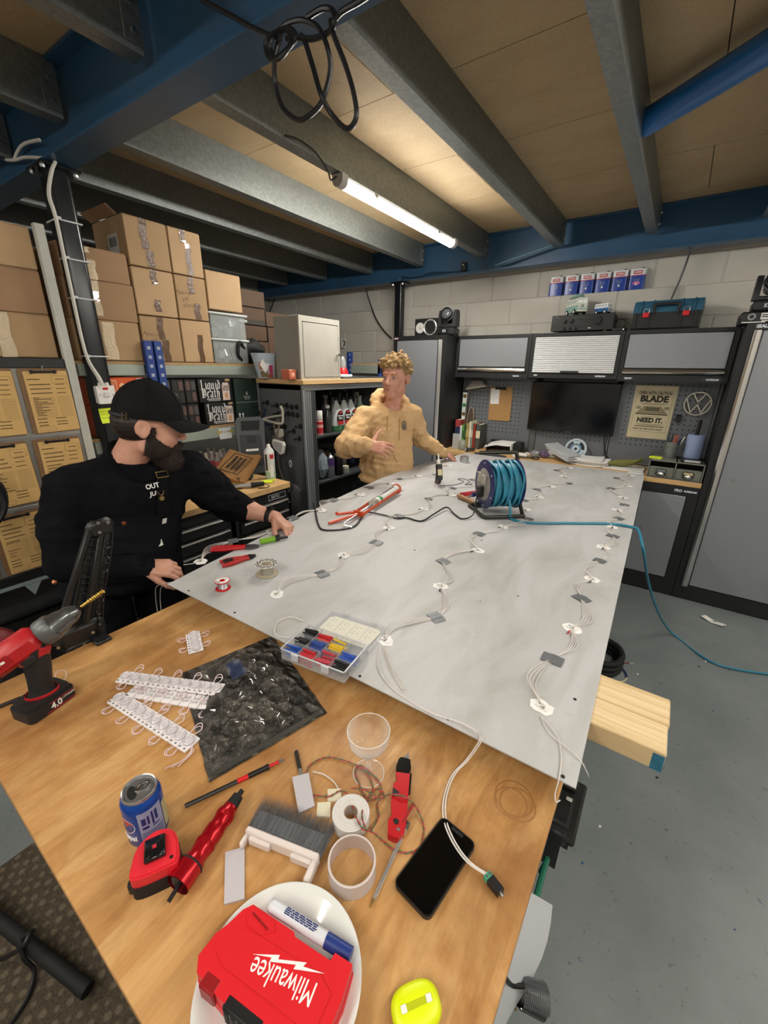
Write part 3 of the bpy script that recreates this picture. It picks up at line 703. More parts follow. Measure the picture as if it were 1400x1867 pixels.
# ------------------------------------------------------------------ tool chests
CHB = mat('tool chest black','121214',.35,bump=.08,bs=300); CHZ = 1.0
def chest(y0,y1,label,bd):
 th = thing('tool_chest',label,'tool chest',Matrix()); xf = -2.0
 m = MB(); m.b2((-2.44,y0,.1),(xf-.012,y1,CHZ-.032),.004); m.build('carcass',CHB,th)
 m = MB(); m.prism(rrect(.46,y1-y0+.02,.02),CHZ-.032,CHZ,TR(-2.22,(y0+y1)/2,0)); m.build('wood_top',WOODTOP,th)
 zz = CHZ-.045; hs = [.05,.075,.085,.1,.12,.16,.2]
 for k,h in enumerate(hs):
  z0 = zz-h; dr = MB().b2((xf-.014,y0+.025,z0+.004),(xf,y1-.025,zz-.003),.003).build('drawer',CHB,th)
  if k: m = MB(); m.prism([(xf,zz-.026),(xf+.02,zz-.02),(xf+.026,zz-.012),(xf+.02,zz-.005),(xf,zz-.003)],y0+.035,y1-.035,basis((0,0,0),(1,0,0),(0,-1,0)) @ Matrix.Diagonal((1,1,-1,1))); m.build('drawer_pull',mat('polished aluminium','c3c5c8',.22,.95),dr)
  zz = z0
 if bd:
  m = MB(side(xf+.0005,y1-.11,CHZ-.068)); m.b2((-.07,-.017,0),(.07,.017,.001)); m.build('badge',BLKPL,th)
  text('SATO',.026,TXW,th,side(xf+.0018,y1-.125,CHZ-.068))
  m = MB(side(xf+.001,y1-.11,CHZ-.068))
  for a,b in (((-.07,-.018),(.07,-.0165)),((-.07,.0165),(.07,.018)),((-.07,-.018),(-.0685,.018)),((.0685,-.018),(.07,.018))): m.b2((*a,0),(*b,.0012))
  m.build('badge_frame',WINK,th)
  for zz in (CHZ-.06,CHZ-.135): m = MB(); m.cyl((xf,y1-.012,zz),(xf+.004,y1-.012,zz),.006,n=10); m.build('rivet',STEEL,th)
 for y in (y0+.06,y1-.06):
  for x in (-2.38,-2.07):
   m = MB(); m.cyl((x,y-.018,.05),(x,y+.018,.05),.05,n=18); m.box((x,y,.095),(.06,.06,.012),.002); m.build('castor',BLKRUB,th)
 return th
chest(.72,1.345,'black drawer chest with wood top and bright pulls behind the man in the cap',False)
chest(1.375,1.80,'black drawer chest with wood top and badge beside the open cupboard',True)
th = thing('chest_shadow_bag','made up black bag standing for the shadowed side of the drawer chest','bag',Matrix.Translation((-2.05,1.875,.70)))  # made-up bag, a dark form for the chest side in shadow
m = MB(); m.box((0,0,.09),(.14,.10,.34),.04); m.build('bag_body',mat('black nylon','0e0e10',.7),th); m = MB(); m.tube(cr([(.03,-.03,.24),(.02,-.05,.30),(0,-.055,.285)],4),.006,6); m.build('strap',BLKRUB,th)
# things on the chest tops
CZ = CHZ+.0008
def CT_(x,y): return pz(x,y,CZ)
th = thing('spray_can','white and pale green spray can with red patch at the chest corner','spray can',Matrix.Translation(CT_(494,872)))
m = MB(); m.lathe([(0,0),(.031,0),(.033,.004),(.033,.185),(.030,.192),(.022,.205),(.02,.21),(0,.212)],26); m.build('can_body',mat('spray can white','d4d8d4',.3,.2),th)
m = MB(); m.lathe([(.0333,.005),(.0334,.05),(.0333,.05)],26); m.build('green_band',mat('pale green band','9cb59a',.4),th)
m = MB(RZ(-35)); m.lathe([(.0333,.14),(.0336,.17)],6,arc=.9); m.build('red_patch',REDINK,th)
m = MB(RZ(-40)); m.lathe([(.0333,.015),(.0336,.1)],6,arc=.7); m.build('barcode_label',WPAPER,th)
m = MB(RZ(-95)); m.lathe([(.0333,.06),(.0336,.17)],6,arc=.5); m.build('dark_print',mat('dark print can','2c2c2e',.5),th)
m = MB(); m.lathe([(0,.21),(.012,.21),(.012,.228),(.008,.234),(0,.234)],16); m.build('nozzle',WHITE,th)
th = thing('tool_case','dark grey upright plastic tool case with carry handle','tool case',Matrix.Translation(CT_(470,868)+Vector((-.09,.04,0))) @ RZ(62) @ RX(-8))
CG = mat('case grey','44484b',.45)
m = MB(FX)
m.prism([(-.09,0),(.09,0),(.10,.28),(.105,.36),(.085,.39),(-.065,.39),(-.085,.36),(-.09,.28)],-.025,.025); m.build('case_shell',CG,th)
MB().b2((-.07,-.0275,.05),(.075,-.0252,.27),.002).build('front_panel',mat('case panel','2b2d2f',.5),th)
m = MB(); m.prism([(-.055,.30),(.065,.30),(.075,.365),(-.05,.365)],-.027,.0275,FX); m.build('handle_recess',mat('recess black','0a0a0b',.7),th)
MB().b2((-.02,-.03,.215),(.035,-.0272,.262),.003).build('latch',BLKPL,th); printed(.09,.026,WINK,th,TR(0,-.0278,.165) @ FX); printed(.06,.03,GREYP,th,TR(-.025,-.0278,.09) @ FX,2)
th = thing('paper_bag','brown paper bag with black hand print lying on the chest','paper bag',Matrix.Translation(CT_(440,874)+Vector((-.03,0,.085))) @ basis((0,0,0),(-.75,-.35,.1),(.42,-.32,.85)) @ RZ(180))
m = MB(); m.grid(lambda u,v: ((u-.5)*.22,(v-.5)*.26,.012+.012*sin(5*u+2*v)),12,12,thick=.022); m.build('bag',mat('brown kraft bag','8a6337',.8,var=.12,vs=20,bump=.5,bs=20,bd=.01),th)
m = MB(TR(0,0,.025) @ RZ(80))
for a,b in (((-.09,-.07),(.09,-.066)),((-.09,.066),(.09,.07)),((-.09,-.07),(-.086,.07)),((.086,-.07),(.09,.07))): m.b2((*a,0),(*b,.002))
m.build('print_frame',KINK,th); printed(.13,.10,KINK,th,TR(0,.0,.027) @ RZ(80),3,4)
for k,(x,y) in enumerate(((374,846),(384,850),(394,846),(405,849),(388,838),(398,836),(410,842),(416,838))):
 p = CT_(x,y+14); th = thing('glass_bottle','clear bottle with pink label, %s of the pack on the tool chest' % ORD[k],'bottle',Matrix.Translation((p.x-.03,p.y,CZ)),'clear bottles with pink labels')
 m = MB(); m.lathe([(0,0),(.024,0),(.025,.004),(.025,.09),(.012,.12),(.011,.14),(0,.141)],14); m.build('bottle',mat('clear bottle','a39d98',.08,.1),th)
 m = MB(); m.lathe([(.0254,.05),(.0256,.085)],14); m.build('label',mat('pink label','c8606c',.5),th); m = MB(); m.lathe([(.0125,.133),(.0125,.146),(0,.147)],12); m.build('cap',mat('pale gold cap','c9c0a8',.3,.5),th)
rnd = random.Random(12)
for k in range(30):
 y = 1.42+.062*(k % 10)+.01*rnd.random(); x = -2.66-.09*(k//10); th = thing('dark_bottle','dark glass bottle in the crowd on the racking below the labels','bottle',Matrix.Translation((x,y,.817)),'dark bottles on the lower racking shelf')
 h = .25+.03*rnd.random(); m = MB(); m.lathe([(0,0),(.026,0),(.027,.005),(.027,h*.55),(.012,h*.75),(.011,h),(0,h)],12); m.build('bottle',mat('dark bottle glass','1d201a',.15),th)
 m = MB(); m.lathe([(.0275,h*.2),(.0277,h*.42)],12); m.build('label',mat(['olive label','dull gold label','black label'][k % 3],['5b5f28','6f6236','1c1c1c'][k % 3],.6),th)
for lbl,x,y,sz,c,rz in (('olive yellow pouch on the chest by the dark bottles',440,842,(.08,.06,.07),'7a7d32',20),('grey crumpled packet behind the brown paper bag',420,838,(.07,.06,.04),'a3a39c',40),('small black charger block under the paper bag',452,874,(.06,.05,.05),'2b2e33',30)):
 m = MB(); m.box((0,0,sz[2]/2+.0006),sz,.008); o = solo(m,'small_packet',mat('packet '+c,c,.6),lbl,'packet'); o.location = CT_(x,y); o.rotation_euler.z = RAD(rz)
th = thing('grease_gun_tool','grey and black hand tool lying at the chest front','hand tool',Matrix.Translation(CT_(452,890)+Vector((0,0,.018))) @ RZ(55))
m = MB(); m.cyl((-.13,0,0),(.02,0,0),.014,n=14); m.build('barrel',mat('tool light grey','a4a6a8',.35,.6),th); m = MB(); m.cyl((.02,0,0),(.10,.0,.004),.017,.014,14); m.build('grip',BLKRUB,th)
m = MB(); m.tube(cr([(.1,0,.004),(.13,-.02,-.01),(.1,-.04,-.014),(.06,-.035,-.015)],5),.003,6); m.build('lead',CBLK,th)
m = MB(); m.lathe([(0,-.017),(.02,-.017),(.02,-.013),(.006,-.012),(.006,.04),(.016,.05),(0,.052)],14,TR(-.05,0,.0)); m.build('brass_stand',mat('brass','8f7440',.3,.8),th)
m = MB(); m.grid(lambda u,v: ((u-.5)*.09,(v-.5)*.05,.004+.018*u*abs(sin(4*v))),6,6,thick=.0015); o = solo(m,'sticky_note',YSTICK,'crumpled neon yellow note on the chest beside the spray can','note'); o.location = CT_(488,879); o.rotation_euler.z = .4
# ------------------------------------------------------------------ open tambour cupboard
CX0,CX1,CY0,CY1 = -2.585,-2.12,2.09,3.19
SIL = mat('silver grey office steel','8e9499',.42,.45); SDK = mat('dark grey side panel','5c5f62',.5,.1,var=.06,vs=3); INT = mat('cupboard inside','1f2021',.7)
cb = thing('tambour_cupboard','open grey tambour cupboard with wood top, shelves full of bottles','cupboard',Matrix())
MB().b2((CX0-.01,CY0-.012,1.606),(CX1+.014,CY1+.01,1.638),.003).build('wood_top',mat('pale ply top','caa878',.55,var=.12,vs=5,stretch=(5,.6,5)),cb)
MB().b2((CX0,CY0,.05),(CX1-.02,CY0+.02,1.604),.002).build('side_panel',SDK,cb); MB().b2((CX0,CY1-.02,.05),(CX1-.02,CY1,1.604),.002).build('side_panel',SDK,cb)
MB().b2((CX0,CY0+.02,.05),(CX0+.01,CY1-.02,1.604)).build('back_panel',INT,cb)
MB().b2((CX0,CY0,1.565),(CX1,CY1,1.604),.003).build('top_rail',SIL,cb); MB().b2((CX0,CY0,.02),(CX1,CY1,.07),.003).build('plinth',SIL,cb)
MB().b2((CX1-.03,CY0,.07),(CX1,CY0+.018,1.566),.002).build('front_stile',SIL,cb); MB().b2((CX1-.03,CY1-.03,.07),(CX1,CY1,1.566),.002).build('front_stile',SIL,cb)
for k in range(5):
 y = CY0+.022+k*.021; m = MB(); m.prism([(y,CX1-.03),(y,CX1-.012),(y+.005,CX1-.004),(y+.015,CX1-.004),(y+.02,CX1-.012),(y+.02,CX1-.03)],.07,1.566,Matrix(((0,1,0,0),(1,0,0,0),(0,0,1,0),(0,0,0,1)))); m.build('tambour_slat',mat('tambour slat','8a8f93',.4,.4) if k < 3 else mat('tambour dark slat','55595c',.4,.4),cb)
SZ1,SZ2 = 1.232,.872
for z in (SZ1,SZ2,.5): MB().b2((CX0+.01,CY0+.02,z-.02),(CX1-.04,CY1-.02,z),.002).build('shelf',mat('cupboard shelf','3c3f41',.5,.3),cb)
def on_sh(x,y,z): return pz(x,y,z+.0008)
def lathe_thing(name,label,cat,loc,parts,group=None,rz=0):
 th = thing(name,label,cat,Matrix.Translation(loc) @ RZ(rz),group)
 for nm_,prof,m_,kw in parts: MB().lathe(prof,20,**kw).build(nm_,m_,th)
 return th
p = on_sh(583,789,SZ1); p.x = -2.19; p.y = pX(583,789,-2.19).y
lathe_thing('spray_can','white capped can with red pink label on the upper cupboard shelf','spray can',(p.x,p.y,SZ1+.001),[('can_body',[(0,0),(.026,0),(.027,.004),(.027,.10),(.024,.11),(0,.11)],mat('pink can','d4a29c',.35),{}),('red_label',[(.0274,.015),(.0275,.055)],REDINK,{}),('red_label',[(.0274,.078),(.0275,.1)],REDINK,{}),('cap',[(.024,.11),(.0255,.112),(.024,.175),(.021,.18),(0,.18)],WHITE,{})])
y = pX(598,786,-2.22).y
lathe_thing('glass_bottle','dark clear bottle with white cap beside the pink can','bottle',(-2.22,y,SZ1+.001),[('bottle',[(0,0),(.03,0),(.031,.006),(.031,.13),(.016,.17),(.015,.19),(0,.19)],mat('smoky bottle','3a3c3a',.1,.1),{}),('cap',[(.018,.188),(.018,.21),(0,.211)],WHITE,{})])
def sprayer(yy,xx,label):
 th = thing('spray_bottle',label,'spray bottle',Matrix.Translation((xx,yy,SZ1+.001)),'trigger spray bottles in the cupboard')
 m = MB(Matrix.Diagonal((.8,1,1,1))); m.lathe([(0,0),(.048,0),(.05,.006),(.05,.045),(.05,.045)],20); m.build('green_liquid',mat('green liquid','4d7f58',.2),th)
 m = MB(Matrix.Diagonal((.8,1,1,1))); m.lathe([(.05,.045),(.05,.15),(.042,.18),(.022,.215),(.017,.225),(.017,.24),(0,.24)],20); m.build('bottle',mat('milky bottle','c8d0d2',.25),th)
 m = MB(side(.0415,0,.105)); m.prism([(.036*cos(a)*1,.06*sin(a) if sin(a) > 0 else .05*sin(a)) for a in [2*pi*i/20 for i in range(20)]],-.004,.0012); lb_ = m.build('label',mat('black label print','1b1a1b',.5),th)
 m = MB(side(.043,0,.0615)); m.b2((-.034,-.006,0),(.034,.022,.001)); m.build('red_band',REDINK,lb_); m = MB(side(.043,0,.15)); m.prism([(.018*cos(a),.009*sin(a)) for a in [2*pi*i/14 for i in range(14)]],0,.001); m.build('red_oval',REDINK,lb_)
 text('Demon\nShine',.02,WINK,lb_,side(.044,0,.115),off=.0006)
 m = MB(); m.lathe([(.019,.24),(.019,.262),(.012,.27),(0,.27)],14); m.build('collar',BLKPL,th)
 m = MB(); m.prism([(-.03,.265),(.035,.27),(.045,.295),(.03,.312),(-.03,.312),(-.042,.29)],-.011,.011,basis((0,0,0),(1,0,0),(0,-1,0))); m.prism([(.018,.272),(.034,.272),(.046,.225),(.04,.222)],-.006,.006,basis((0,0,0),(1,0,0),(0,-1,0))); m.build('trigger_head',BLKPL,th)
for k,(px_,lab) in enumerate(((614,'trigger spray bottle with black and red label, nearest the tambour'),(629,'trigger spray bottle with black and red label, second in the row'),(643,'trigger spray bottle, third in the row by the hoodie sleeve'))):
 sprayer(pX(px_,775,-2.22+.01*k).y,-2.22+.0*k,lab)
for k,(px_,x,h,c,lab) in enumerate(((594,-2.4,.27,'4c4d4b','tall grey bottle at the back of the upper cupboard shelf'),(606,-2.45,.29,'2e2b2d','tall dark bottle at the back of the upper cupboard shelf'),(628,-2.42,.30,'6e7173','tall pale grey bottle behind the spray bottles'),(650,-2.4,.28,'b9bab5','white bottle behind the last spray bottle'),(655,-2.36,.25,'87a08f','pale green bottle furthest right in the cupboard'))):
 lathe_thing('bottle',lab,'bottle',(x,pX(px_,760,x).y,SZ1+.001),[('bottle',[(0,0),(.04,0),(.042,.006),(.042,h*.6),(.02,h*.8),(.018,h*.92),(0,h*.92)],mat('back bottle '+c,c,.35),{}),('cap',[(.021,h*.9),(.021,h),(0,h)],mat('bottle cap grey','9b9b98',.4),{})],'bottles at the back of the cupboard')
y = pX(603,870,-2.2).y
lathe_thing('spray_can','purple banded aerosol on the lower cupboard shelf','spray can',(-2.2,y,SZ2+.001),[('can_body',[(0,0),(.032,0),(.033,.004),(.033,.155),(.028,.168),(0,.17)],mat('grey aerosol','6f7078',.35,.3),{}),('purple_band',[(.0334,.1),(.0335,.157)],mat('purple band','4d3570',.4),{}),('valve_dome',[(.028,.168),(.014,.184),(.010,.186),(.008,.2),(0,.2)],STEEL,{})])
y = pX(618,866,-2.2).y
lathe_thing('spray_can','black aerosol with gold rim on the lower cupboard shelf','spray can',(-2.2,y,SZ2+.001),[('can_body',[(0,0),(.034,0),(.035,.004),(.035,.165),(.03,.175),(0,.176)],mat('black aerosol','1c1b1b',.3,.3),{}),('gold_rim',[(.035,.16),(.036,.165),(.031,.178),(.02,.186),(0,.186)],mat('dull gold','a89f80',.3,.7),{})])
y = pX(630,862,-2.2).y
lathe_thing('jar','small clear jar with pale lid beside the black aerosol','jar',(-2.2,y,SZ2+.001),[('body',[(0,0),(.03,0),(.031,.005),(.031,.045),(0,.046)],mat('clear jar solid','9b9d95',.1),{}),('lid',[(.028,.045),(.028,.06),(0,.061)],mat('cream lid','c9c3ad',.4),{})])
y = pX(585,880,-2.24).y
m = MB(); m.sph((0,0,.12),(.07,.05,.12),16,10); rnd = random.Random(5); m.v = [(a*(1+.2*rnd.uniform(-1,1))*(1.1-.5*max(0,c)/.24),b*(1+.2*rnd.uniform(-1,1)),max(.0008,c)) for a,b,c in m.v]
o = solo(m,'plastic_bag',film('grey blue bag','8f9ba4',.2,.85),'knotted pale plastic bag on the lower cupboard shelf','bag',ang=20); o.location = (-2.235,y,SZ2+.001)
lathe_thing('jar','brown glass jar behind the plastic bag','jar',(-2.40,pX(592,840,-2.4).y,SZ2+.001),[('body',[(0,0),(.05,0),(.052,.006),(.052,.15),(.04,.17),(0,.17)],mat('brown jar','5b3a22',.2),{}),('lid',[(.042,.168),(.042,.19),(0,.19)],BLKPL,{})])
for k,(px_,c,lab) in enumerate(((612,'3a3d44','dark can at the back of the lower cupboard shelf'),(624,'8b8d93','grey can at the back of the lower cupboard shelf'),(640,'2a3355','navy can at the back of the lower cupboard shelf'))):
 lathe_thing('paint_can',lab,'can',(-2.42,pX(px_,830,-2.42).y,SZ2+.001),[('can_body',[(0,0),(.038,0),(.038,.16),(.034,.165),(0,.16)],mat('back can '+c,c,.4),{})],'cans at the back of the lower shelf')
 # magnetic hooks and things on the dark side panel (plane y = CY0)
def SIDE(x,y): return py(x,y,CY0-.0005)
SF = lambda p,d=0: TR(p.x,p.y-d,p.z) @ FX
hk = [(488,734),(505,739),(514,740),(523,739),(532,742),(541,742),(508,754),(518,756),(526,754),(534,755),(543,757),(548,777),(501,781),(520,778),(536,786),(546,800)]
for k,(x,y) in enumerate(hk):
 th = thing('magnetic_hook','round black magnetic hook, %s along the rows on the cupboard side' % ORD[k],'hook',SF(SIDE(x,y)),'black magnetic hooks on the cupboard side')
 m = MB(); m.lathe([(0,.006),(.016,.006),(.019,.003),(.019,0),(0,0)],16); m.build('magnet',BLKRUB,th)
 m = MB(); m.cyl((0,0,.006),(0,0,.045),.005,n=8); m.cyl((0,0,.045),(0,0,.05),.009,n=10); m.build('peg',BLKPL,th)
th = thing('coping_saw_frame','white curved handled clamp saw hanging on the black hooks','saw',SF(SIDE(520,755),.055))
q = lambda x,y,d=.055: SF(SIDE(520,755),.055).inverted() @ (lambda p: Vector((p.x,p.y-d,p.z)))(SIDE(x,y))
m = MB(); m.tube(cr([q(523,739),q(526,746),q(525,755),q(510,758),q(491,762)],5),.007,8); m.tube(cr([q(491,763),q(505,768),q(523,771),q(526,764),q(526,748),q(522,740)],5),.009,8); m.build('white_frame',mat('bone white plastic','c2bfb2',.4),th)
m = MB(); m.tube(cr([q(494,742),q(493,750),q(490,760),q(478,765)],5),.006,8); m.tube(cr([q(476,765),q(488,770),q(505,773)],5),.007,8); m.build('blue_cord',mat('navy cord','1c2b4e',.6),th)
th = thing('file_rod','thin pale metal rod hanging from the first black hook','rod',Matrix())
m = MB(); m.tube([SIDE(487,734)+Vector((0,-.04,0)),SIDE(485,748)+Vector((0,-.03,0)),SIDE(481,762)+Vector((0,-.02,0))],.005,6); m.build('rod',STEEL,th)
th = thing('respirator','grey respirator mask with white filter hanging on the cupboard side','respirator',SF(SIDE(522,806),.05))
m = MB(); m.sph((-.04,.01,0),(.055,.06,.05),16,10); m.build('face_piece',mat('respirator grey','57534e',.6),th); m = MB(); m.sph((-.085,-.01,.01),(.03,.035,.03),12,8); m.build('side_cartridge',mat('cartridge grey','6e6d6b',.5),th)
m = MB(RZ(-8)); m.prism([(-.055,.035),(.05,.04),(.062,.02),(.05,-.045),(.03,-.055),(-.04,-.025),(-.06,0)],.045,.065,TR(.035,-.005,0)); f_ = m.build('filter_rim',WHITE,th)
m = MB(RZ(-8)); m.prism([(-.042,.025),(.04,.03),(.048,.015),(.038,-.035),(.02,-.042),(-.03,-.018),(-.046,.002)],.065,.068,TR(.035,-.005,0)); m.build('filter_face',mat('filter grey','a9aaaa',.6),f_)
m = MB(); m.tube(cr([(-.03,.05,.02),(-.06,.12,.0),(-.03,.17,-.02),(.0,.12,.01),(-.01,.05,.03)],6),.008,6); m.tube(cr([(-.04,-.04,.0),(-.07,-.18,-.02),(-.04,-.3,-.03)],6),.007,6); m.build('straps',mat('strap grey brown','6b6257',.7),th)
m = MB(); m.prism(rrect(.07,.06,.02),.0,.02,TR(.0,.075,0)); m.build('valve_cover',mat('valve cream','b4b0a6',.5),th)
th = thing('key_tag','small white oval tag on a cord below the respirator','tag',SF(SIDE(531,845),.008)); m = MB(); m.lathe([(.012,-.002),(.02,-.002),(.02,.002),(.012,.002)],16,Matrix.Diagonal((.7,1.4,1,1)),closed=True); m.build('ring',WHITE,th); m = MB(); m.tube([(0,.028,0),(-.01,.09,0)],.0015,5); m.build('cord',GREYP,th)
# on the wooden top
TZ_ = 1.639
st = thing('steel_cabinet','pale grey steel wall cabinet standing on the tambour cupboard','cabinet',Matrix.Translation((-2.14,2.10,TZ_)))
OGR = mat('old pale grey paint','a09d94',.5,var=.06,vs=7); OGD = mat('cabinet side grey','84837d',.5,var=.05,vs=5)
MB().b2((-.245,0,0),(-.012,.41,.405),.003).build('carcass',OGD,st)
m = MB(); m.b2((-.012,0,0),(0,.03,.405)); m.b2((-.012,.395,0),(0,.41,.405)); m.b2((-.012,.03,.37),(0,.395,.405)); m.b2((-.012,.03,0),(0,.395,.012)); m.build('front_frame',OGR,st)
MB().b2((-.010,.034,.015),(.002,.392,.364),.002).build('door',OGR,st); m = MB(RY(90)); m.lathe([(0,.0),(.007,0),(.007,.012),(.012,.018),(.010,.026),(0,.028)],16,TR(-.17,.372,0)); m.build('door_knob',CHROME,st)
th = thing('gift_bucket','tapered printed gift bucket with floral and bright patches on the cupboard','bucket',Matrix.Translation((-2.36,1.99+.125,TZ_)))
y_ = pX(500,690,-2.34).y; th.location = (-2.48,2.125,TZ_)
m = MB(Matrix.Diagonal((.55,1,1,1))); m.lathe([(0,.002),(.105,.002),(.15,.17),(.147,.17),(.103,.006),(0,.006)],32); m.build('bucket',mat('pale blue print','a4b0bb',.4,var=.15,vs=12),th)
def patch(a0,a1,z0,z1,c,nm_='floral_patch'):
 m = MB(Matrix.Diagonal((.55,1,1,1))); R = lambda z: .105+.045*z/.17+.0012; m.lathe([(R(z0),z0),(R((z0+z1)/2),(z0+z1)/2),(R(z1),z1)],8,RZ(a0),arc=RAD(a1-a0)); m.build(nm_,mat('patch '+c,c,.45),th)
for a0,a1,z0,z1,c in ((-70,-35,.01,.05,'6f5d3d'),(-68,-48,.06,.11,'b06a46'),(-30,-15,.03,.09,'a8355e'),(-38,-14,.005,.03,'8a4a3c'),(18,40,.09,.12,'c4402f'),(15,35,.06,.085,'2f7d4c'),(28,42,.065,.09,'3d74c0'),(12,40,.03,.055,'d8b52e'),(14,44,.004,.028,'c9433a'),(42,62,.03,.06,'d8b52e')): patch(a0,a1,z0,z1,c)
patch(-6,4,.0,.16,'9b8d5f','tan_stripe'); patch(5,70,.125,.168,'c9cdd0','white_patch')
m = MB(Matrix.Diagonal((.55,1,1,1))); m.prism([(-.04,0),(0,-.06),(.04,0),(0,.055)],0,.002,TR(.092,-.09,.095) @ basis((0,0,0),(.6,.8,0),(.8,-.6,-.2)) ); m.build('white_diamond',WPAPER,th)
th = thing('backpack','black bag slumped behind the gift bucket by the steel cabinet','bag',Matrix.Translation((-2.675,2.10,1.7395)))
m = MB(); m.sph((0,0,.085),(.068,.15,.085),18,12); rnd = random.Random(9); m.v = [(a*(1+.12*rnd.uniform(-1,1)),b,max(.0006,c*(1+.1*rnd.uniform(-1,1)))) for a,b,c in m.v]; m.build('bag_body',mat('black nylon','0e0e10',.7),th)
m = MB(); m.tube(cr([(.055,-.08,.1),(.075,-.13,.14),(.075,-.15,.06),(.055,-.11,.02)],6),.012,8); m.build('strap',BLKRUB,th)
th = thing('candle_pot','small pinkish square pot beside the gift bucket','pot',Matrix.Translation((-2.2,pX(527,690,-2.2).y,TZ_)) @ RZ(12)); m = MB(); m.b2((-.035,-.04,0),(.035,.04,.065),.004); m.build('pot',mat('salmon glass','b5644c',.2),th); m = MB(); m.b2((.0352,-.018,.02),(.036,.018,.045)); m.build('label',mat('pale salmon','d59a83',.5),th)
th = thing('flat_tray','dark flat tray with small white box on the cupboard top','tray',Matrix.Translation((-2.25,2.86,TZ_))); MB().b2((-.10,-.3,0),(.1,.26,.012),.003).build('tray',mat('slate tray','3b3f42',.5),th); MB().b2((-.08,-.28,.0122),(.06,-.14,.03),.003).build('white_box',WPAPER,th); MB().b2((-.1,-.12,.0122),(.04,.2,.018),.002).build('dark_pad',BLKPL,th)
p = pX(626,690,-2.3)
lathe_thing('gas_bottle','clear bottle with red cap base beside the steel cabinet','bottle',(-2.42,2.87,TZ_+.0005),[('red_base',[(0,0),(.045,0),(.048,.01),(.048,.05),(.03,.08),(0,.08)],REDPL,{}),('clear_dome',[(.03,.08),(.03,.12),(.02,.155),(.012,.17),(0,.17)],mat('smoke dome','8e9392',.1),{})])
th = thing('wall_hook_plate','white wall plate with black hook on the back wall','hook',py(626,625,4.19) and Matrix.Translation(py(626,626,4.197))); MB().b2((-.03,-.01,-.05),(.03,0,.05),.003).build('plate',WHITE,th); m = MB(); m.tube(cr([(.02,-.01,.03),(.03,-.03,.035),(.05,-.03,.0),(.03,-.03,-.03),(.02,-.01,-.03)],5),.006,6); m.build('hook',BLKPL,th)
# ================================================================== BACK RUN OF GARAGE CABINETS
CABBLK = mat('cabinet black','1b1c1e',.5,bump=.1,bs=500)
DOORG = mat('silver grey door paint','92969c',.38,.3,var=.03,vs=2)
t = NT('pegboard steel')
sx = t.n('ShaderNodeSeparateXYZ'); t.l(t.co(),sx.inputs[0])
def cell(o): return t.math('SUBTRACT',t.math('FRACT',t.math('MULTIPLY',o,1/.0385)),.5)
fx,fz = cell(sx.outputs[0]),cell(sx.outputs[2])
d = t.math('MAXIMUM',t.math('ABSOLUTE',fx),t.math('ABSOLUTE',fz))
hole = t.math('MULTIPLY',t.math('LESS_THAN',d,.13),t.math('MULTIPLY',t.math('GREATER_THAN',sx.outputs[2],.165),t.math('LESS_THAN',t.math('ABSOLUTE',sx.outputs[0]),.285)))
t.col(t.mix(hole,'6b6f74','0c0c0d')); t.set(.5,.1); PEGM = t.m
YFR,YW = 3.73,3.95
def badge(parent,x,y,z,st,w,h,c=None):
 MB().b2((x-w/2,y-.0015,z-h/2),(x+w/2,y,z+h/2)).build('badge',c or mat('badge blue','2c3440',.4),parent)
 text(st,h*.95,TXW,parent,front(x,y-.0017,z),sx=.95,off=.001)
def tallcab(x0,x1,hs,label):
 th = thing('tall_cabinet',label,'cabinet',Matrix()); zt = 2.022; y1 = 4.2
 m = MB(); m.b2((x0,YFR+.02,0),(x1,y1,zt),.004); m.build('carcass',CABBLK,th)
 m = MB(); m.b2((x0,YFR,.01),(x0+.04,YFR+.022,zt)); m.b2((x1-.04,YFR,.01),(x1,YFR+.022,zt)); m.b2((x0+.04,YFR,zt-.04),(x1-.04,YFR+.022,zt)); m.b2((x0+.04,YFR,.01),(x1-.04,YFR+.022,.125))
 m.build('front_frame',CABBLK,th)
 hx0,hx1 = (x0+.042,x0+.084) if hs < 0 else (x1-.084,x1-.042)
 a,b = (hx1+.004,x1-.045) if hs < 0 else (x0+.045,hx0-.004)
 MB().b2((a,YFR-.004,.13),(b,YFR+.018,zt-.044),.004).build('door',DOORG,th)
 m = MB(); m.prism([(hx0,-YFR+.018),(hx0+.006,-YFR-.020+.04),(hx0+.014,-YFR+.024),(hx1-.01,-YFR+.014),(hx1,-YFR+.004),(hx1,-YFR-.018),(hx0,-YFR-.018)],.12,zt-.042,Matrix.Diagonal((1,-1,1,1)))
 m.build('door_handle',CHROME,th)
 lx = a+.075 if hs < 0 else b-.075
 m = MB(); m.cyl((lx,YFR-.003,1.0),(lx,YFR-.010,1.0),.011,.009,14); m.build('lock',CHROME,th)
 return th
tl = tallcab(-2.465,-1.872,1,'tall silver grey cupboard in black frame behind the man in the hoodie')
badge(tl,-2.43,YFR-.001,2.0,'SEALEY',.055,.016,mat('badge red','7c1f3a',.5))
tr = tallcab(.286,1.20,-1,'tall silver grey cupboard in black frame at the right edge of the photo')
badge(tr,.375,YFR-.001,2.003,'SEALEY',.10,.028)
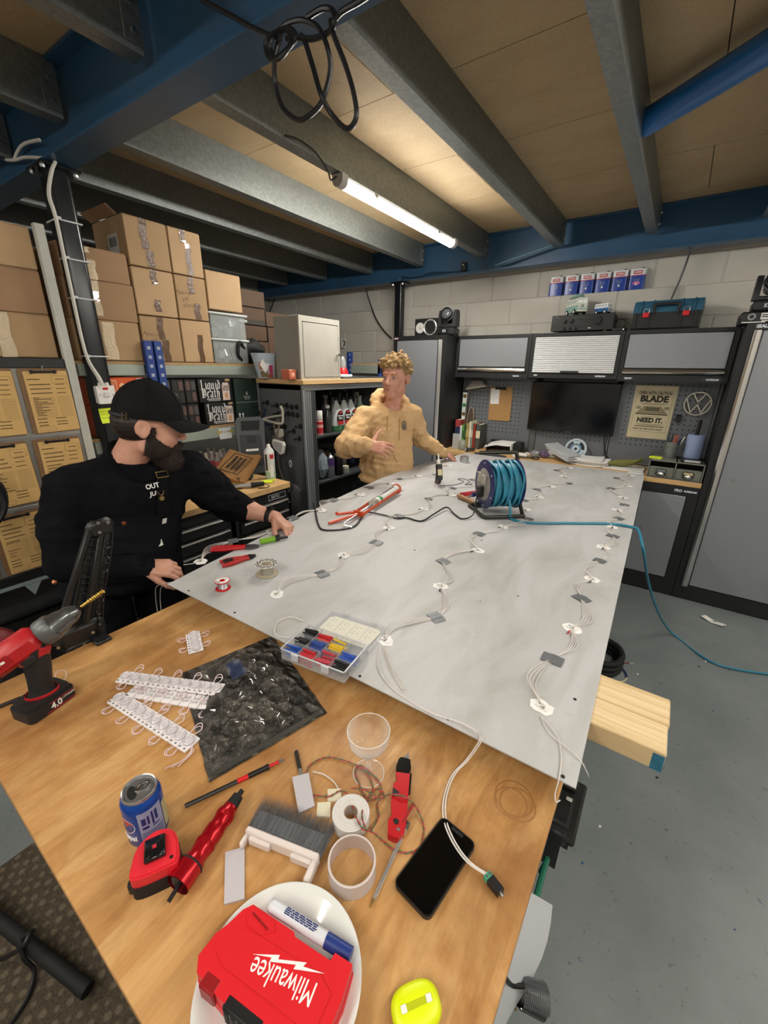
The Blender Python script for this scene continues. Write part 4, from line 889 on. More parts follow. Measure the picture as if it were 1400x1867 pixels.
def wallcab(x0,x1,zb,kind,label,bs):
 th = thing('wall_cabinet',label,'cabinet',Matrix()); zt = 2.022; y1 = 4.2; b = .03
 m = MB(); m.b2((x0,YW+.02,zb),(x1,y1,zt),.003); m.build('carcass',CABBLK,th)
 m = MB(); m.b2((x0,YW,zb),(x0+b,YW+.022,zt)); m.b2((x1-b,YW,zb),(x1,YW+.022,zt)); m.b2((x0+b,YW,zt-.028),(x1-b,YW+.022,zt)); m.b2((x0+b,YW,zb),(x1-b,YW+.022,1.695 if kind == 'door' else 1.69))
 m.build('front_frame',CABBLK,th)
 if kind == 'door':
  MB().b2((x0+b+.004,YW-.004,1.745),(x1-b-.004,YW+.018,zt-.031),.003).build('door',DOORG,th)
  m = MB(); m.prism([(YW-.004,1.699),(YW-.014,1.703),(YW-.022,1.714),(YW-.02,1.728),(YW-.01,1.738),(YW+.01,1.738),(YW+.01,1.699)],x0+b,x1-b,basis((0,0,0),(0,1,0),(1,0,0)))
  m.build('door_handle',CHROME,th)
 else:
  TM = mat('aluminium slat','e4e6e8',.4,.1); sl = []
  n = 19; z0,z1 = 1.70,zt-.031
  for i in range(n):
   m = MB(); h = (z1-z0)/n; m.prism([(YW+.004,0),(YW-.004,h*.2),(YW-.006,h*.5),(YW-.004,h*.8),(YW+.004,h*.96),(YW+.012,h*.5)],x0+b+.002,x1-b-.002,TR(0,0,z0+i*h) @ basis((0,0,0),(0,1,0),(1,0,0)))
   m.build('slat',TM,th)
  MB().box(((x0+x1)/2-.01,YW-.012,1.706),(.145,.012,.018),.003).build('door_handle',CABBLK,th)
 for x,st,w in bs: badge(th,x,YW-.001,zb+(.022 if zb < 1.66 else .02),st,w,.017)
 return th
wallcab(-1.868,-1.15,1.645,'door','left wall cabinet with plain silver door beside the tall cupboard',[(-1.255,'Superline',.10)])
wallcab(-1.146,-.432,1.655,'tambour','middle wall cabinet with white ribbed roller shutter above the screen',[(-1.08,'PRO',.04),(-.555,'SUPERLINE',.11)])
wallcab(-.428,.280,1.645,'door','right wall cabinet with plain silver door below the toolbox',[(-.35,'SEALEY',.08),(.19,'SUPERLINE',.13)])
# peg panels with posts
for k,(x0,x1,lb) in enumerate(((-1.866,-1.125,'left grey perforated back panel with clipboard hung on it'),(-1.062,-.44,'middle grey perforated back panel behind the black screen'),(-.418,.262,'right grey perforated back panel with poster and chrome emblem'))):
 xc = (x0+x1)/2
 o = MB(TR(-xc,0,-.946)).b2((x0,4.165,.946),(x1,4.178,1.645),.002).build('peg_panel',PEGM)
 o.location = (xc,0,.946); tag(o,lb,'pegboard','perforated back panels')
for x0,x1,lb in ((-1.122,-1.065,'grey steel strip between left and middle perforated panels'),(-.437,-.421,'slim grey steel strip between middle and right perforated panels'),(.264,.284,'slim grey steel strip at the right end of the perforated panels')):
 solo(MB().b2((x0,4.158,.946),(x1,4.18,1.644),.003),'panel_strip',mat('strip grey','6b6e72',.4,.4),lb,'panel strip')
WTZ = .944
m = MB(); m.b2((-1.868,YFR,.906),(.282,4.16,WTZ),.003)
solo(m,'worktop',WOODTOP,'long laminated wood worktop along the back wall under the perforated panels','worktop')
def basecab(x0,x1,label,vis):
 th = thing('base_cabinet',label,'cabinet',Matrix()); zt = .905
 m = MB(); m.b2((x0,YFR+.02,0),(x1,4.2,zt),.003); m.build('carcass',CABBLK,th)
 m = MB(); m.b2((x0,YFR,.01),(x0+.03,YFR+.022,zt)); m.b2((x1-.07,YFR,.01),(x1,YFR+.022,zt)); m.b2((x0+.03,YFR,zt-.07),(x1-.07,YFR+.022,zt)); m.b2((x0+.03,YFR,.01),(x1-.07,YFR+.022,.145)); m.build('front_frame',CABBLK,th)
 MB().b2((x0+.09,YFR-.004,.15),(x1-.074,YFR+.018,zt-.074),.003).build('door',DOORG,th)
 m = MB(); m.b2((x0+.032,YFR-.018,.15),(x0+.072,YFR+.018,zt-.074),.008); m.build('door_handle',mat('dull chrome','8b8d90',.28,.9),th)
 m = MB(); m.cyl((x0+.15,YFR-.003,.54),(x0+.15,YFR-.010,.54),.010,.008,14); m.build('lock',CHROME,th)
 badge(th,x1-.13,YFR-.001,zt-.035,'PRO',.05,.028); badge(th,x1-.055,YFR-.001,zt-.035,'SUPERLINE',.085,.018)
basecab(-.17,.282,'silver door base cabinet under the right end of the worktop',1)
basecab(-.90,-.175,'silver door base cabinet under the worktop, mostly behind the sheet',0)
basecab(-1.866,-.905,'silver door base cabinet under the worktop beside the tall left cupboard',0)
# ------------------------------------------------------------------ on top of the cabinets
ZT = 2.0225
th = thing('speaker','black bookshelf speaker lying on its side on the tall cabinet','speaker',Matrix.Translation((-2.15,3.90,ZT)))
MB().b2((-.145,-.05,0),(.145,.17,.162),.004).build('cabinet_box',mat('black ash vinyl','1a1a1b',.5,var=.3,vs=60,stretch=(1,1,8)),th)
SP = lambda x,z: TR(x,-.05,z) @ RX(90)
m = MB(SP(.03,.08)); m.lathe([(.060,0),(.074,0),(.074,.004),(.068,.007),(.061,.004)],32); m.build('woofer_ring',mat('satin silver','c9cacb',.35,.6),th)
m = MB(SP(.03,.08)); m.lathe([(.061,.003),(.056,.006),(.050,.002),(.022,-.018),(.018,-.012),(0,-.008)],28); w_ = m.build('woofer_cone',mat('woofer cone','232325',.6),th)
m = MB(SP(-.082,.078)); m.lathe([(.048,0),(.048,.003),(.012,.002),(.010,-.002),(.006,.003),(0,.004)],28); m.build('tweeter',mat('pale silver','d5d5d3',.45,.2),th)
for a in range(6):
 m = MB(SP(.03,.08)); m.cyl((.068*cos(a*pi/3),.068*sin(a*pi/3),.004),(.068*cos(a*pi/3),.068*sin(a*pi/3),.009),.004,n=8); m.build('screw',BLKPL,th)
def mover(M,label):
 th = thing('moving_head_light',label,'stage light',M,'moving head lights on the cabinets'); B = mat('stage light plastic','26282b',.45)
 m = MB(); m.box((0,0,.035),(.165,.15,.062),.01); b = m.build('base',B,th)
 for x in (-.07,.07):
  for y in (-.06,.06): MB().box((x,y,.002),(.02,.02,.004),.001).build('foot',BLKRUB,th)
 MB().b2((-.075,-.0765,.014),(.035,-.074,.058),.001).build('control_panel',BLKPL,th)
 m = MB(); m.b2((-.025,-.078,.026),(.008,-.0765,.048),.001); m.build('display',mat('pale display','aab4ba',.3),th)
 m = MB(); m.b2((-.014,-.0785,.031),(-.001,-.078,.042)); m.build('display_window',BLKPL,th)
 for s in (-1,1): m = MB(); m.prism([(-.045,0),(.045,0),(.042,.11),(.025,.145),(-.025,.145),(-.042,.11)],s*.075-.016,s*.075+.016,TR(0,0,.075) @ basis((0,0,0),(0,1,0),(1,0,0))); m.build('yoke_arm',B,th)
 m = MB(); m.box((0,0,.082),(.16,.10,.03),.01); m.build('yoke_base',B,th)
 H = TR(0,-.005,.165) @ RX(72)
 m = MB(H); m.lathe([(0,-.085),(.03,-.08),(.045,-.055),(.05,.02),(.056,.03),(.056,.075),(.05,.078),(.047,.07),(.046,.066),(0,.066)],28); m.build('lamp_head',mat('stage light head','1c1e20',.3),th)
 m = MB(H); m.lathe([(.046,.066),(.04,.074),(.02,.082),(0,.084)],24); m.build('lens',mat('lens glass','5c6166',.05,.2),th)
 m = MB(H); m.lathe([(.0565,.03),(.059,.034),(.059,.04),(.0565,.044)],28); m.build('head_ring',mat('stage grey ring','6c7074',.4),th)
 return th
mv = mover(TR(-1.925,3.86,ZT),'black moving head stage light beside the speaker on the left tall cabinet')
p = py(1399,560,3.86)
dup(mv,TR(p.x+.0,3.87,ZT+.072),'black moving head stage light on the right tall cabinet at the photo edge')
th = thing('equipment_case','black box with white printed stickers under the right stage light','box',Matrix.Translation((p.x+.02,3.87,ZT)))
MB().b2((-.15,-.125,0),(.15,.125,.07),.008).build('case_body',BLKPL,th)
MB().b2((-.05,-.1265,.022),(.0,-.125,.06),.0004).build('sticker',WPAPER,th); printed(.04,.022,KINK,th,front(-.026,-.127,.043),2); printed(.05,.010,WINK,th,front(-.02,-.1262,.014))
m = MB(front(-.095,-.1255,.04)); m.lathe([(.012,0),(.022,0),(.022,.0006),(.012,.0006)],8,closed=True); m.build('sticker',mat('grey sticker','8b8f93',.5),th)
m = MB(); m.b2((-.14,-.1265,.004),(-.02,-.125,.01)); m.build('sticker',WPAPER,th)
th = thing('amplifier','black hifi amplifier on the wall cabinets under the model vans','amplifier',Matrix.Translation((-.775,3.99,ZT)))
AM = mat('amp black','191a1b',.4); x0,x1 = -.235,.245
MB().b2((x0+.004,.004,.014),(x1-.004,.19,.132),.003).build('case',AM,th); MB().b2((x0,-.006,.012),(x1,.006,.136),.003).build('front_panel',AM,th)
for x in (x0+.04,x1-.06):
 m = MB(); m.cyl((x,.03,0),(x,.03,.014),.016,.018,14); m.build('foot',mat('foot grey','8f8f8c',.5),th)
for x,z,r in ((-.135,.09,.018),(-.08,.092,.018),(.12,.088,.034),(-.13,.034,.010),(-.085,.034,.010),(-.04,.034,.010)):
 m = MB(); m.cyl((x,-.006,z),(x,-.024,z),r,r*.93,20); m.build('knob',mat('knob black','0f0f10',.35),th)
m = MB(); m.b2((x0,-.0075,.046),(x1,-.006,.048)); m.b2((-.03,-.008,.095),(.09,-.006,.1)); m.build('trim_line',mat('amp dark line','050505',.6),th)
MB().b2((.06,-.009,.028),(.08,-.006,.034)).build('power_button',WHITE,th); printed(.04,.006,GREYP,th,front(x0+.035,-.0066,.124))
th = thing('media_box','small flat black media box with a white light right of the amplifier','box',Matrix.Translation((-.475,4.02,ZT)))
MB().b2((-.06,-.05,0),(.035,.05,.026),.004).build('case',BLKPL,th); MB().b2((.02,-.0515,.008),(.026,-.05,.013)).build('indicator_lamp',emis('white led','ffffff',2),th)
m = MB(); m.tube(cr([(.0,.05,.02),(.02,.06,.07),(-.02,.09,.1),(-.07,.1,.08)],5),.003,6); m.build('lead',CBLK,th)
def van(M,s,cu,cl,label,rack):
 th = thing('model_van',label,'model van',M,'model camper vans'); D = Matrix.Diagonal((s,s,s,1))
 U = mat('van upper '+cu,cu,.35); Lw = mat('van lower '+cl,cl,.35)
 prof = [(-.5,.13),(-.5,.33),(-.47,.37),(.47,.37),(.5,.33),(.5,.13)]
 m = MB(D); YZ = basis((0,0,0),(0,1,0),(1,0,0))
 m.prism([(-.21,.1),(.21,.1),(.225,.2),(.225,.34),(-.225,.34),(-.225,.2)],-.49,.49,YZ); m.build('lower_body',Lw,th)
 m = MB(D); m.prism([(-.223,.34),(.223,.34),(.205,.55),(.17,.61),(-.17,.61),(-.205,.55)],-.485,.47,YZ); m.build('upper_body',U,th)
 m = MB(D); m.prism([(.23,.34),(0,.2),(-.23,.34),(-.2,.36),(.2,.36)],.485,.502,YZ); m.build('nose_panel',U,th)
 m = MB(D); m.lathe([(.03,0),(.055,0),(.055,.008),(.03,.008)],16,TR(.502,0,.30) @ RY(90),closed=True); m.build('nose_emblem',mat('van emblem','2e3a3f',.4),th)
 m = MB(D)
 for yy in (-.1,.1): m.box((.472,yy,.47),(.012,.17,.13),.01)
 for sd in (-1,1):
  for xx in (-.33,-.12,.09,.3): m.box((xx,sd*.212,.47),(.17,.012,.12),.01)
 m.build('windows',mat('van glass','a9b3b2',.2),th)
 m = MB(D); m.box((.52,0,.13),(.03,.44,.06),.015); m.box((-.5,0,.13),(.03,.42,.06),.015); m.build('bumper',mat('van cream','dcd8c6',.4),th)
 for x in (-.3,.3):
  for y in (-.21,.21):
   m = MB(D); m.lathe([(0,.03),(.05,.032),(.06,.02),(.1,.03),(.11,.015),(.11,-.03),(0,-.03)],18,TR(x,y,.11) @ RX(-90 if y > 0 else 90)); wl = m.build('wheel',BLKRUB,th)
   m = MB(D); m.lathe([(0,.04),(.045,.038),(.058,.03)],14,TR(x,y,.11) @ RX(-90 if y > 0 else 90)); m.build('hub_cap',WHITE,wl)
 for yy in (-.15,.15):
  m = MB(D); m.sph((.5,yy,.24),(.015,.04,.04),10,6); m.build('headlamp',mat('pale silver','d5d5d3',.45,.2),th)
 if rack:
  m = MB(D); m.box((-.05,0,.68),(.62,.36,.05),.02); m.box((-.02,.02,.74),(.5,.28,.07),.03)
  m.build('roof_rack',Lw,th)
 return th
p = py(1044,574,4.03)
van(TR(-.845,4.06,ZT+.1365) @ RZ(-52),.205,'c9cdc0','86aaa2','pale green and cream model camper van with roof load on the amplifier',True)
van(TR(-.635,4.05,ZT+.1365) @ RZ(-28),.125,'d8dcdf','245c92','tiny blue and white model camper van on the amplifier',False)
th = thing('toolbox','blue topped black plastic toolbox with red latches on the wall cabinets','toolbox',Matrix.Translation((-.185,4.0,ZT)) @ RZ(-3))
TBK = mat('toolbox black','1f2022',.5); TBB = mat('toolbox blue','2b5a74',.45)
YZ = basis((0,0,0),(0,1,0),(1,0,0))
m = MB(); m.prism([(-.055,.012),(-.04,0),(.14,0),(.16,.012),(.17,.115),(-.07,.115)],-.212,.212,YZ); m.build('tub',TBK,th)
m = MB(); m.prism([(-.072,.116),(.172,.116),(.165,.165),(.13,.2),(-.03,.2),(-.062,.17)],-.215,.215,YZ); m.build('lid',TBB,th)
m = MB()
for x in (-.19,-.1,.1,.19): m.prism([(-.06,.008),(.0,.008),(.0,.118),(-.078,.118)],x-.006,x+.006,YZ)
m.build('tub_rib',TBK,th)
m = MB()
for x in (-.165,-.09,.09,.165): m.prism([(-.08,.118),(0,.118),(0,.202),(-.03,.206),(-.07,.174)],x-.004,x+.004,YZ)
m.build('lid_rib',TBB,th)
m = MB(); m.tube(cr([(-.075,-.07,.1),(-.078,-.085,.15),(-.07,-.088,.168),(.07,-.088,.168),(.078,-.085,.15),(.075,-.07,.1)],4),.010,8); m.build('handle',TBK,th)
for x in (-.125,.125):
 m = MB(); m.box((x,-.08,.1),(.042,.012,.034),.004); l_ = m.build('latch',REDPL,th); m = MB(); m.tube([(x-.018,-.082,.11),(x-.018,-.08,.14),(x+.018,-.08,.14),(x+.018,-.082,.11)],.002,6); m.build('latch_wire',STEEL,l_)
 # six oil cans on the narrow ledge of the blockwork
LZ = 2.3475
CANB = mat('can blue','1c3f98',.3); CANW = mat('can white','d3d6da',.35); cols = 6
cx = [-1.079,-.951,-.827,-.703,-.578,-.452]
for i in range(6):
 th = thing('oil_can',['%s rectangular blue and white oil can from the left on the wall ledge' % ORD[i],''][0] if i not in (0,5) else ('leftmost blue and white oil can on the wall ledge' if i == 0 else 'rightmost blue and white oil can, pink sticker on its front'),'can',Matrix.Translation((cx[i],4.256,LZ)),'oil cans on the wall ledge')
 rp = rrect(.112,.06,.014,3)
 MB().prism(rp,0,.1).build('body',CANB,th); MB().prism(rp,.1,.15).build('upper_body',CANW,th)
 MB().prism([(a*1.01,b*1.02) for a,b in rp],.1,.105).build('red_band',REDINK,th)
 m = MB(); m.b2((-.03,-.0312,.113),(.03,-.03,.136)); m.build('label_block',REDINK,th)
 m = MB(); m.cyl((.03,0,.15),(.03,0,.16),.014,n=14); m.build('cap',mat('dark cap','33353a',.4),th)
 text('ENGINE',.0155,WINK,th,front(0,-.0316,.1245),sx=.85,off=.0006)
 m = MB(front(0,-.0303,.072)); m.lathe([(.013,0),(.016,0),(.016,.0008),(.013,.0008)],14,closed=True,arc=pi*1.5,M=RZ(-225)); m.prism([(0,.006),(.004,-.003),(-.004,-.003)],0,.0008); m.build('laurel_print',mat('pale blue print','8a9cc9',.5),th)
 if i: MB(front(0,-.0303,.038)).prism([(-.008,.008),(.008,.008),(.008,-.002),(0,-.010),(-.008,-.002)],0,.0009).build('shield_print',CANW,th)
 if i == 5: m = MB(front(0,-.0301,.046)); m.lathe([(0,.0004),(.026,.0004),(.026,0)],20,Matrix.Diagonal((1,.5,1,1))); m.build('sticker',mat('pink sticker','d66aa0',.5),th)
 # ------------------------------------------------------------------ screen, poster, clipboard, emblem
th = thing('television','black flat television screen hung on the middle perforated panel','screen',Matrix.Translation((-.768,4.115,1.398)))
MB().b2((-.372,-.012,-.222),(.372,.04,.222),.006).build('case',mat('tv bezel','101012',.3),th)
MB().b2((-.362,-.0135,-.206),(.362,-.0115,.214)).build('screen',mat('tv glass','0b0b0d',.12),th)
MB().b2((-.1,.04,-.1),(.1,.05,.1)).build('wall_bracket',BLKPL,th)
printed(.05,.008,GREYP,th,front(0,-.0125,-.2145))
m = MB(); m.tube(cr([(.30,.03,-.2),(.315,.035,-.3),(.33,.035,-.36),(.36,.03,-.41),(.40,.0,-.445)],5),.004,6); m.build('power_lead',CBLK,th)
for x,lb in ((-1.085,'black round cable cap at the top left corner of the screen'),(-.412,'black round cable cap at the top right corner of the screen')):
 m = MB(front(x,4.158,1.632)); m.lathe([(0,.008),(.018,.008),(.022,0)],16); solo(m,'cable_grommet',BLKRUB,lb,'grommet','cable caps by the screen')
th = thing('poster','framed cream poster in black letterpress on the right perforated panel','poster',front(-.148,4.163,1.396))
PCRM = mat('poster cream','cbbf9e',.55,var=.08,vs=5)
w,h = .298,.43
MB().b2((-w/2,-h/2,0),(w/2,h/2,.006),.001).build('sheet',PCRM,th)
m = MB()
for a,b in (((-w/2-.003,-h/2-.003,0),(-w/2+.003,h/2+.003,.009)),((w/2-.003,-h/2-.003,0),(w/2+.003,h/2+.003,.009)),((-w/2,h/2-.003,0),(w/2,h/2+.003,.009)),((-w/2,-h/2-.003,0),(w/2,-h/2+.003,.009))): m.b2(a,b)
m.build('frame',mat('frame metal','9b978a',.35,.7),th)
PZ = .0063; BKI = mat('poster ink','2a251c',.7)
text('OPEN WITH CAUTION',.034,BKI,th,TR(0,.155,PZ),sx=.66,off=.0012)
text('BLADE',.068,BKI,th,TR(0,.108,PZ),sx=.98,off=.0035)
text('NEED IT.',.052,BKI,th,TR(0,-.065,PZ),sx=.92,off=.0028)
m = MB(); m.prism([(-.06,.052),(.06,.052),(.115,-.01),(-.115,-.01)],PZ,PZ+.0004); m.build('blade_print',mat('poster grey print','8f8569',.7),th)
m = MB(); m.b2((-.115,-.018,PZ),(.115,-.011,PZ+.0004)); m.build('blade_edge_print',BKI,th)
printed(.10,.03,BKI,th,TR(0,.028,PZ+.0004),2)
m = MB()
for yy,hw in ((.136,.05),(.072,.1),(.066,.08),(-.033,.07),(-.096,.1),(-.103,.08)): m.b2((-hw,yy-.0012,PZ),(hw,yy+.0012,PZ+.0003))
for a,b in ((-.128,.176),(.128,.176)): m.b2((a-.0008,-.158,PZ),(a+.0008,b,PZ+.0003))
m.b2((-.128,.1752,PZ),(.128,.1768,PZ+.0003)); m.b2((-.128,-.1588,PZ),(.128,-.1572,PZ+.0003)); m.build('printed_rule',BKI,th)
for sx_ in (-1,1): printed(.034,.024,BKI,th,TR(sx_*.10,.038,PZ),2,sx_+3)
printed(.22,.012,BKI,th,TR(0,-.115,PZ),2,5)
printed(.23,.010,BKI,th,TR(0,-.137,PZ),1,8)
th = thing('clipboard','brown hardboard clipboard with white note hanging on the perforated panel','clipboard',front(-1.447,4.158,1.392) @ RZ(1))
HB = mat('hardboard','a8814f',.7,var=.1,vs=90)
MB().prism(rrect(.226,.325,.012),0,.004).build('board',HB,th)
MB().b2((-.105,.0,.0042),(-.015,.15,.005)).build('paper',WPAPER,th)
m = MB()
for k in range(9): m.b2((-.095,.125-.012*k,.0051),(-.095+random.uniform(.03,.07),.126-.012*k,.0053))
m.build('handwriting',GREYP,th)
m = MB(); m.box((-.005,.152,.010),(.11,.022,.012),.003); m.box((.03,.142,.012),(.05,.006,.014),.002); m.build('clip',mat('dark clip','2b2824',.35,.6),th)
m = MB(); m.tube(cr([(.0,.17,.004),(-.008,.185,.012),(.0,.2,.016),(.012,.19,.012),(.01,.168,.008)],4),.0028,6); m.build('hook',STEEL,th)
th = thing('car_emblem','round chrome car emblem with letters V over W on the panel','emblem',front(.147,4.14,1.485))
CHR2 = mat('worn chrome','cdc8bf',.3,.75)
m = MB(); m.lathe([(.078,0),(.083,.006),(.09,.006),(.092,0),(.09,-.004),(.08,-.004)],40,closed=True); m.build('ring',CHR2,th)
m = MB()
def bar(a,b,w=.011):
 a = Vector((*a,0)); b = Vector((*b,0)); m.box((0,0,.002),((b-a).length+.006,w,.009),.002,basis((a+b)/2,b-a,(0,0,1)))
for s in (-1,1): bar((s*.036,.071),(0,.012)); bar((s*.074,.03),(s*.034,-.068)); bar((s*.034,-.068),(0,-.006))
m.build('letter_bars',CHR2,th)
m = MB(); m.tube([(-.02,.078,-.004),(-.02,.078,-.012),(.02,.078,-.012),(.02,.078,-.004)],.004,6); m.build('hanger',BLKPL,th)
th = thing('cable_holder','small black plastic holder stuck on the panel below the emblem','holder',front(.047,4.162,1.36))
MB().prism([(-.018,.03),(.016,.03),(.02,-.01),(.01,-.028),(-.012,-.028),(-.022,-.008)],0,.02).build('pouch',BLKPL,th); MB().b2((-.02,.022,0),(.018,.034,.024),.003).build('rim',BLKRUB,th)
# ------------------------------------------------------------------ things on the worktop, right end
th = thing('drawer_unit','old grey green steel two drawer card file on the worktop end','drawer unit',Matrix.Translation((.098,3.735,WTZ+.001)))
OLD = mat('old grey green enamel','6f7168',.45,var=.12,vs=25); OLDD = mat('dark drawer gap','121312',.7)
x0,x1,hh = -.172,.178,.135; dd = .30
m = MB(); m.b2((x0,0,0),(x0+.008,dd,hh)); m.b2((x1-.008,0,0),(x1,dd,hh)); m.b2((x0,0,hh-.008),(x1,dd,hh),.002); m.b2((x0,0,0),(x1,dd,.006)); m.b2((x0,dd-.006,0),(x1,dd,hh)); m.b2((-.002,0,0),(.006,dd,hh)); m.build('case',OLD,th)
for a,b in ((x0+.01,-.004),(.008,x1-.01)):
 dr = MB().b2((a,.004,.008),(b,.02,.085),.002).build('drawer',OLD,th); MB().b2((a,.02,.008),(b,.28,.014)).build('drawer_bottom',OLDD,dr)
 c = (a+b)/2
 m = MB(); m.b2((c-.034,-.004,.022),(c+.034,.004,.072),.003); m.build('card_frame',mat('dark card frame','3b3d3a',.4,.5),dr)
 m = MB(); m.b2((c-.028,-.006,.048),(c+.028,-.003,.066)); m.build('label_card',mat('cream card','b9ab83',.6) if a > 0 else mat('grey card','6d7479',.6),dr)
 m = MB(); m.lathe([(.0,0),(.026,0),(.024,.012),(.0,.016)],16,TR(c,-.004,.034) @ RX(90) @ Matrix.Diagonal((1,.55,1,1))); m.build('pull',CHROME,dr)
ZD = WTZ+.001+.135
th = thing('pen_pot','galvanised metal pot full of pens on the card file','pen pot',Matrix.Translation((.045,3.91,ZD)))
m = MB(); m.lathe([(0,.002),(.04,.002),(.05,.125),(.0525,.126),(.0525,.122),(.0405,0),(0,0)],28); m.build('pot',GALV,th)
for k in range(8):
 a = k*.9; cc = ['2b3f6e','b5322c','1b1b1d','d8d8d2','37444a','c8501e','1d1d20','dfdfdb'][k]
 m = MB(); r0 = Vector((.02*cos(a),.02*sin(a),.01)); r1 = Vector((.045*cos(a)+(.02 if k > 4 else 0),.045*sin(a),.145+.015*(k % 3)))
 m.cyl(r0,r1,.0045,n=8); m.cyl(r1,r1+(r1-r0).normalized()*.012,.0045,.002,8); solo(m,'pen',mat('pen '+cc,cc,.4),'%s pen standing in the metal pot on the card file' % ['dark blue','red','black','white','slate grey','orange','glossy black','pale'][k],'pen','pens in the metal pot').location = th.location
th = thing('paper_roll','roll of blue paper towel on a black stand with white base','paper roll',Matrix.Translation((.185,3.93,ZD)))
m = MB(); m.lathe([(0,0),(.08,0),(.082,.008),(.07,.014),(0,.014)],30); m.build('stand_base',BLKPL,th)
m = MB(); m.lathe([(.018,.015),(.054,.015),(.056,.02),(.056,.185),(.053,.19),(.018,.19)],30,closed=True); m.build('roll',mat('blue tissue','8f9fc4',.9,bump=.4,bs=60),th)
m = MB(); m.cyl((0,0,.015),(0,0,.30),.012,n=14); m.build('stand_post',BLKPL,th)
th = thing('key_box','silver topped small black box in front of the paper roll','box',Matrix.Translation((.185,3.79,ZD)) @ RZ(4))
MB().b2((-.065,-.03,0),(.065,.035,.018),.004).build('body',BLKPL,th); MB().b2((-.045,-.031,.004),(.055,-.024,.021),.002).build('silver_plate',mat('silver plate','c7c9ca',.4,.5),th)
th = thing('sticky_note_pad','neon yellow sticky note pad on the card file corner','note pad',Matrix.Translation((-.04,3.82,ZD)) @ RZ(-10))
MB().b2((-.04,-.03,0),(.04,.03,.010),.001).build('pad',YSTICK,th); MB().b2((-.04,-.03,.0101),(.04,.03,.0106)).build('top_leaf',YSTICK,th)
# ------------------------------------------------------------------ clutter along the worktop (pixel -> worktop plane)
def WT(x,y): return pz(x,y,WTZ+.0008)
bk = [(832,'a03a3c','21304f',.30,.055,'maroon and navy book, tallest at the left end of the row'),(838,'e2e4e6','cfd8e2',.24,.022,'thin white book with blue spine mark in the row'),(845,'5a9b3a','2f5d2c',.25,.022,'bright green book in the row on the worktop'),(851,'2c4a34','3e6a3d',.255,.018,'dark green book in the row on the worktop'),
(857,'9a8b4c','b8a868',.27,.03,'olive tan book in the row on the worktop'),(863,'ddd6c4','e6e0d0',.29,.022,'tall cream book in the row on the worktop'),(868,'7f9790','cfcab8',.27,.018,'pale teal book in the row on the worktop'),(873,'8e3524','8e3524',.27,.028,'rust red book in the row on the worktop'),(879,'4d4f4c','d8cfb4',.265,.045,'cream book with dark photo cover at the right end of the row')]
bx = -1.845
for i,(x,c1,c2,hgt,wd,lb) in enumerate(bk):
 th = thing('book',lb,'book',Matrix.Translation((bx+wd/2,3.99,WTZ+.001)) @ RY(0 if i != 8 else 1),'books on the worktop'); dp = .19-.01*(i % 3)
 if i == 1: c1 = 'dfe3e8'
 C1 = mat('book '+c1,c1,.55,var=.15,vs=14); hgt *= .93
 MB().b2((-wd/2+.002,.004,.002),(wd/2-.002,dp-.004,hgt-.004)).build('pages',mat('book pages','d8cfb4',.8),th)
 m = MB(); m.b2((-wd/2,0,0),(-wd/2+.002,dp,hgt)); m.b2((wd/2-.002,0,0),(wd/2,dp,hgt)); m.b2((-wd/2,0,0),(wd/2,.003,hgt),.001); m.build('cover',C1,th)
 MB().b2((-wd/2+.001,-.0008,hgt*.45),(wd/2-.001,0,hgt*.75)).build('spine_label',mat('book '+c2,c2,.6),th)
 bx += wd+.002
th = thing('spirit_level','white spirit level with round vials standing behind the books','spirit level',Matrix.Translation((-1.842,4.19,0)))
th.location = (-1.815,4.12,WTZ+.001)
MB().b2((-.022,-.012,0),(.022,.012,.56),.004).build('body',mat('level white','d9dcda',.4),th)
for z in (.33,.42,.51):
 m = MB(front(0,-.0118,z)); m.lathe([(0,.001),(.015,.001),(.019,.003),(.02,0)],18); m.build('vial_window',mat('vial olive','6a5a34',.3) if z != .42 else mat('vial green','3d7a45',.3),th)
MB().b2((-.0225,-.0125,.545),(.0225,.0125,.565),.003).build('end_cap',BLKPL,th)
th = thing('hand_mirror','brown oval handled bat shape leaning on the panel behind the books','wooden bat',Matrix.Translation((-1.74,4.13,1.37)) @ RX(-4))
m = MB(front(0,0,0)); m.prism([(.036*cos(a)*1.0,.15*sin(a)) for a in [2*pi*i/28 for i in range(28)]],0,.012); m.build('blade',mat('brown bat','4d4238',.5,var=.2),th)
m = MB(front(0,0,0)); m.tube([(.037*cos(a),.152*sin(a),.008) for a in [2*pi*i/28 for i in range(28)]],.005,6,True); m.build('edge_band',mat('tan edging','9a8a6c',.5),th)
MB().box((0,-.006,-.19),(.02,.014,.1),.004).build('grip',mat('brown bat','4d4238'),th)
th.location.z = WTZ+.245
th = thing('desk_lamp','beige folding lamp arm with tapered shade over the left panel','lamp',Matrix.Translation((-1.80,4.08,WTZ+.001)))
th.location = (-1.775,4.10,WTZ+.001); LB = mat('lamp putty','6b6660',.4)
m = MB(); m.lathe([(0,0),(.05,0),(.05,.012),(.01,.018),(0,.018)],20); m.build('base',LB,th)
m = MB(); m.tube([(0,0,.015),(-.02,.01,.35),(.0,0,.60)],.006,8); m.build('arm',LB,th)
m = MB(); m.prism([(-.01,.0),(.19,.035),(.15,.085),(.05,.08)],-.05,.03,TR(.0,-.01,.585) @ FX); m.build('shade',mat('putty shade','77716a',.45),th)
m = MB(); m.prism([(-.01,-.006),(.2,.03),(.19,.04),(-.01,.004)],-.052,.032,TR(0,-.01,.585) @ FX); m.build('shade_rim',mat('shade pale rim','a9a193',.4),th)
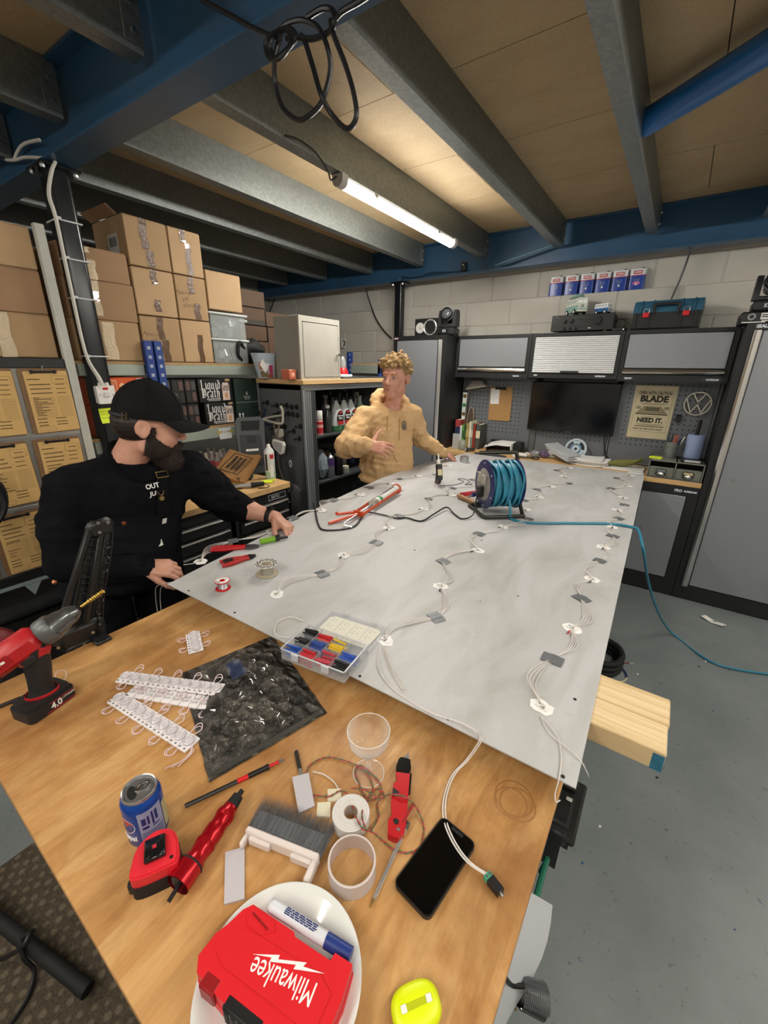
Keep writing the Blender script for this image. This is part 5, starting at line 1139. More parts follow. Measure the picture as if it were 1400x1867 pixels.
def jar(px_,py_,r,h,label,lid=None,body=None,cat='jar'):
 th = thing('jar',label,cat,Matrix.Translation(WT(px_,py_)))
 m = MB(); m.lathe([(0,.001),(r*.9,.001),(r,.006),(r,h*.8),(r*.85,h*.88),(r*.85,h),(r*.78,h),(r*.78,h*.88),(r*.92,h*.78),(r*.92,.01),(0,.006)],20); m.build('body',body or film('clear jar','b9bdb4',.1,.45),th)
 m = MB(); m.lathe([(0,.004),(r*.88,.004),(r*.88,h*.55),(0,h*.55)],16); m.build('contents',mat('jar contents','6c6a55',.7,var=.4,vs=80),th)
 if lid: m = MB(); m.lathe([(0,h+.012),(r*.9,h+.012),(r*.92,h),(r*.92,h-.01)],20); m.build('lid',lid,th)
 return th
jar(842,820,.034,.10,'small glass jar of screws in front of the green books')
th = thing('acrylic_holder','clear acrylic card holder in front of the maroon book','holder',Matrix.Translation(WT(830,818)) @ RZ(10))
ACR = film('acrylic','c9d2d0',.1,.5)
MB().b2((-.035,-.002,0),(.035,.002,.155),.001).build('front_sheet',ACR,th); MB().b2((-.035,-.002,0),(.035,.05,.003),.001).build('foot',ACR,th)
th = thing('tin_lid_torch','small round torch lying lens forward before the books','torch',Matrix.Translation((-1.595,3.80,WTZ+.0245)) @ RZ(-52))
m = MB(RX(90)); m.lathe([(0,-.06),(.014,-.06),(.016,0),(.024,.02),(.024,.035),(.021,.035),(.019,.03),(0,.03)],22); m.build('body',mat('torch black','222222',.4),th)
m = MB(RX(90)); m.lathe([(0,.032),(.021,.0335),(.0235,.0365),(.0242,.03)],22); m.build('reflector',mat('torch lens','d0d2d0',.2,.3),th)
m = MB()
# flat blue black mat and box with paper on it
th = thing('brochure_stand','white folded sheet draped over a small black open box','paper',Matrix.Translation((-1.36,3.98,WTZ+.0008)) @ RZ(2))
MB().b2((-.12,-.01,0),(-.112,.14,.085)).build('box_side',BLKPL,th); MB().b2((-.12,.13,0),(.2,.14,.1)).build('box_back',BLKPL,th); MB().b2((.14,-.0,0),(.22,.14,.105),.01).build('black_block',BLKPL,th)
m = MB(); m.grid(lambda u,v: (-.135+.275*u,-.05+.18*v,.10-.035*(1-u)**2*abs(cos(3*u))-.025*(1-v)**2),14,6,thick=.0012); m.build('white_sheet',WPAPER,th)
m = MB(); m.b2((.132,-.05,0),(.14,.01,.095)); m.build('white_panel',WPAPER,th)
th = thing('tool_mat','dark grey curved tool tray with red and yellow bits on it','tray',Matrix.Translation(WT(893,830)))
m = MB(); m.prism([(.16*cos(a),.05*sin(a)) for a in [2*pi*i/24 for i in range(24)]],0,.008); m.build('tray',mat('dark mat','3b3d40',.6),th)
MB().box((-.02,.0,.018),(.05,.022,.018),.004).build('red_block',REDPL,th); MB().box((.03,.012,.02),(.04,.02,.02),.004).build('yellow_block',mat('ochre plastic','b98420',.5),th); MB().box((-.09,.01,.014),(.03,.03,.012),.004).build('white_crumple',WPAPER,th)
th = thing('flex_coil','coil of black and white cables with a white connector on the worktop','cables',Matrix.Translation(WT(962,836)))
m = MB(); m.tube([(.1*cos(a)*(1+.05*sin(5*a)),.035*sin(a),.012+.006*sin(3*a)) for a in [2*pi*i/30*2 for i in range(31)]],.006,6); m.build('black_coil',CBLK,th)
MB().box((-.055,.01,.028),(.09,.05,.026),.005).build('white_connector',WHITE,th); MB().box((-.12,-.025,.02),(.035,.03,.035),.006).build('white_clip',WHITE,th)
th = thing('ring_strip','white curved plastic ring piece lying at the front of the worktop','ring',Matrix.Translation(WT(985,832)))
m = MB(); m.tube([(.13*cos(a),.075*sin(a)+.03,.010) for a in [RAD(188+i*7) for i in range(23)]],.009,8); m.build('ring_arc',WHITE,th)
m = MB(); m.cyl((-.1285,.0196,.01),(-.136,.03,.012),.011,n=10); m.build('end_cap',WHITE,th)
for k,(x,y,c,lb) in enumerate(((-.99,3.95,'8d8f95','grey crumpled bag of fittings on the worktop'),(-.91,3.97,'6d5b7a','purple tinged crumpled bag of fittings on the worktop'),(-.86,4.07,'c6c4c0','white crumpled tissue ball on the worktop'))):
 m = MB(); rnd = random.Random(k)
 m.sph((0,0,.028),(.045,.035,.028),12,8); m.v = [tuple(Vector(v)*(1+.22*rnd.uniform(-1,1))+Vector((0,0,0))) for v in m.v]; m.v = [(a,b,max(c_,.0006)) for a,b,c_ in m.v]
 o = solo(m,'crumpled_bag',mat('crumple '+c,c,.35),lb,'bag',ang=20); o.location = (x,y,WTZ+.0005)
ENV = mat('grey poly envelope','b9bcc0',.4,var=.08,vs=30)
def slab(c,w,d,h,rz,name,label,m_,cat,group=None,M=None,curl=.0):
 mb = MB(); mb.grid(lambda u,v: ((u-.5)*w,(v-.5)*d,h+curl*(4*(u-.5)**2)*(1+.5*sin(7*v))),8,5,thick=h*.95); o = solo(mb,name,m_,label,cat,group)
 o.matrix_world = M if M is not None else Matrix.Translation(c) @ RZ(rz); return o
for k,lb in enumerate(('lowest','middle','top')):
 dv = Vector((.24,-.13,-.075)); nv = Vector((.22,-.1,.9)).normalized(); c = Vector((-.735,3.92,1.0))+nv*(.014*k)+Vector((-.012*k,.006*k,.004*k))
 slab(None,.27,.17,.012,0,'envelope','grey plastic envelope, %s of the three leaning in a stack by the tape reel' % lb,ENV,'envelope','grey envelopes',basis(c,dv,nv) @ RZ(4*k-4),.004)
for k in range(6):
 slab((-.50+.014*((k*37 % 5)-2),3.96+.008*((k*3 % 4)-1.5),WTZ+.0005+.0085*k),.25-.012*(k*7 % 3),.21,.0062,(k*11 % 7)-3,'paper_sheet','%s sheet from the bottom in the white paper stack on the worktop' % ORD[k],WPAPER,'paper','loose white paper stack',None,.006)
th = thing('tape_reel','translucent blue white tape reel leaning on the panel behind the papers','reel',Matrix.Translation((-.672,4.10,WTZ+.094)) @ RX(-14) @ FX)
RLM = mat('reel plastic','b4c3cc',.3)
m = MB(); m.lathe([(.075,-.006),(.094,-.006),(.094,.006),(.075,.006)],40,closed=True); m.build('rim',RLM,th)
m = MB(); m.lathe([(.012,-.006),(.034,-.006),(.034,.006),(.012,.006)],28,closed=True); m.build('hub',RLM,th)
for k in range(3):
 a = k*2*pi/3+pi/2; m = MB(); m.prism([(.03*cos(a-.5),.03*sin(a-.5)),(.078*cos(a-.45),.078*sin(a-.45)),(.078*cos(a+.45),.078*sin(a+.45)),(.03*cos(a+.5),.03*sin(a+.5))],-.004,.004); m.build('spoke',RLM,th)
m = MB(); m.lathe([(.034,-.004),(.05,-.004),(.05,.004),(.034,.004)],28,closed=True); m.build('wound_tape',mat('blue tape wound','5d7fa3',.4),th)
m = MB(); rnd = random.Random(4)
m.tube(cr([(-.12,-.03,.02),(-.06,-.01,.028),(0,.0,.03),(.06,.02,.036),(.12,.05,.05)],5),[.012+.018*sin(pi*min(1,i/20*1.05)) for i in range(21)],12); m.v = [(a*(1),b+.004*rnd.uniform(-1,1),max(.0006,c_+.004*rnd.uniform(-1,1))) for a,b,c_ in m.v]
m.tube(cr([(.03,.0,.03),(.07,-.01,.05),(.12,.03,.07),(.13,.05,.05)],4),.011,8)
o = solo(m,'work_glove',mat('olive glove','74733a',.85,var=.2,vs=60),'crumpled olive green work gloves on the white papers','gloves',ang=60); o.location = (-.255,3.95,WTZ+.014); o.rotation_euler.z = .15
slab((-.25,3.95,WTZ+.0005),.30,.22,.010,-2,'paper_sheet','wide crumpled white paper under the olive gloves',WPAPER,'paper',None,None,.002)
slab((-.15,3.80,WTZ+.0005),.11,.07,.009,3,'envelope','white envelope with red edge by the card file',WPAPER,'envelope')
# ================================================================== TABLE, SHEET AND EVERYTHING ON THEM
TZ,SHZ = .89,.948
t = NT('worn plywood')
g1 = t.noise(t.mapping((3.2,1.1,3)),2.3,7,.68,2.2); g2 = t.noise(t.mapping((70,3,20)),2.0,3,.6); st = t.noise(t.co(),3.2,5,.62)
c = t.ramp(g1,[(.25,'94683a'),(.42,'b98a54'),(.6,'caa06a'),(.8,'b07f4a')])
c = t.mix(t.ramp(g2,[(.32,(.22,.22,.22)),(.55,(0,0,0))]),c,'7c4e26')
c = t.mix(t.ramp(st,[(.45,(0,0,0)),(.68,(.75,.75,.75))]),c,'7f5128')
c = t.mix(t.ramp(t.noise(t.co(),55,3,.8),[(.72,(0,0,0)),(.78,(.8,.8,.8))]),c,'3d2613')
t.col(c); t.set(.38); t.bump(g2,.12,.002); PLY = t.m
t = NT('grey coated sheet')
s1 = t.noise(t.mapping((2.6,.9,1)),2.6,5,.6,.6); s2 = t.noise(t.co(),30,4,.7)
c = t.ramp(s1,[(.42,'bcbcbe'),(.60,'b0b0af'),(.78,'a09f9c')])
c = t.mix(t.ramp(s2,[(.62,(0,0,0)),(.8,(.5,.5,.5))]),c,'9a9894')
t.col(c); t.set(.5,0); SHM = t.m
T = lambda x,y,h=0: pz(x,y,TZ+h)
BY = [.655,.83,1.03,1.31,1.61,1.87,2.19,2.58,3.07,3.43,3.72]; BZ = [0,.012,.024,.044,.066,.076,.084,.076,.048,.02,0]
def sheet_z(x,y): u = min(1,max(0,(-.45-x)/1.02)); return SHZ+float(np.interp(y,BY,BZ))*u*u
def onS(x,y,h=0):
 z = SHZ
 for _ in range(30):
  p = pz(x,y,z+h); z = .5*z+.5*sheet_z(p.x,p.y)
 return Vector((p.x,p.y,z+h))
def head(p,q,z=(0,0,1)): return basis(p,Vector(q)-Vector(p),z)
def mid(M,s): return M @ TR(s,0,0)
th = thing('workbench','plywood topped workbench in the foreground, worn and stained','workbench',Matrix())
m = MB(); m.b2((-1.372,.058,TZ-.024),(-.036,1.30,TZ),.0015); m.build('plywood_top',PLY,th)
m = MB(); m.b2((-1.25,.42,TZ-.10),(-.12,.46,TZ-.025),.003); m.b2((-1.34,1.22,TZ-.10),(-.07,1.26,TZ-.025),.003); m.b2((-1.25,.46,TZ-.10),(-1.21,1.22,TZ-.025),.003); m.b2((-.16,.46,TZ-.10),(-.12,1.22,TZ-.025),.003); m.build('frame_rail',BLACK,th)
for x in (-1.22,-.15):
 for y in (.44,1.23): MB().b2((x-.025,y-.025,.0085 if y < .7 else 0),(x+.025,y+.025,TZ-.1),.004).build('leg',BLACK,th)
m = MB(); p = T(937,1455,.0003)
for r,dx,dy in ((.036,0,0),(.033,.01,-.008),(.030,-.003,-.012)): m.lathe([(r,0),(r+.0016,.0002),(r+.003,0)],40,Matrix.Translation(p+Vector((dx,dy,0))))
m.build('ring_stain',mat('ring stain','94673a',.5),th)
for k,(y0,y1,lbl) in enumerate(((.888,.982,'nearer of the two pale timbers under the grey sheet, blue painted end'),(.984,1.08,'further of the two pale timbers sticking out under the grey sheet'))):
 th = thing('timber',lbl,'timber',Matrix(),'timbers under the sheet'); t = 'pine timber'
 if t not in MATS:
  q = NT(t); c = q.ramp(q.noise(q.mapping((1.5,40,12)),1.6,5,.6,.5),[(.3,'c4a676'),(.6,'e0c9a0'),(.8,'d3b487')]); c = q.mix(q.ramp(q.noise(q.co(),70,3,.8),[(.70,(0,0,0)),(.75,(.7,.7,.7))]),c,'6b4a30'); q.col(c); q.set(.65); MATS[t] = q.m
 MB().b2((-1.30,y0,TZ+.0005),(.136+.003*k,y1,SHZ-.0035),.003).build('beam',MATS[t],th)
 if not k: m = MB(); m.b2((.112,y0-.0008,TZ+.002),(.1345,y0+.02,SHZ-.012)); m.b2((.1355,y0+.004,TZ+.006),(.1372,y1-.01,SHZ-.007)); m.build('blue_paint_patch',mat('blue paint patch','2c6b86',.5,var=.3,vs=60),th)
A_,B_,C_,D_ = pz(305,1065,SHZ),pz(1050,1437,SHZ),pz(1175,865,SHZ),pz(850,826,SHZ)
def shf(u,v):
 p = A_*(1-u)*(1-v)+B_*u*(1-v)+C_*u*v+D_*(1-u)*v; p.z = sheet_z(p.x,p.y); return p
th = thing('metal_sheet','large grey metal sheet laid over the bench, wired with led modules','metal sheet',Matrix())
MB().grid(shf,30,50,thick=.003).build('panel',SHM,th)
for x,y in ((1026,1416),(817,1311),(656,1233),(428,1117),(344,1077),(1169,965),(878,985),(756,1003),(1048,1275)):
 m = MB(); m.cyl((0,0,0),(0,0,.0008),.0042,n=12); m.build('screw_hole',KINK,th,M=Matrix.Translation(onS(x,y)))
 # ---- led modules, tape pieces, wires
rowdef = [('right hand row','M988,1290 T1007,1203 M1042,1146 T1060,1092 M1079,1057 T1093,1023 M1099,998 T1117,978 M1116,961 T1128,946 M1125,930 T1138,921 M1136,907 T1114,891 M1145,886 T1124,872 M1151,867'),
('second row from the right','M702,1168 T795,1126 M803,1069 T808,1024 M871,1004 T873,974 M918,961 T964,947 M957,929 T956,913 M983,906 T979,893 M1006,887 T1037,882 M1026,868 T1015,858 M1039,853'),
('third row from the right','M505,1084 T587,1047 M627,1013 T686,990 M709,963 T727,941 M773,928 T781,910 M823,903 T824,890 M866,884 T861,875 M905,862 T930,852 M920,846'),
('row along the left edge','M366,1024 T425,987 M493,970 T534,945 M586,931 T607,912 M657,902 T673,889 M714,882 T727,873 M764,868 T793,866 M818,848')]
PADM = mat('white module pad','ebebea',.55,var=.06,vs=40); TAPEM = mat('grey duct tape','74787c',.42,.3,var=.06,vs=30); WIRE = mat('white wire','d6d0cc',.45); SOLD = mat('dark heat shrink','2e3a3c',.5)
rnd = random.Random(21)
for ri,(rn,sd) in enumerate(rowdef):
 nodes = [(q[0],)+tuple(map(int,q[1:].split(','))) for q in sd.split()]
 P = [onS(x,y) for _,x,y in nodes]; mi = ti = 0; last = None
 for i,(k,x,y) in enumerate(nodes):
  d = (P[min(i+1,len(P)-1)]-P[max(i-1,0)]); ang = math.atan2(d.y,d.x)+rnd.uniform(-.35,.35)
  nn = Vector((sheet_z(P[i].x-.02,P[i].y)-sheet_z(P[i].x+.02,P[i].y),sheet_z(P[i].x,P[i].y-.02)-sheet_z(P[i].x,P[i].y+.02),.04))
  if k == 'M':
   th = thing('led_module','%s white led module from the front in the %s' % (ORD[mi],rn),'led module',basis(P[i],(cos(ang+1.4),sin(ang+1.4),0),nn),'led modules on the grey sheet')
   n = 14; out = [(.031*cos(2*pi*a/n)*(1+rnd.uniform(-.2,.14)),.0235*sin(2*pi*a/n)*(1+rnd.uniform(-.2,.15))) for a in range(n)]
   MB().prism(out,.0002,.0022).build('adhesive_pad',PADM,th)
   m = MB(); m.b2((-.017,-.010,.0022),(.015,.008,.005),.001); m.build('module_body',WHITE,th)
   m = MB(); m.sph((-.004,.002,.005),(.004,.004,.0022),10,5); m.sph((.008,-.003,.005),(.003,.003,.002),8,5); m.build('solder_blob',mat('solder grey','8f9090',.4,.4),th)
   if y > 1000:
    for a,b,s_ in ((-.002,.006,'INE'),(.004,-.004,'INE I')): text(s_,.0085,GREYP,th,TR(a,b,.0052) @ RZ(180 if ri == 0 else 10),ext=.0001)
   if last is not None:
    a0,t0,b0 = P[last],P[last+1],P[i]; m = MB(); sz = (b0-a0).length
    for w_ in range(4 if sz > .2 else 2):
     off = (w_-.5*(3 if sz > .2 else 1))*.0035; side_ = Vector((-(b0-a0).y,(b0-a0).x,0)).normalized(); bow = (.10 if (i//2) % 2 else -.10)*sz
     up = lambda v,h: Vector((v.x,v.y,sheet_z(v.x,v.y)+h))
     m.tube([up(v,max(.0012,v.z-sheet_z(v.x,v.y))) for v in cr([up(a0,.005),up(a0*.62+t0*.38+side_*(bow+off*2.2),.006+.004*w_),up(t0+side_*off*.6,.0022),up(t0*.5+b0*.5-side_*(bow*.8+off*1.8),.007),up(b0,.005)],6)],.0011,5)
    solo(m,'led_wire',WIRE,'white wires from the %s to the %s led module, %s' % (ORD[mi-1],ORD[mi],rn),'wire','white wires between led modules')
    m = MB(); v = b0*.78+t0*.22; v = up(v,.006); m.cyl(v,v+(b0-t0).normalized()*.016,.0026,n=8); solo(m,'heat_shrink',SOLD if ri else (REDINK if mi < 2 else SOLD),'small heat shrink sleeve before the %s led module, %s' % (ORD[mi],rn),'sleeve','heat shrink sleeves on the wires')
   last = i; mi += 1
  else:
   w,h = .038*rnd.uniform(.9,1.25),.025*rnd.uniform(.85,1.2)
   if y > 1080: w,h = .046,.026
   m = MB(basis(P[i]+Vector((0,0,.0024)),(cos(ang+1.3),sin(ang+1.3),0),nn)); m.grid(lambda u,v: ((u-.5)*2*w*.62,(v-.5)*2*h*.8,.0006+.0028*math.exp(-((u-.5)*6)**2)),6,2,thick=.0005)
   solo(m,'tape_piece',TAPEM,'%s grey tape piece from the front in the %s' % (ORD[ti],rn),'tape','grey tape pieces on the sheet'); ti += 1
def wires(pts,label,r=.0013,n=2,gap=.004,m_=None,surf=onS,h=.0015,name='wire',grp=None):
 m = MB(); Q = [surf(*(p[:2]),p[2] if len(p) > 2 else h) for p in pts]
 for k in range(n): m.tube(cr([q+Vector((gap*(k-(n-1)/2)*(1 if i % 2 else .5),gap*.4*(k-(n-1)/2),.001*k)) for i,q in enumerate(Q)],7),r,6)
 return solo(m,name,m_ or WIRE,label,'wire',grp)
wires([(692,1178),(690,1215,.004),(715,1255),(780,1297),(840,1318,.004),(872,1335,.008)],'long white wires lying from the front module to the sheet edge')
wires([(698,1178),(712,1220),(735,1258)],'short stray white wires with yellow sleeves by the front module',n=3)
m = MB(); Q = [onS(872,1335,.004),onS(874,1350,.004),T(850,1385,.02),T(825,1412,.006),T(810,1450,.004),T(808,1490,.006),T(822,1530,.016),T(850,1570,.012),T(888,1597,.010)]
for k in range(2): m.tube(cr([q+Vector((.004*k,.003*k,0)) for q in Q],8),.0015,6)
solo(m,'wire',WIRE,'pair of white wires hanging off the sheet across the phone to the plug','wire')
m = MB(); m.tube(cr([onS(985,1305,.003),onS(1015,1340,.006),onS(1023,1380,.004),onS(1019,1420,.004),onS(1012,1448,-.02),onS(1014,1462,-.03),onS(1021,1459,-.03)],7),.0013,6); solo(m,'wire',WIRE,'single white wire running off the sheet corner and curling below','wire')
m = MB(); m.tube(cr([onS(985,1305,.003),onS(1000,1335,.005),onS(1030,1360,.004),onS(1057,1385,.003),onS(1070,1408,-.02),onS(1073,1416,-.04)],7),.0013,6); solo(m,'wire',WIRE,'single white wire drooping over the right edge of the sheet','wire')
m = MB(); m.tube(cr([onS(555,1133,.003),onS(530,1125,.004),onS(508,1133,.004),onS(500,1150,.005),onS(508,1160,.006),onS(530,1163,.006)],7),.0018,6); solo(m,'wire',WIRE,'loop of thicker white wire beside the organiser box','wire')
m = MB()
for k in range(2): m.tube(cr([onS(322+2*k,1060,.001),T(287+9*k,1068,-.0),T(284+8*k,1090,-.09),T(287+7*k,1115,-.16)],7),.0015,6)
solo(m,'wire',WIRE,'two white wires hanging from the sheet corner under the right hand','wire')
wires([(335,1030),(350,1028),(362,1024)],'short white wire from the held corner to the first left row module',n=2)
rnd = random.Random(3)
for k in range(20):
 x,y = rnd.uniform(-1.0,-.06),rnd.uniform(.9,3.0); m = MB(); m.box((0,0,.0012),(.003+.006*rnd.random(),.002+.002*rnd.random(),.002),.0005); o = solo(m,'offcut',PADM if k % 3 else SOLD,'tiny %s snippet of wire insulation on the grey sheet' % ('white' if k % 3 else 'dark'),'snippet','insulation snippets, '+('white' if k % 3 else 'dark')); o.location = (x,y,sheet_z(x,y)); o.rotation_euler.z = rnd.uniform(0,3)
 # ---- organiser box with heat shrink
a,b,d = onS(512,1179,.036),onS(627,1224,.036),onS(553,1134,.036)
a,b,d = pz(512,1182,SHZ+.036),pz(627,1226,SHZ+.036),pz(553,1136,SHZ+.036)
W_,D2 = (b-a).length,(d-a).length
th = thing('organiser_box','clear plastic organiser box of heat shrink tubes, lid laid open','organiser box',basis(Vector((a.x,a.y,SHZ+.0006)),b-a,(0,0,1)))
PC = film('clear organiser plastic','d3d6da',.12,.2); hh = .036
m = MB(); m.b2((0,0,0),(W_,D2,.002)); m.b2((0,0,0),(W_,.002,hh)); m.b2((0,D2-.002,0),(W_,D2,hh)); m.b2((0,0,0),(.002,D2,hh)); m.b2((W_-.002,0,0),(W_,D2,hh)); m.build('tray',PC,th)
for k in (1,2,3): m = MB(); m.b2((W_*k/4-.001,.002,.002),(W_*k/4+.001,D2-.002,hh-.003)); m.build('divider',PC,th)
for k in range(4):
 for f in ((.5,) if k == 2 else (.35,.68)): m = MB(); m.b2((W_*k/4+.002,D2*f-.001,.002),(W_*(k+1)/4-.002,D2*f+.001,hh-.004)); m.build('divider',PC,th)
m = MB(); e = .0025
for lo,hi in (((-e,-e,hh-.003),(W_+e,.001,hh)),((-e,D2-.001,hh-.003),(W_+e,D2+e,hh)),((-e,-e,hh-.003),(.001,D2+e,hh)),((W_-.001,-e,hh-.003),(W_+e,D2+e,hh))): m.b2(lo,hi,.001)
for x in (W_*.24,W_*.72): m.b2((x-.012,-.006,hh*.35),(x+.012,0,hh),.002)
m.build('tray_rim',mat('frosted plastic rim','c3c6cc',.25),th)
LM = TR(0,D2+.003,.002)
m = MB(LM); m.b2((0,0,0),(W_,D2,.0018)); m.b2((0,0,0),(W_,.002,.010)); m.b2((0,D2-.002,0),(W_,D2,.010)); m.b2((0,0,0),(.002,D2,.010)); m.b2((W_-.002,0,0),(W_,D2,.010)); m.b2((W_*.2,D2,.0),(W_*.3,D2+.012,.008)); m.b2((W_*.72,D2,.0),(W_*.82,D2+.012,.008)); m.build('lid',PC,th)
m = MB(LM); m.prism([(W_*.06,D2*.10),(W_*.92,D2*.10),(W_*.94,D2*.8),(W_*.88,D2*.88),(W_*.12,D2*.88),(W_*.05,D2*.78)],.0022,.0028); c_ = m.build('size_card',mat('cream card paper','dad8cb',.7),th)
m = MB(LM)
for i in range(4):
 for j in range(3):
  x,y = W_*(.12+.22*i),D2*(.2+.24*j); m.b2((x,y,.0028),(x+.007,y+.0012,.0031)); m.b2((x+.012,y+.006,.0028),(x+.018,y+.0072,.0031)); m.b2((x+.002,y+.007,.0028),(x+.0028,y+.016,.0031))
for i in range(1,4): m.b2((W_*(.07+.22*i),D2*.12,.0028),(W_*(.07+.22*i)+.0006,D2*.86,.0031))
m.build('card_print',GREYP,c_)
hs = [(0,0,'2450a8'),(0,1,'17181a'),(0,2,'17181a'),(1,0,'b8242c'),(1,1,'24448f'),(1,2,'c0262c'),(2,0,'b8394a'),(2,1,'d8b52a'),(3,0,'17181a'),(3,1,'2450b0')]
rnd = random.Random(8)
for cx_,ry_,col_ in hs:
 x0,x1 = W_*cx_/4+.003,W_*(cx_+1)/4-.003; f = [(0,.35),(.35,.68),(.68,1)] if cx_ != 2 else [(0,.5),(.5,1)]; y0,y1 = D2*f[ry_][0]+.003,D2*f[ry_][1]-.003
 m = MB()
 for k in range(11):
  z = .005+.0055*(k//2); y = y0+(y1-y0)*rnd.uniform(.12,.88); m.cyl((x0,y,z),(x1-.004*rnd.random(),min(max(y+rnd.uniform(-.006,.006),y0),y1),z+.001),.0032,n=7)
 m.build('heat_shrink_tubes',mat('tubes '+col_,col_,.5),th)['kind'] = 'stuff'
 # ---- spools
def spool(px_,r,h,rh,rw,mt,mb_,mw,label,prt):
 p = onS(*px_); th = thing('wire_spool',label,'spool',Matrix.Translation(p+Vector((0,0,.0008))),None)
 m = MB(); m.lathe([(rh,0),(r,0),(r,.003),(rh,.003)],36,closed=True); m.build('bottom_flange',mb_,th)
 m = MB(); m.lathe([(rh,h-.003),(r,h-.003),(r,h),(rh,h)],36,closed=True); tf = m.build('top_flange',mt,th)
 m = MB(); m.lathe([(rh,.003),(rh,h-.003)],28); m.build('core',mb_,th)
 m = MB(); m.lathe([(rw,.003)]+[(rw+(.0006 if i % 2 else 0),.003+(h-.006)*i/24) for i in range(25)],36); m.build('wound_wire',mw,th)
 if prt == 'hatch':
  m = MB(); n = 22
  for i in range(n):
   for j in range(4):
    if (i+j) % 2: continue
    r0,r1 = rh+.004+(r-rh-.006)*j/4,rh+.004+(r-rh-.006)*(j+1)/4; a0,a1 = 2*pi*(i+.25*j)/n,2*pi*(i+.9+.25*j)/n
    m.prism([(r0*cos(a0),r0*sin(a0)),(r1*cos(a0),r1*sin(a0)),(r1*cos(a1),r1*sin(a1)),(r0*cos(a1),r0*sin(a1))],h,h+.0004)
  m.build('printed_hatch',KINK,tf)
 else:
  m = MB(); m.lathe([(rh+.001,h),(rh+.003,h+.0005),(r-.003,h+.0005),(r-.002,h)],36); m.build('paper_label',WPAPER,tf); printed(.022,.006,GREYP,tf,TR(0,-.018,h+.0007))
 return th
spool((487,1046),.043,.044,.020,.026,mat('pale card flange','cfccc4',.5),mat('kraft flange','b0a58f',.6),mat('tinned wire','b3b0a8',.3,.7),'silver wire spool with black hatched top flange beside the red pliers','hatch')
spool((407,1073),.0265,.033,.009,.018,REDPL,REDPL,mat('solder wire','b9bbbd',.28,.85),'small red and white solder spool near the sheet corner','label')
# ---- pliers
def pliers(p0,p1,hc,jc,label,spread,z0=.004,jl=.05):
 a,b = onS(*p0,z0),onS(*p1,z0); L = (b-a).length; th = thing('wire_cutter',label,'pliers',head(a+Vector((0,0,.004)),b+Vector((0,0,.004))),None)
 J = mat('pliers steel '+jc,jc,.35,.7); H = mat('handle '+hc,hc,.4)
 for s in (-1,1):
  m = MB(); m.tube(cr([(0,s*spread,0),(L*.25,s*spread*1.05,0),(L*.5,s*spread*.6,0),(L-jl,s*.008,0)],6),[.008]*4+[.0095]*10+[.008]*5,10); m.build('handle',H,th)
  m = MB(); m.prism([(L-jl-.01,0),(L-jl-.01,s*.012),(L-jl+.012,s*.017),(L-.02,s*.015),(L,s*.003),(L,0)],-.0045,.0045); m.build('jaw',J,th)
 m = MB(); m.cyl((L-jl+.006,0,-.006),(L-jl+.006,0,.006),.009,n=16); m.build('pivot',J,th); return th
pliers((385,1003),(472,997),'b3141c','55585a','red handled wire cutters lying towards the green lighter',.013,jl=.055)
th = pliers((403,1030),(466,1014),'a8201f','2b2b2c','red and black handled snips with tips under the wire spool',.020,jl=.03)
for s in (-1,1): m = MB(); m.tube([(.012,s*.0155,.004),(.05,s*.013,.004)],.006,8); m.build('black_grip',BLKRUB,th)
a,b = onS(474,988,.014),onS(523,978,.014)
th = thing('lighter_torch','bright green pocket gas lighter with black nozzle beside the hand','lighter',head(a,b)); L = (b-a).length
m = MB(); m.cyl((0,0,0),(L*.55,0,0),.0125,n=18); m.build('body',mat('lime plastic','6fa51f',.3),th); m = MB(); m.cyl((L*.55,0,0),(L*.72,0,0),.0135,.011,16); m.cyl((L*.70,0,0),(L*1.02,.0,-.003),.008,.006,12); m.box((L*.66,0,.012),(.02,.012,.012),.003); m.build('burner_head',BLKPL,th)
# ---- caulking gun
a,b = onS(648,940,.02),onS(724,890,.03)
th = thing('caulking_gun','orange caulking gun holding a white sealant cartridge','caulking gun',head(a,b)); L = (b-a).length; OR = mat('orange steel','c9481c',.4)
for s in (-1,1): m = MB(); m.box((L*.52,s*.027,0),(L*.92,.004,.016),.001); m.build('side_rail',OR,th)
m = MB(); m.lathe([(.024,-.004),(.030,-.004),(.030,.006),(.024,.006)],22,TR(L*.98,0,0) @ RY(90),closed=True); m.build('front_ring',OR,th)
MB().box((L*.06,0,0),(.012,.058,.03),.002).build('rear_plate',OR,th)
m = MB(); m.lathe([(0,L*.36),(.022,L*.36),(.0235,L*.365),(.0235,L*.95),(.010,L*.965),(.006,L*1.0),(.004,L*1.18),(0,L*1.19)],22,RY(90)); m.build('cartridge',mat('white cartridge','d5d4cf',.4),th)
m = MB(); m.lathe([(.0238,L*.36),(.024,L*.44)],22,RY(90)); m.build('clear_end',mat('grey cartridge end','8c8779',.3),th); m = MB(); m.lathe([(.0239,L*.49),(.0241,L*.54)],22,RY(90)); m.build('green_band',mat('sealant green','3f8a5c',.5),th)
printed(L*.3,.014,KINK,th,TR(L*.76,0,.0242),3); printed(.014,.016,KINK,th,TR(L*.58,-.002,.0243),2)
m = MB(); m.tube([(-.11,.0,0),(L*.4,0,0)],.004,8); m.tube([(-.11,0,0),(-.115,-.005,-.008),(-.105,-.045,-.014)],.0042,8); m.build('plunger_rod',STEEL,th)
m = MB(); m.tube(cr([(.02,0,0),(-.03,.028,-.002),(-.13,.075,-.006)],5),.008,8); m.build('handle',OR,th); m = MB(); m.tube(cr([(.03,.02,.004),(-.0,.05,.006),(-.045,.075,.012),(-.055,.08,.02)],5),.008,8); m.build('trigger',OR,th)
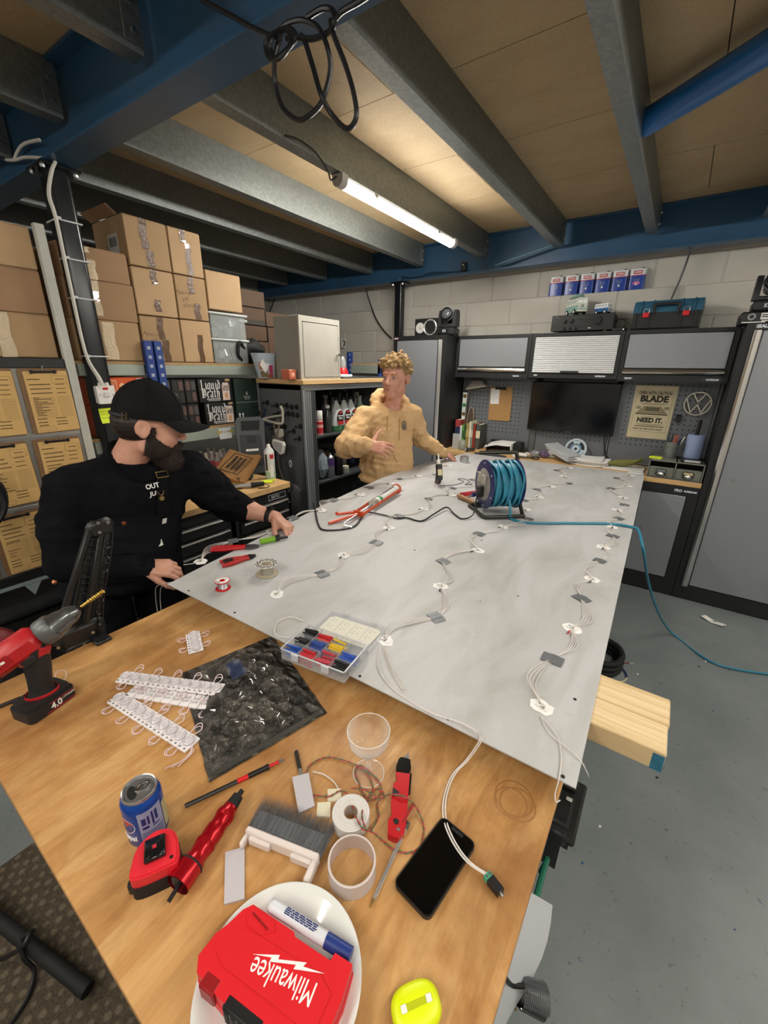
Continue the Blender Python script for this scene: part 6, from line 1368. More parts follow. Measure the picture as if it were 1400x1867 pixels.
# ---- glue gun
p = onS(800,886)
th = thing('glue_gun','black glue gun standing on its wire foot with a white glue stick','glue gun',Matrix.Translation(p) @ RZ(-50))
GB = mat('glue gun black','1a1b1a',.45)
m = MB(); m.cyl((.01,0,.045),(-.035,0,.135),.021,.022,18); m.build('barrel',GB,th); m = MB(); m.cyl((.01,0,.045),(.022,0,.020),.014,.005,14); m.build('nozzle',mat('nozzle dark','3a3a38',.4,.5),th)
m = MB(); m.cyl((-.035,0,.135),(-.052,0,.165),.012,n=14); m.build('white_collar',WHITE,th); m = MB(); m.cyl((-.045,0,.155),(-.068,0,.20),.0055,n=10); m.build('glue_stick',mat('glue stick','d9d8d0',.3),th)
m = MB(); m.prism([(-.012,.10),(-.035,.13),(-.055,.08),(-.07,.01),(-.05,.002),(-.035,.05)],-.013,.013,FX); m.build('grip',GB,th); m = MB(); m.tube(cr([(-.02,.0,.075),(-.036,0,.05),(-.05,0,.012)],5),.004,6); m.build('trigger',REDPL,th)
m = MB(); m.box((-.062,0,.006),(.03,.03,.012),.003); m.build('grip_end',GB,th); m = MB(); m.tube([(.0,-.006,.05),(.03,-.04,.002)],.0016,5); m.tube([(.0,.006,.05),(.03,.04,.002)],.0016,5); m.build('wire_foot',STEEL,th)
m = MB(); m.prism([(-.014,-.02),(.014,-.02),(.014,.02),(-.014,.02)],.0212,.0218,basis((-.01,0,.085),(0,1,0),(.9,0,.45))); m.build('label',mat('cream label','d0c6a0',.6),th)
wires([(803,886),(830,884),(845,878),(835,874),(845,873),(856,878),(848,884),(868,882),(878,890)],'grey glue gun lead curling towards the cable reel',r=.003,n=1,m_=mat('grey lead','55585a',.5),name='lead')
# ---- cup held by the man in the hoodie
p = onS(846,843)
th = thing('steel_roll','small silver tape roll on the sheet beside the hand of the man in the hoodie','tape roll',Matrix.Translation(p+Vector((0,0,.0006)))); m = MB(); m.lathe([(.024,0),(.036,0),(.0365,.05),(.036,.052),(.024,.052)],30,closed=True); m.build('roll',mat('silver tape roll','a8abb0',.3,.6),th); m = MB(); m.lathe([(.0235,0),(.024,0),(.024,.052),(.0235,.052)],24,closed=True); m.build('core',KRAFT,th)
# ---- cable reel
rc = onS(905,933); rc = Vector((rc.x,rc.y,sheet_z(rc.x,rc.y)))
th = thing('cable_reel','blue cable reel on a black tube stand with teal cable wound on it','cable reel',Matrix.Translation(rc) @ RZ(43)); RB = mat('reel navy','262b5e',.4); hz = .165; hw = .088
for s in (-1,1):
 m = MB(TR(s*hw,0,hz) @ RY(90)); m.lathe([(.05,-.003),(.132,-.004),(.137,-.001),(.137,.001),(.132,.004),(.05,.003)],44,closed=True); fl = m.build('flange',RB,th)
 for k in range(6):
  a_ = k*pi/3+.4; m = MB(TR(s*hw,.118*cos(a_),hz+.118*sin(a_)) @ RY(90)); m.cyl((0,0,-.005),(0,0,.005),.005,n=10); m.build('white_stud',WHITE,fl)
m = MB(TR(-hw-.004,0,hz) @ RY(-90)); m.lathe([(0,.012),(.07,.012),(.085,.002),(.09,0)],32); m.build('socket_face',mat('reel grey face','8c8a86',.5,var=.15,vs=30),th)
m = MB(TR(-hw-.016,0,hz)); m.box((-.004,-.03,.035),(.012,.06,.055),.006); m.box((-.004,.03,.035),(.012,.045,.06),.006); m.build('socket_cover',mat('reel cover cream','aba79b',.5),th); m = MB(TR(-hw-.03,-.02,hz-.035)); m.box((0,0,0),(.04,.045,.06),.01); m.build('black_plug',BLKPL,th)
m = MB(TR(-hw-.02,.02,hz-.06)); m.cyl((0,0,0),(-.04,0,-.005),.012,.014,14); m.build('winding_knob',RB,th)
m = MB(TR(0,0,hz) @ RY(90)); m.lathe([(.05,-hw+.004),(.05,hw-.004)],28); m.build('drum',RB,th)
TEAL = mat('teal cable','2c7f9b',.4)
for k in range(14):
 r_ = .108+.008*((k*5) % 3); xx = -hw+.014+k*.0118; m = MB(); n = 34; m.tube([(xx+.006*sin(3*a+k),(r_+.004*sin(5*a+2*k))*cos(a),hz+(r_+.004*sin(5*a+2*k))*sin(a)) for a in [2*pi*i/n for i in range(n)]],.0075,7,True); m.build('cable_turn',TEAL,th)
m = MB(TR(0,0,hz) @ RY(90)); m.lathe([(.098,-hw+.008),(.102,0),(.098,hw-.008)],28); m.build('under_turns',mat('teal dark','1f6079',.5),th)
m = MB(); FR = mat('reel stand black','26271f',.35); m.tube(cr([(-hw-.02,.06,hz+.165),(hw-.02,.055,hz+.165),(hw+.018,.05,hz+.155),(hw+.025,.03,hz+.05),(hw+.025,-.01,.10),(hw+.022,-.09,.014),(hw-.0,-.115,.0115),(-hw+.01,-.115,.0115),(-hw-.03,-.10,.0115),(-hw-.035,.0,.0115),(-hw-.03,.1,.0115),(hw,.11,.0115)],6),.011,10); m.build('stand_tube',FR,th)
m = MB(); m.cyl((-hw-.0,0,hz),(hw+.025,0,hz),.012,n=12); m.build('axle',FR,th)
M_ = th.matrix_world
solo((lambda m: (m.tube(cr([M_ @ Vector((.02,-.10,hz-.06)),M_ @ Vector((.02,-.13,.03)),onS(925,943,.008),onS(960,953,.007),onS(1040,954,.007),onS(1110,955,.007),onS(1152,961,.008),onS(1164,968,.004),py(1173,1005,2.22),py(1182,1062,2.5),py(1198,1112,2.75),py(1213,1140,2.98),pz(1232,1160,.0075),pz(1300,1208,.009),pz(1400,1229,.009),pz(1500,1236,.009)],8),.0068,8),setattr(m,'v',[(a,b,max(c,.0008)) for a,b,c in m.v]),m)[2])(MB()),'teal_cable',TEAL,'teal cable running off the reel over the sheet edge to the floor','cable')
solo((lambda m: (m.tube(cr([onS(571,918,-.03),onS(575,932,.006),onS(580,955,.005),onS(590,966,.005),onS(625,965,.005),onS(648,958,.006),onS(662,940,.009),onS(672,934,.009),onS(700,939,.006),onS(724,945,.005),onS(742,944,.006),onS(768,950,.005),onS(790,938,.012),onS(814,925,.016),onS(828,937,.008),onS(843,946,.006),onS(862,938,.02),M_ @ Vector((-hw-.05,-.03,hz-.07)),M_ @ Vector((-hw-.035,-.02,hz-.04))],7),.0042,8),m)[1])(MB()),'power_lead',CBLK,'black power lead snaking from the sheet edge to the plug in the reel','cable')
a,b = onS(843,907,.016),onS(868,918,.016)
th = thing('wooden_hammer','wooden handled tool lying behind the cable reel','hammer',head(a,b)); L = (b-a).length
m = MB(); m.lathe([(0,-.04),(.012,-.038),(.015,0),(.011,L*.8),(.01,L)],14,RY(90)); m.build('handle',mat('turned wood','9a7048',.5,var=.15,vs=20),th); m = MB(); m.box((L+.01,0,0),(.03,.07,.028),.008); m.build('head',mat('hammer head','3d3a33',.4,.6),th)
a,b = onS(847,901,.012),onS(872,897,.012)
th = thing('red_pliers','red handled pliers lying behind the cable reel','pliers',head(a,b)); L = (b-a).length
for s in (-1,1): m = MB(); m.tube(cr([(-.02,s*.018,0),(L*.5,s*.014,0),(L+.02,s*.004,0)],5),.008,8); m.build('handle',REDPL,th)
m = MB(); m.box((L+.04,0,0),(.05,.025,.014),.003); m.build('jaw',STEEL,th)
# ================================================================== ON THE BENCH
def lying(p0,p1,h,name,label,cat,grp=None): return thing(name,label,cat,head(T(*p0,h),T(*p1,h)),grp),(T(*p1)-T(*p0)).length
# ---- drinks can
ct = pz(253,1437,TZ+.115); th = thing('drinks_can','blue cola drinks can opened, standing by the tape measure','drinks can',Matrix.Translation((ct.x,ct.y,TZ)) @ RZ(8))
CBL = mat('can blue metallic','1549a6',.25,.4)
m = MB(); m.lathe([(0,.004),(.022,.003),(.025,0),(.031,.007),(.0332,.012),(.0332,.098),(.032,.103),(.0285,.1095)],44); m.build('can_body',CBL,th)
m = MB(); m.lathe([(.0285,.1095),(.0278,.1125),(.0285,.1148),(.0278,.1158),(.0262,.1148),(.025,.1095),(.0235,.1095),(.0225,.112),(0,.112)],44); m.build('lid',mat('aluminium lid','b9babb',.3,.9),th)
m = MB(Matrix.Rotation(RAD(-25),4,'Z')); m.prism([(.012*cos(a)*1.25,-.0115+.0075*sin(a)) for a in [2*pi*i/20 for i in range(20)]],.1121,.1124); m.build('opening',mat('opening black','070707',.8),th)
m = MB(RZ(-25)); m.tube([(.0075*cos(a),.006+.0115*sin(a),.1145+.001*sin(a)) for a in [2*pi*i/18 for i in range(18)]],.0021,6,True); m.lathe([(.0,.1126),(.0035,.1126),(.0035,.1155),(0,.116)],10); m.tube([(-.006,.0045,.1148),(.006,.0045,.1148)],.0016,5); m.build('ring_pull',CHROME,th)
def wrap_patch(a0,a1,z0,z1,R,c,nm,par,shape=None,n=14):
 m = MB()
 if shape is None: m.lathe([(R,z0),(R,z1)],n,RZ(math.degrees(a0)),arc=a1-a0)
 else:
  vs = [(R*cos(a0+x/R),R*sin(a0+x/R),z0+y) for x,y in shape]; c0 = (R*cos(a0),R*sin(a0),z0); m.add([c0]+vs,[(0,1+i,1+(i+1) % len(vs)) for i in range(len(vs))])
 return m.build(nm,c,par)
R0 = .0334; la = RAD(-88)
circ = lambda r,lo,hi,n=16: [(r*cos(RAD(lo+(hi-lo)*i/n)),r*sin(RAD(lo+(hi-lo)*i/n))) for i in range(n+1)]
lg = wrap_patch(la,0,.062,0,R0,WINK,'logo_disc',th,circ(.0165,0,350,24)); wrap_patch(la,0,.062,0,R0+.0002,mat('logo red','b3202c',.4),'logo_red_part',lg,[(x,y) for x,y in circ(.0150,15,170)]); wrap_patch(la,0,.062,0,R0+.0002,mat('logo blue','17306f',.4),'logo_blue_part',lg,[(x,y) for x,y in circ(.0150,200,345)])
text('pepsi',.017,WINK,th,RZ(math.degrees(la)) @ TR(0,0,.033),wrap=R0,sx=.9,off=.0004)
pl = wrap_patch(RAD(-48),RAD(22),.018,.092,R0,mat('pale print block','8f95b4',.4),'info_panel',th)
mat('navy ink','1c2a66',.5)
for a_,b_,z0_,z1_ in ((-40,-28,.062,.078),(-40,-22,.052,.058),(-24,-18,.06,.08),(-12,-6,.055,.085),(-2,6,.060,.084),(-12,8,.05,.053)): wrap_patch(RAD(a_),RAD(b_),z0_,z1_,R0+.0002,MATS['navy ink'],'block_print',pl,n=4)
for k in range(9): z = .022+.0026*k; wrap_patch(RAD(-45),RAD(18),z,z+.0010,R0+.0002,MATS['navy ink'],'fine_print',pl)
wrap_patch(RAD(26),RAD(60),.02,.08,R0,mat('olive pale print','a9a67f',.5),'recycling_panel',th)
# ---- tape measure
p0 = T(292,1583)
th = thing('tape_measure','red and black tape measure lying flat with belt clip up','tape measure',Matrix.Translation(p0) @ RZ(62)); TH = .046
out = cr([(-.034,-.034,0),(-.036,-.005,0),(-.026,.022,0),(0,.036,0),(.026,.026,0),(.036,0,0),(.034,-.034,0),(.02,-.038,0)],5,True); out = [(v.x,v.y) for v in out]
MB().prism(out,0,TH*.6).build('black_shell',BLKRUB,th); m = MB(); m.prism([(x*.97,y*.97) for x,y in out],TH*.6,TH); m.prism([(x*.88,y*.88) for x,y in out],TH,TH+.002); m.build('red_shell',mat('coral red plastic','d42330',.45),th)
m = MB(); m.box((0,.0,TH+.006),(.032,.038,.009),.002); m.box((-.011,0,TH+.011),(.007,.032,.002),.001); m.box((.011,0,TH+.011),(.007,.032,.002),.001); bc = m.build('belt_clip',mat('gloss black','121214',.15),th); m = MB(); m.box((0,0,TH+.0115),(.006,.006,.001)); m.build('red_dot',REDINK,bc)
MB().box((-.038,-.02,TH*.35),(.012,.014,TH*.5),.003).build('lock_button',BLKPL,th); MB().box((.03,-.04,TH*.3),(.02,.010,TH*.55),.002).build('tape_mouth',mat('mouth grey','3b3a35',.4),th); m = MB(); m.cyl((.024,-.024,TH+.001),(.024,-.024,TH+.0025),.003,n=10); m.build('screw',BLKPL,th)
# ---- red rivet adaptor
th,L = lying((325,1612),(440,1443),.021,'drill_adaptor','red anodised knurled drill adaptor with black nose and open cone end','drill attachment'); AN = mat('red anodised','b3121f',.25,.6)
k_ = L/.2
m = MB(); m.lathe([(r_,z*k_) for r_,z in ((.021,-.002),(.021,.035),(.019,.042),(.016,.05),(.0165,.06),(.0175,.065),(.0175,.078),(.0165,.082),(.0175,.09),(.0175,.108),(.016,.112),(.016,.124),(.017,.128),(.017,.143),(.014,.148),(.014,.156))],32,RY(90)); m.build('knurled_body',AN,th)
m = MB()
for k in range(5): m.lathe([(.0176,(.068+.002*k)*k_),(.0182,(.0687+.002*k)*k_),(.0176,(.0694+.002*k)*k_)],32,RY(90))
m.build('knurl_ring',AN,th); m = MB()
for k in range(5):
 z = (.068+.002*k)*k_; z = (.130+.002*k)*k_; m.lathe([(.0171,z),(.0177,z+.0007),(.0171,z+.0014)],32,RY(90))
m.build('knurl_ring',AN,th); m = MB(); m.lathe([(.021,.033*k_),(.0222,.035*k_),(.021,.037*k_)],32,RY(90)); m.build('o_ring',BLKRUB,th)
m = MB(); m.lathe([(.0195,-.002),(.018,.03),(0,.03)],32,RY(90)); m.build('cone_inside',mat('dark red inside','6d0c16',.3,.5),th)
m = MB(); m.lathe([(.014,.152*k_),(.0125,.16*k_),(.0105,.182*k_),(.005,.184*k_),(.005,.197*k_),(0,.198*k_)],20,RY(90)); m.build('nose',BLKRUB,th); m = MB(); m.cyl((.03,0,0),(-.022,0,-.006),.0035,n=8); m.build('drive_shank',mat('dark steel','3a3a3c',.35,.8),th)
# ---- drill bit extension
th,L = lying((337,1470),(517,1385),.0052,'bit_extension','long black screwdriver bit extension with red bands and a bright tip','screwdriver bit')
m = MB(); m.cyl((0,0,0),(L*.50,0,0),.0042,n=6); m.build('shaft',BLKPL,th); m = MB(); m.cyl((L*.50,0,0),(L*.61,0,0),.0048,n=12); m.build('red_band',REDPL,th); m = MB(); m.cyl((L*.61,0,0),(L*.82,0,0),.0055,n=14); m.cyl((L*.80,0,0),(L*.83,0,0),.0062,n=14); m.build('sleeve',BLKPL,th); m = MB(); m.cyl((L*.83,0,0),(L*.94,0,0),.0034,n=6); m.build('red_shank',REDPL,th); m = MB(); m.cyl((L*.94,0,0),(L,0,0),.0042,.0015,8); m.build('tip',STEEL,th)
# ---- scalpel with tag, grey tag
def quad(pts,name,label,m_,h=.002,cat='tag',z=.0006):
 P = [T(*q,z) for q in pts]; c = sum(P,Vector())/4; o = solo(MB().prism([((p-c).x,(p-c).y) for p in P],0,h),name,m_,label,cat); o.location = c; return o
th,L = lying((553,1432),(539,1368),.004,'scalpel_blade','thin scalpel blade pointing away from under a pale tag','blade')
m = MB(); m.prism([(-.03,-.0035),(L*.45,-.0035),(L*.45,.0035),(-.03,.0035)],-.0015,.0015); m.build('tang',STEEL,th); m = MB(); m.prism([(L*.40,-.0045),(L*.98,-.0045),(L,.0),(L*.95,.004),(L*.40,.0045)],-.0006,.0006); m.build('blade',mat('dark blade','4a4743',.3,.8),th)
TAGM = mat('pale grey tag','b9b5bb',.5); o = quad([(533,1422),(563,1414),(574,1474),(545,1488)],'pale_tag','pale rectangular tag lying on the scalpel',TAGM,.003); o.location.z = TZ+.0062
quad([(411,1556),(446,1546),(446,1641),(409,1651)],'pale_tag','pale rectangular tag left of the white brush',TAGM,.004)
quad([(597,1441),(622,1440),(622,1462),(597,1463)],'cable_tie_base','cream square sticky base touching the white tape roll',mat('cream base','d3ccb4',.5),.004,'sticky pad'); quad([(579,1466),(603,1465),(602,1492),(577,1491)],'cable_tie_base','cream square sticky base nearest the grey brush',MATS['cream base'],.005,'sticky pad')
# ---- tape rolls
p = T(640,1497); th = thing('tape_roll','thick roll of white label tape with small core','tape roll',Matrix.Translation(p+Vector((0,0,.0005)))); m = MB(); m.lathe([(.014,0),(.036,0),(.036,.024),(.032,.0245),(.031,.0238),(.027,.0245),(.026,.0238),(.022,.0245),(.021,.0238),(.014,.0245)],40,closed=True); m.build('wound_tape',mat('off white tape','cfccc9',.5),th); m = MB(); m.lathe([(.0128,0),(.014,0),(.014,.025),(.0128,.025)],30,closed=True); m.build('core',mat('pinkish core','b9a59c',.6),th)
p = T(642,1590); th = thing('tape_roll','large nearly empty white tape ring beside the phone','tape roll',Matrix.Translation(p+Vector((0,0,.0005))) @ RZ(20)); m = MB(); m.lathe([(.0385,0),(.0412,0),(.0412,.032),(.0385,.032)],56,closed=True); m.build('ring',mat('pinkish white tape','cfc4c2',.5),th); m = MB(); m.lathe([(.0376,0),(.0385,0),(.0385,.0325),(.0376,.0325)],56,closed=True); m.build('card_core',mat('pale core','b9a89f',.7),th)
m = MB(); m.tube(cr([T(570,1407,.002),T(590,1412,.003),T(608,1425,.003),T(618,1440,.003)],6),.0013,6); solo(m,'wire',WIRE,'short curved white wire offcut beside the scalpel','wire')
# ---- brush
a,b = T(449,1530),T(580,1584); M = head(a,b); L = (b-a).length
th = thing('brush_head','white plastic brush head with grey bristles, handle snapped off','brush',M @ TR(0,0,.0006))
m = MB(); m.box((L/2,.004,.013),(L,.012,.026),.003); m.box((.004,-.010,.011),(.008,.022,.018),.003); m.box((L-.006,-.016,.011),(.012,.034,.020),.003); m.box((L*.22,-.004,.010),(L*.3,.008,.016),.002); m.box((L*.8,-.004,.010),(L*.3,.008,.016),.002); m.build('handle_block',mat('pinkish white plastic','d9cfcb',.45),th)
rnd = random.Random(2); m = MB()
for k in range(900):
 x = L*rnd.random(); z = .006+.016*rnd.random(); ln = .066*(1+.06*rnd.uniform(-1,1)); dx = (x/L-.5)*.012+rnd.uniform(-.004,.004); dz = rnd.uniform(-.006,.004)+(x/L*0)
 x1,y1,z1 = x+dx,.01+ln,max(.001,z+dz); w = .00045
 m.add([(x-w,.009,z),(x+w,.009,z),(x1,y1,z1),(x,.009,z+w*2)],[(0,1,2),(1,3,2),(3,0,2)])
o = m.build('bristles',mat('grey bristle','696b6e',.6,var=.3,vs=90),th); o['kind'] = 'stuff'
MB().b2((.002,.010,.003),(L-.002,.045,.021),.003).build('bristle_core',mat('bristle core','55575a',.8),th)
# ---- twisted wire
m1,m2 = MB(),MB()
def twist(pts,tw=70,sub=10):
 c = cr([T(*p[:2],p[2] if len(p) > 2 else .003) for p in pts],sub); a = []; b = []
 for i,p in enumerate(c):
  t_ = (c[min(i+1,len(c)-1)]-c[max(i-1,0)]).normalized(); s_ = t_.cross(Vector((0,0,1))).normalized(); an = i*.75
  a.append(p+(s_*cos(an)+Vector((0,0,1))*sin(an))*.0011); b.append(p-(s_*cos(an)+Vector((0,0,1))*sin(an))*.0011)
 m1.tube(a,.0011,5); m2.tube(b,.0011,5)
twist([(557,1412),(565,1395),(590,1382),(615,1383),(648,1395),(670,1412),(680,1440),(668,1455),(655,1430),(648,1405),(660,1397),(690,1425),(694,1445),(680,1458),(665,1462,.012),(660,1490,.03),(672,1515,.026),(690,1490,.008),(688,1465),(705,1450,.016),(735,1452,.022),(757,1470,.01),(772,1505),(770,1530),(765,1545),(745,1555),(720,1550),(700,1535),(680,1518,.01),(660,1510,.027),(645,1480,.028),(635,1450,.01),(620,1442,.012),(600,1452,.008),(570,1450)])
twist([(640,1437,.008),(665,1440,.012),(690,1455,.008),(700,1450),(690,1438),(672,1448)])
th = thing('twisted_wire','tangle of twisted red and green wire around the glass foot and rolls','wire',Matrix()); m1.build('red_strand',mat('red strand','b0383c',.5),th); m2.build('green_strand',mat('green strand','4d6b45',.5),th)
# ---- coupe glass
t = NT('thin glass'); t.col('f2f5f5'); t.set(.03,0); lw = t.n('ShaderNodeLayerWeight'); t.l(t.math('ADD',t.math('MULTIPLY',t.math('POWER',lw.outputs[1],2.6),.75),.03),t.b.inputs['Alpha']); THIN = t.m
gp = T(672,1410); th = thing('coupe_glass','empty clear coupe glass standing on the bench','glass',Matrix.Translation(gp+Vector((0,0,.0006))) @ Matrix.Diagonal((1,1,.95,1)))
m = MB(); m.lathe([(0,0),(.033,0),(.0335,.0012),(.012,.004),(.0055,.008),(.0042,.02),(.004,.06),(.006,.068),(.016,.072),(.034,.084),(.042,.10),(.0448,.128),(.0436,.1285),(.0407,.101),(.033,.0865),(.016,.0755),(.003,.0725),(0,.0725)],48); m.build('glass_body',THIN,th)
for r_,z_ in ((.0442,.1285),(.0333,.0008)): m = MB(); m.tube([(r_*cos(2*pi*i/44),r_*sin(2*pi*i/44),z_) for i in range(44)],.0008,6,True); m.build('edge_highlight',film('glass edge glint','f4f6f6',.05,.6),th)  # whiter rings added as painted highlights on rim and foot
# ---- utility knife
th,L = lying((722,1532),(739,1372),.009,'utility_knife','red utility knife with black head and trapezoid blade out','knife'); th.matrix_world = th.matrix_world @ Matrix.Diagonal((1,1.25,1,1))
m = MB(); m.prism([(0,.004),(.004,.013),(.03,.015),(.038,.010),(.06,.014),(L*.55,.014),(L*.58,.008),(L*.70,.013),(L*.70,-.012),(L*.45,-.012),(L*.2,-.013),(.01,-.011),(0,-.004)],-.008,.008); m.build('red_body',mat('gloss red plastic','b3181f',.3),th)
m = MB(); m.prism([(L*.69,.012),(L*.76,.013),(L*.86,.010),(L*.885,.006),(L*.87,-.010),(L*.76,-.013),(L*.69,-.011)],-.0085,.0085); m.box((L*.6,-.013,0),(L*.22,.004,.012),.001); m.build('black_head',mat('gloss black','121214',.15),th)
m = MB(); m.prism([(L*.84,.008),(L*1.0,-.006),(L*.87,-.0075)],-.0006,.0006); m.build('blade',mat('blade steel','8a8c8e',.25,.9),th)
m = MB(); m.cyl((.014,-.002,.0),(.014,-.002,.0088),.003,n=10); m.build('rivet',STEEL,th); m = MB(); m.prism([(.022,.004),(.03,.008),(.034,.004),(.03,-.002),(.023,-.001)],.0081,.0086); m.prism([(L*.40,.013),(L*.5,.014),(L*.46,.003),(L*.42,.003)],.0081,.0086); m.build('dark_inlay',BLKPL,th)
m = MB(); m.box((.05,.002,.0084),(.04,.004,.001),.0004,RZ(-20)); m.build('grip_line',mat('deep red','8a1016',.4),th)
# ---- pen
th,L = lying((679,1645),(743,1503),.0045,'ballpoint_pen','clear ballpoint pen with dark ink tube between tape ring and phone','pen')
m = MB(); m.cyl((.004,0,0),(L,0,0),.0036,n=6); m.build('barrel',film('clear pen','c9cac8',.1,.35),th); m = MB(); m.cyl((.0,0,0),(L*.82,0,0),.0017,n=8); m.build('ink_tube',mat('ink tube','24222a',.4),th); m = MB(); m.cyl((L*.93,0,0),(L*1.02,0,0),.0040,n=10); m.build('end_plug',mat('plug grey','4a4b42',.5),th); m = MB(); m.cyl((-.008,0,0),(.01,0,0),.001,.003,10); m.build('tip',mat('brass','8f7440',.3,.8),th)
# ---- phone
a,b = T(745,1652),T(838,1516); M = head(a,b); th = thing('phone','black smartphone lying screen up on the bench','phone',M @ TR(.0735*(b-a).length/.147,0,.0006))
L = .149; MB().prism(rrect(L,.0745,.011,7),0,.0085).build('case',mat('phone case','0c0c0d',.35),th); m = MB(); m.prism(rrect(L-.005,.0695,.009,7),.0085,.0092); m.build('screen',mat('phone screen','030304',.03),th); MB().b2((L/2-.010,-.012,.0092),(L/2-.004,.012,.0094)).build('notch',BLKPL,th)
for y in (-.03,.0): MB().b2((y,.0365,.003),(y+.022,.0385,.0055),.0006).build('side_button',BLKPL,th)
# ---- plug with screw terminals
th,L = lying((888,1597),(916,1632),.009,'barrel_plug','small black barrel plug with green screw terminals','plug')
m = MB(); m.prism([(.006,-.0075),(.03,-.007),(L*.86,-.0045),(L*.86,.0045),(.03,.007),(.006,.0075)],-.006,.006); m.build('body',BLKPL,th); m = MB(); m.box((.002,0,0),(.009,.0145,.011),.001); m.build('terminal_block',mat('terminal green','3f9a78',.5),th); m = MB(); m.cyl((L*.86,0,0),(L*1.05,0,0),.003,n=10); m.build('metal_tip',STEEL,th)
for y in (-.0035,.0035): m = MB(); m.cyl((.002,y,.005),(.002,y,.0066),.0022,n=8); m.build('screw',STEEL,th)
# ---- static bag
P4 = [T(331,1229),T(497,1160),T(596,1300),T(381,1427)]; c0 = sum(P4,Vector())/4
def bagf(u,v):
 p = P4[0]*(1-u)*(1-v)+P4[1]*u*(1-v)+P4[2]*u*v+P4[3]*(1-u)*v-c0; q = 12*u+5*sin(4*v); e = min(u,1-u,v,1-v)
 z = .0035+.005*abs(sin(q))*abs(sin(9*v+3*u))+.007*sin(pi*u)*sin(pi*v)+.0035*sin(31*u+17*v)*sin(23*v-9*u)
 return Vector((p.x+.002*sin(40*v),p.y+.002*sin(37*u),max(.0016,z*(min(1,e*7)))))
th = thing('static_bag','crumpled shiny dark grey antistatic plastic bag on the bench','bag',Matrix.Translation(c0))
t = NT('static shielding film'); t.col(t.ramp(t.noise(t.co(),14,4),[(.35,'434343'),(.65,'74716a')])); t.set(.17,.7,Coat_Weight=.5); vo = t.n('ShaderNodeTexVoronoi',feature='SMOOTH_F1'); vo.inputs['Scale'].default_value = 26; vo.inputs['Smoothness'].default_value = .15; t.l(t.mapping((1,1.7,1),(0,0,.6)),vo.inputs[0]); t.bump(t.math('ADD',vo.outputs[0],t.math('MULTIPLY',t.noise(t.co(),40,4,.6,2),.6)),1.0,.03)
MB().grid(bagf,60,50,thick=.0012).build('film',t.m,th)
MB().grid(lambda u,v: bagf(.40+.15*u,.14+.2*v)+Vector((0,0,.0022)),10,10).build('blue_label',mat('navy label','2b3550',.4),th)
m = MB(); m.grid(lambda u,v: bagf(.02+.955*u,.955+.03*v)+Vector((0,0,.002)),40,2); m.build('heat_seal',mat('seal film','55534f',.2,.4),th)
# ---- led strips
PCB = mat('led strip white','e9e4e6',.5); LENS = mat('led lens','e2dde2',.08,0,Transmission_Weight=.3); PINKW = mat('pinkish white wire','d9c3c6',.45)
def strip(p0,p1,z,label,up=True,n=10,loops=(0,1)):
 a,b = T(*p0,z),T(*p1,z); L = (b-a).length; pt = L/(n-1); th = thing('led_strip',label,'led strip',head(a,b),'spare led strips')
 for k in range(n):
  m = MB(); m.box((pt*k,0,.0035),(pt*.93,.042,.006),.001); md = m.build('module',PCB,th)
  if up:
   m = MB(); m.lathe([(.0132,.0065),(.0132,.0115),(.011,.013),(.008,.0105),(.005,.012),(.002,.0105),(0,.0103)],18,TR(pt*k,.002,0)); m.build('lens',LENS,md)
   m = MB(); m.box((pt*k-.008,-.016,.0068),(.005,.004,.001)); m.box((pt*k+.007,-.016,.0068),(.004,.004,.001)); m.build('resistor',GREYP,md)
  else: text('INE\nINE I',.011,GREYP,md,TR(pt*k,0,.0067) @ RZ(15),ext=.0001)
 for s in (-1,1):
  rnd = random.Random(int(a.x*1000)+s)
  for k in range(0,n,2):
   x = pt*(k+.5) if k < n-1 else pt*(k-.3)
   m = MB()
   for j in range(2): e = .020+.006*rnd.random()+.003*j; m.tube(cr([(x-.006,s*.021,.004),(x-.009+.004*rnd.random(),s*(.021+e*.7),.004+.005*j),(x+.001,s*(.021+e),.003+.006*j),(x+.010,s*(.021+e*.65),.004),(x+.006,s*.021,.004)],5),.0011,5)
   m.build('wire_loop',PINKW,th)
 return th,L
strip((246,1262),(393,1287),.001,'white led strip lying face down with lettering between two others',False)
strip((229,1237),(395,1259),.010,'white led strip with ten lenses, furthest from the camera',True)
th,L = strip((216,1277),(344,1357),.001,'white led strip with ten lenses and long wire loops, nearest the camera',True)
m = MB(); [m.tube(cr([(L+.012,.006*j-.006,.004),(L+.03,-.01-.01*j,.006),(L+.03-.01*j,-.05-.008*j,.002)],6),.0011,5) for j in range(3)]; m.build('tail_wires',PINKW,th)
strip((352,1160),(357,1186),.001,'small white led strip of four lenses alone near the sheet corner',True,4)
th = thing('led_module','single white led module with pinkish wire loop behind the battery drill','led module',Matrix.Translation(T(101,1250)) @ RZ(20)); MB().box((0,0,.004),(.03,.02,.007),.002).build('module',PCB,th); m = MB(); m.tube(cr([(-.012,.008,.006),(-.02,.025,.02),(.0,.032,.024),(.016,.022,.018),(.012,.008,.006)],5),.0012,5); m.build('wire_loop',PINKW,th)
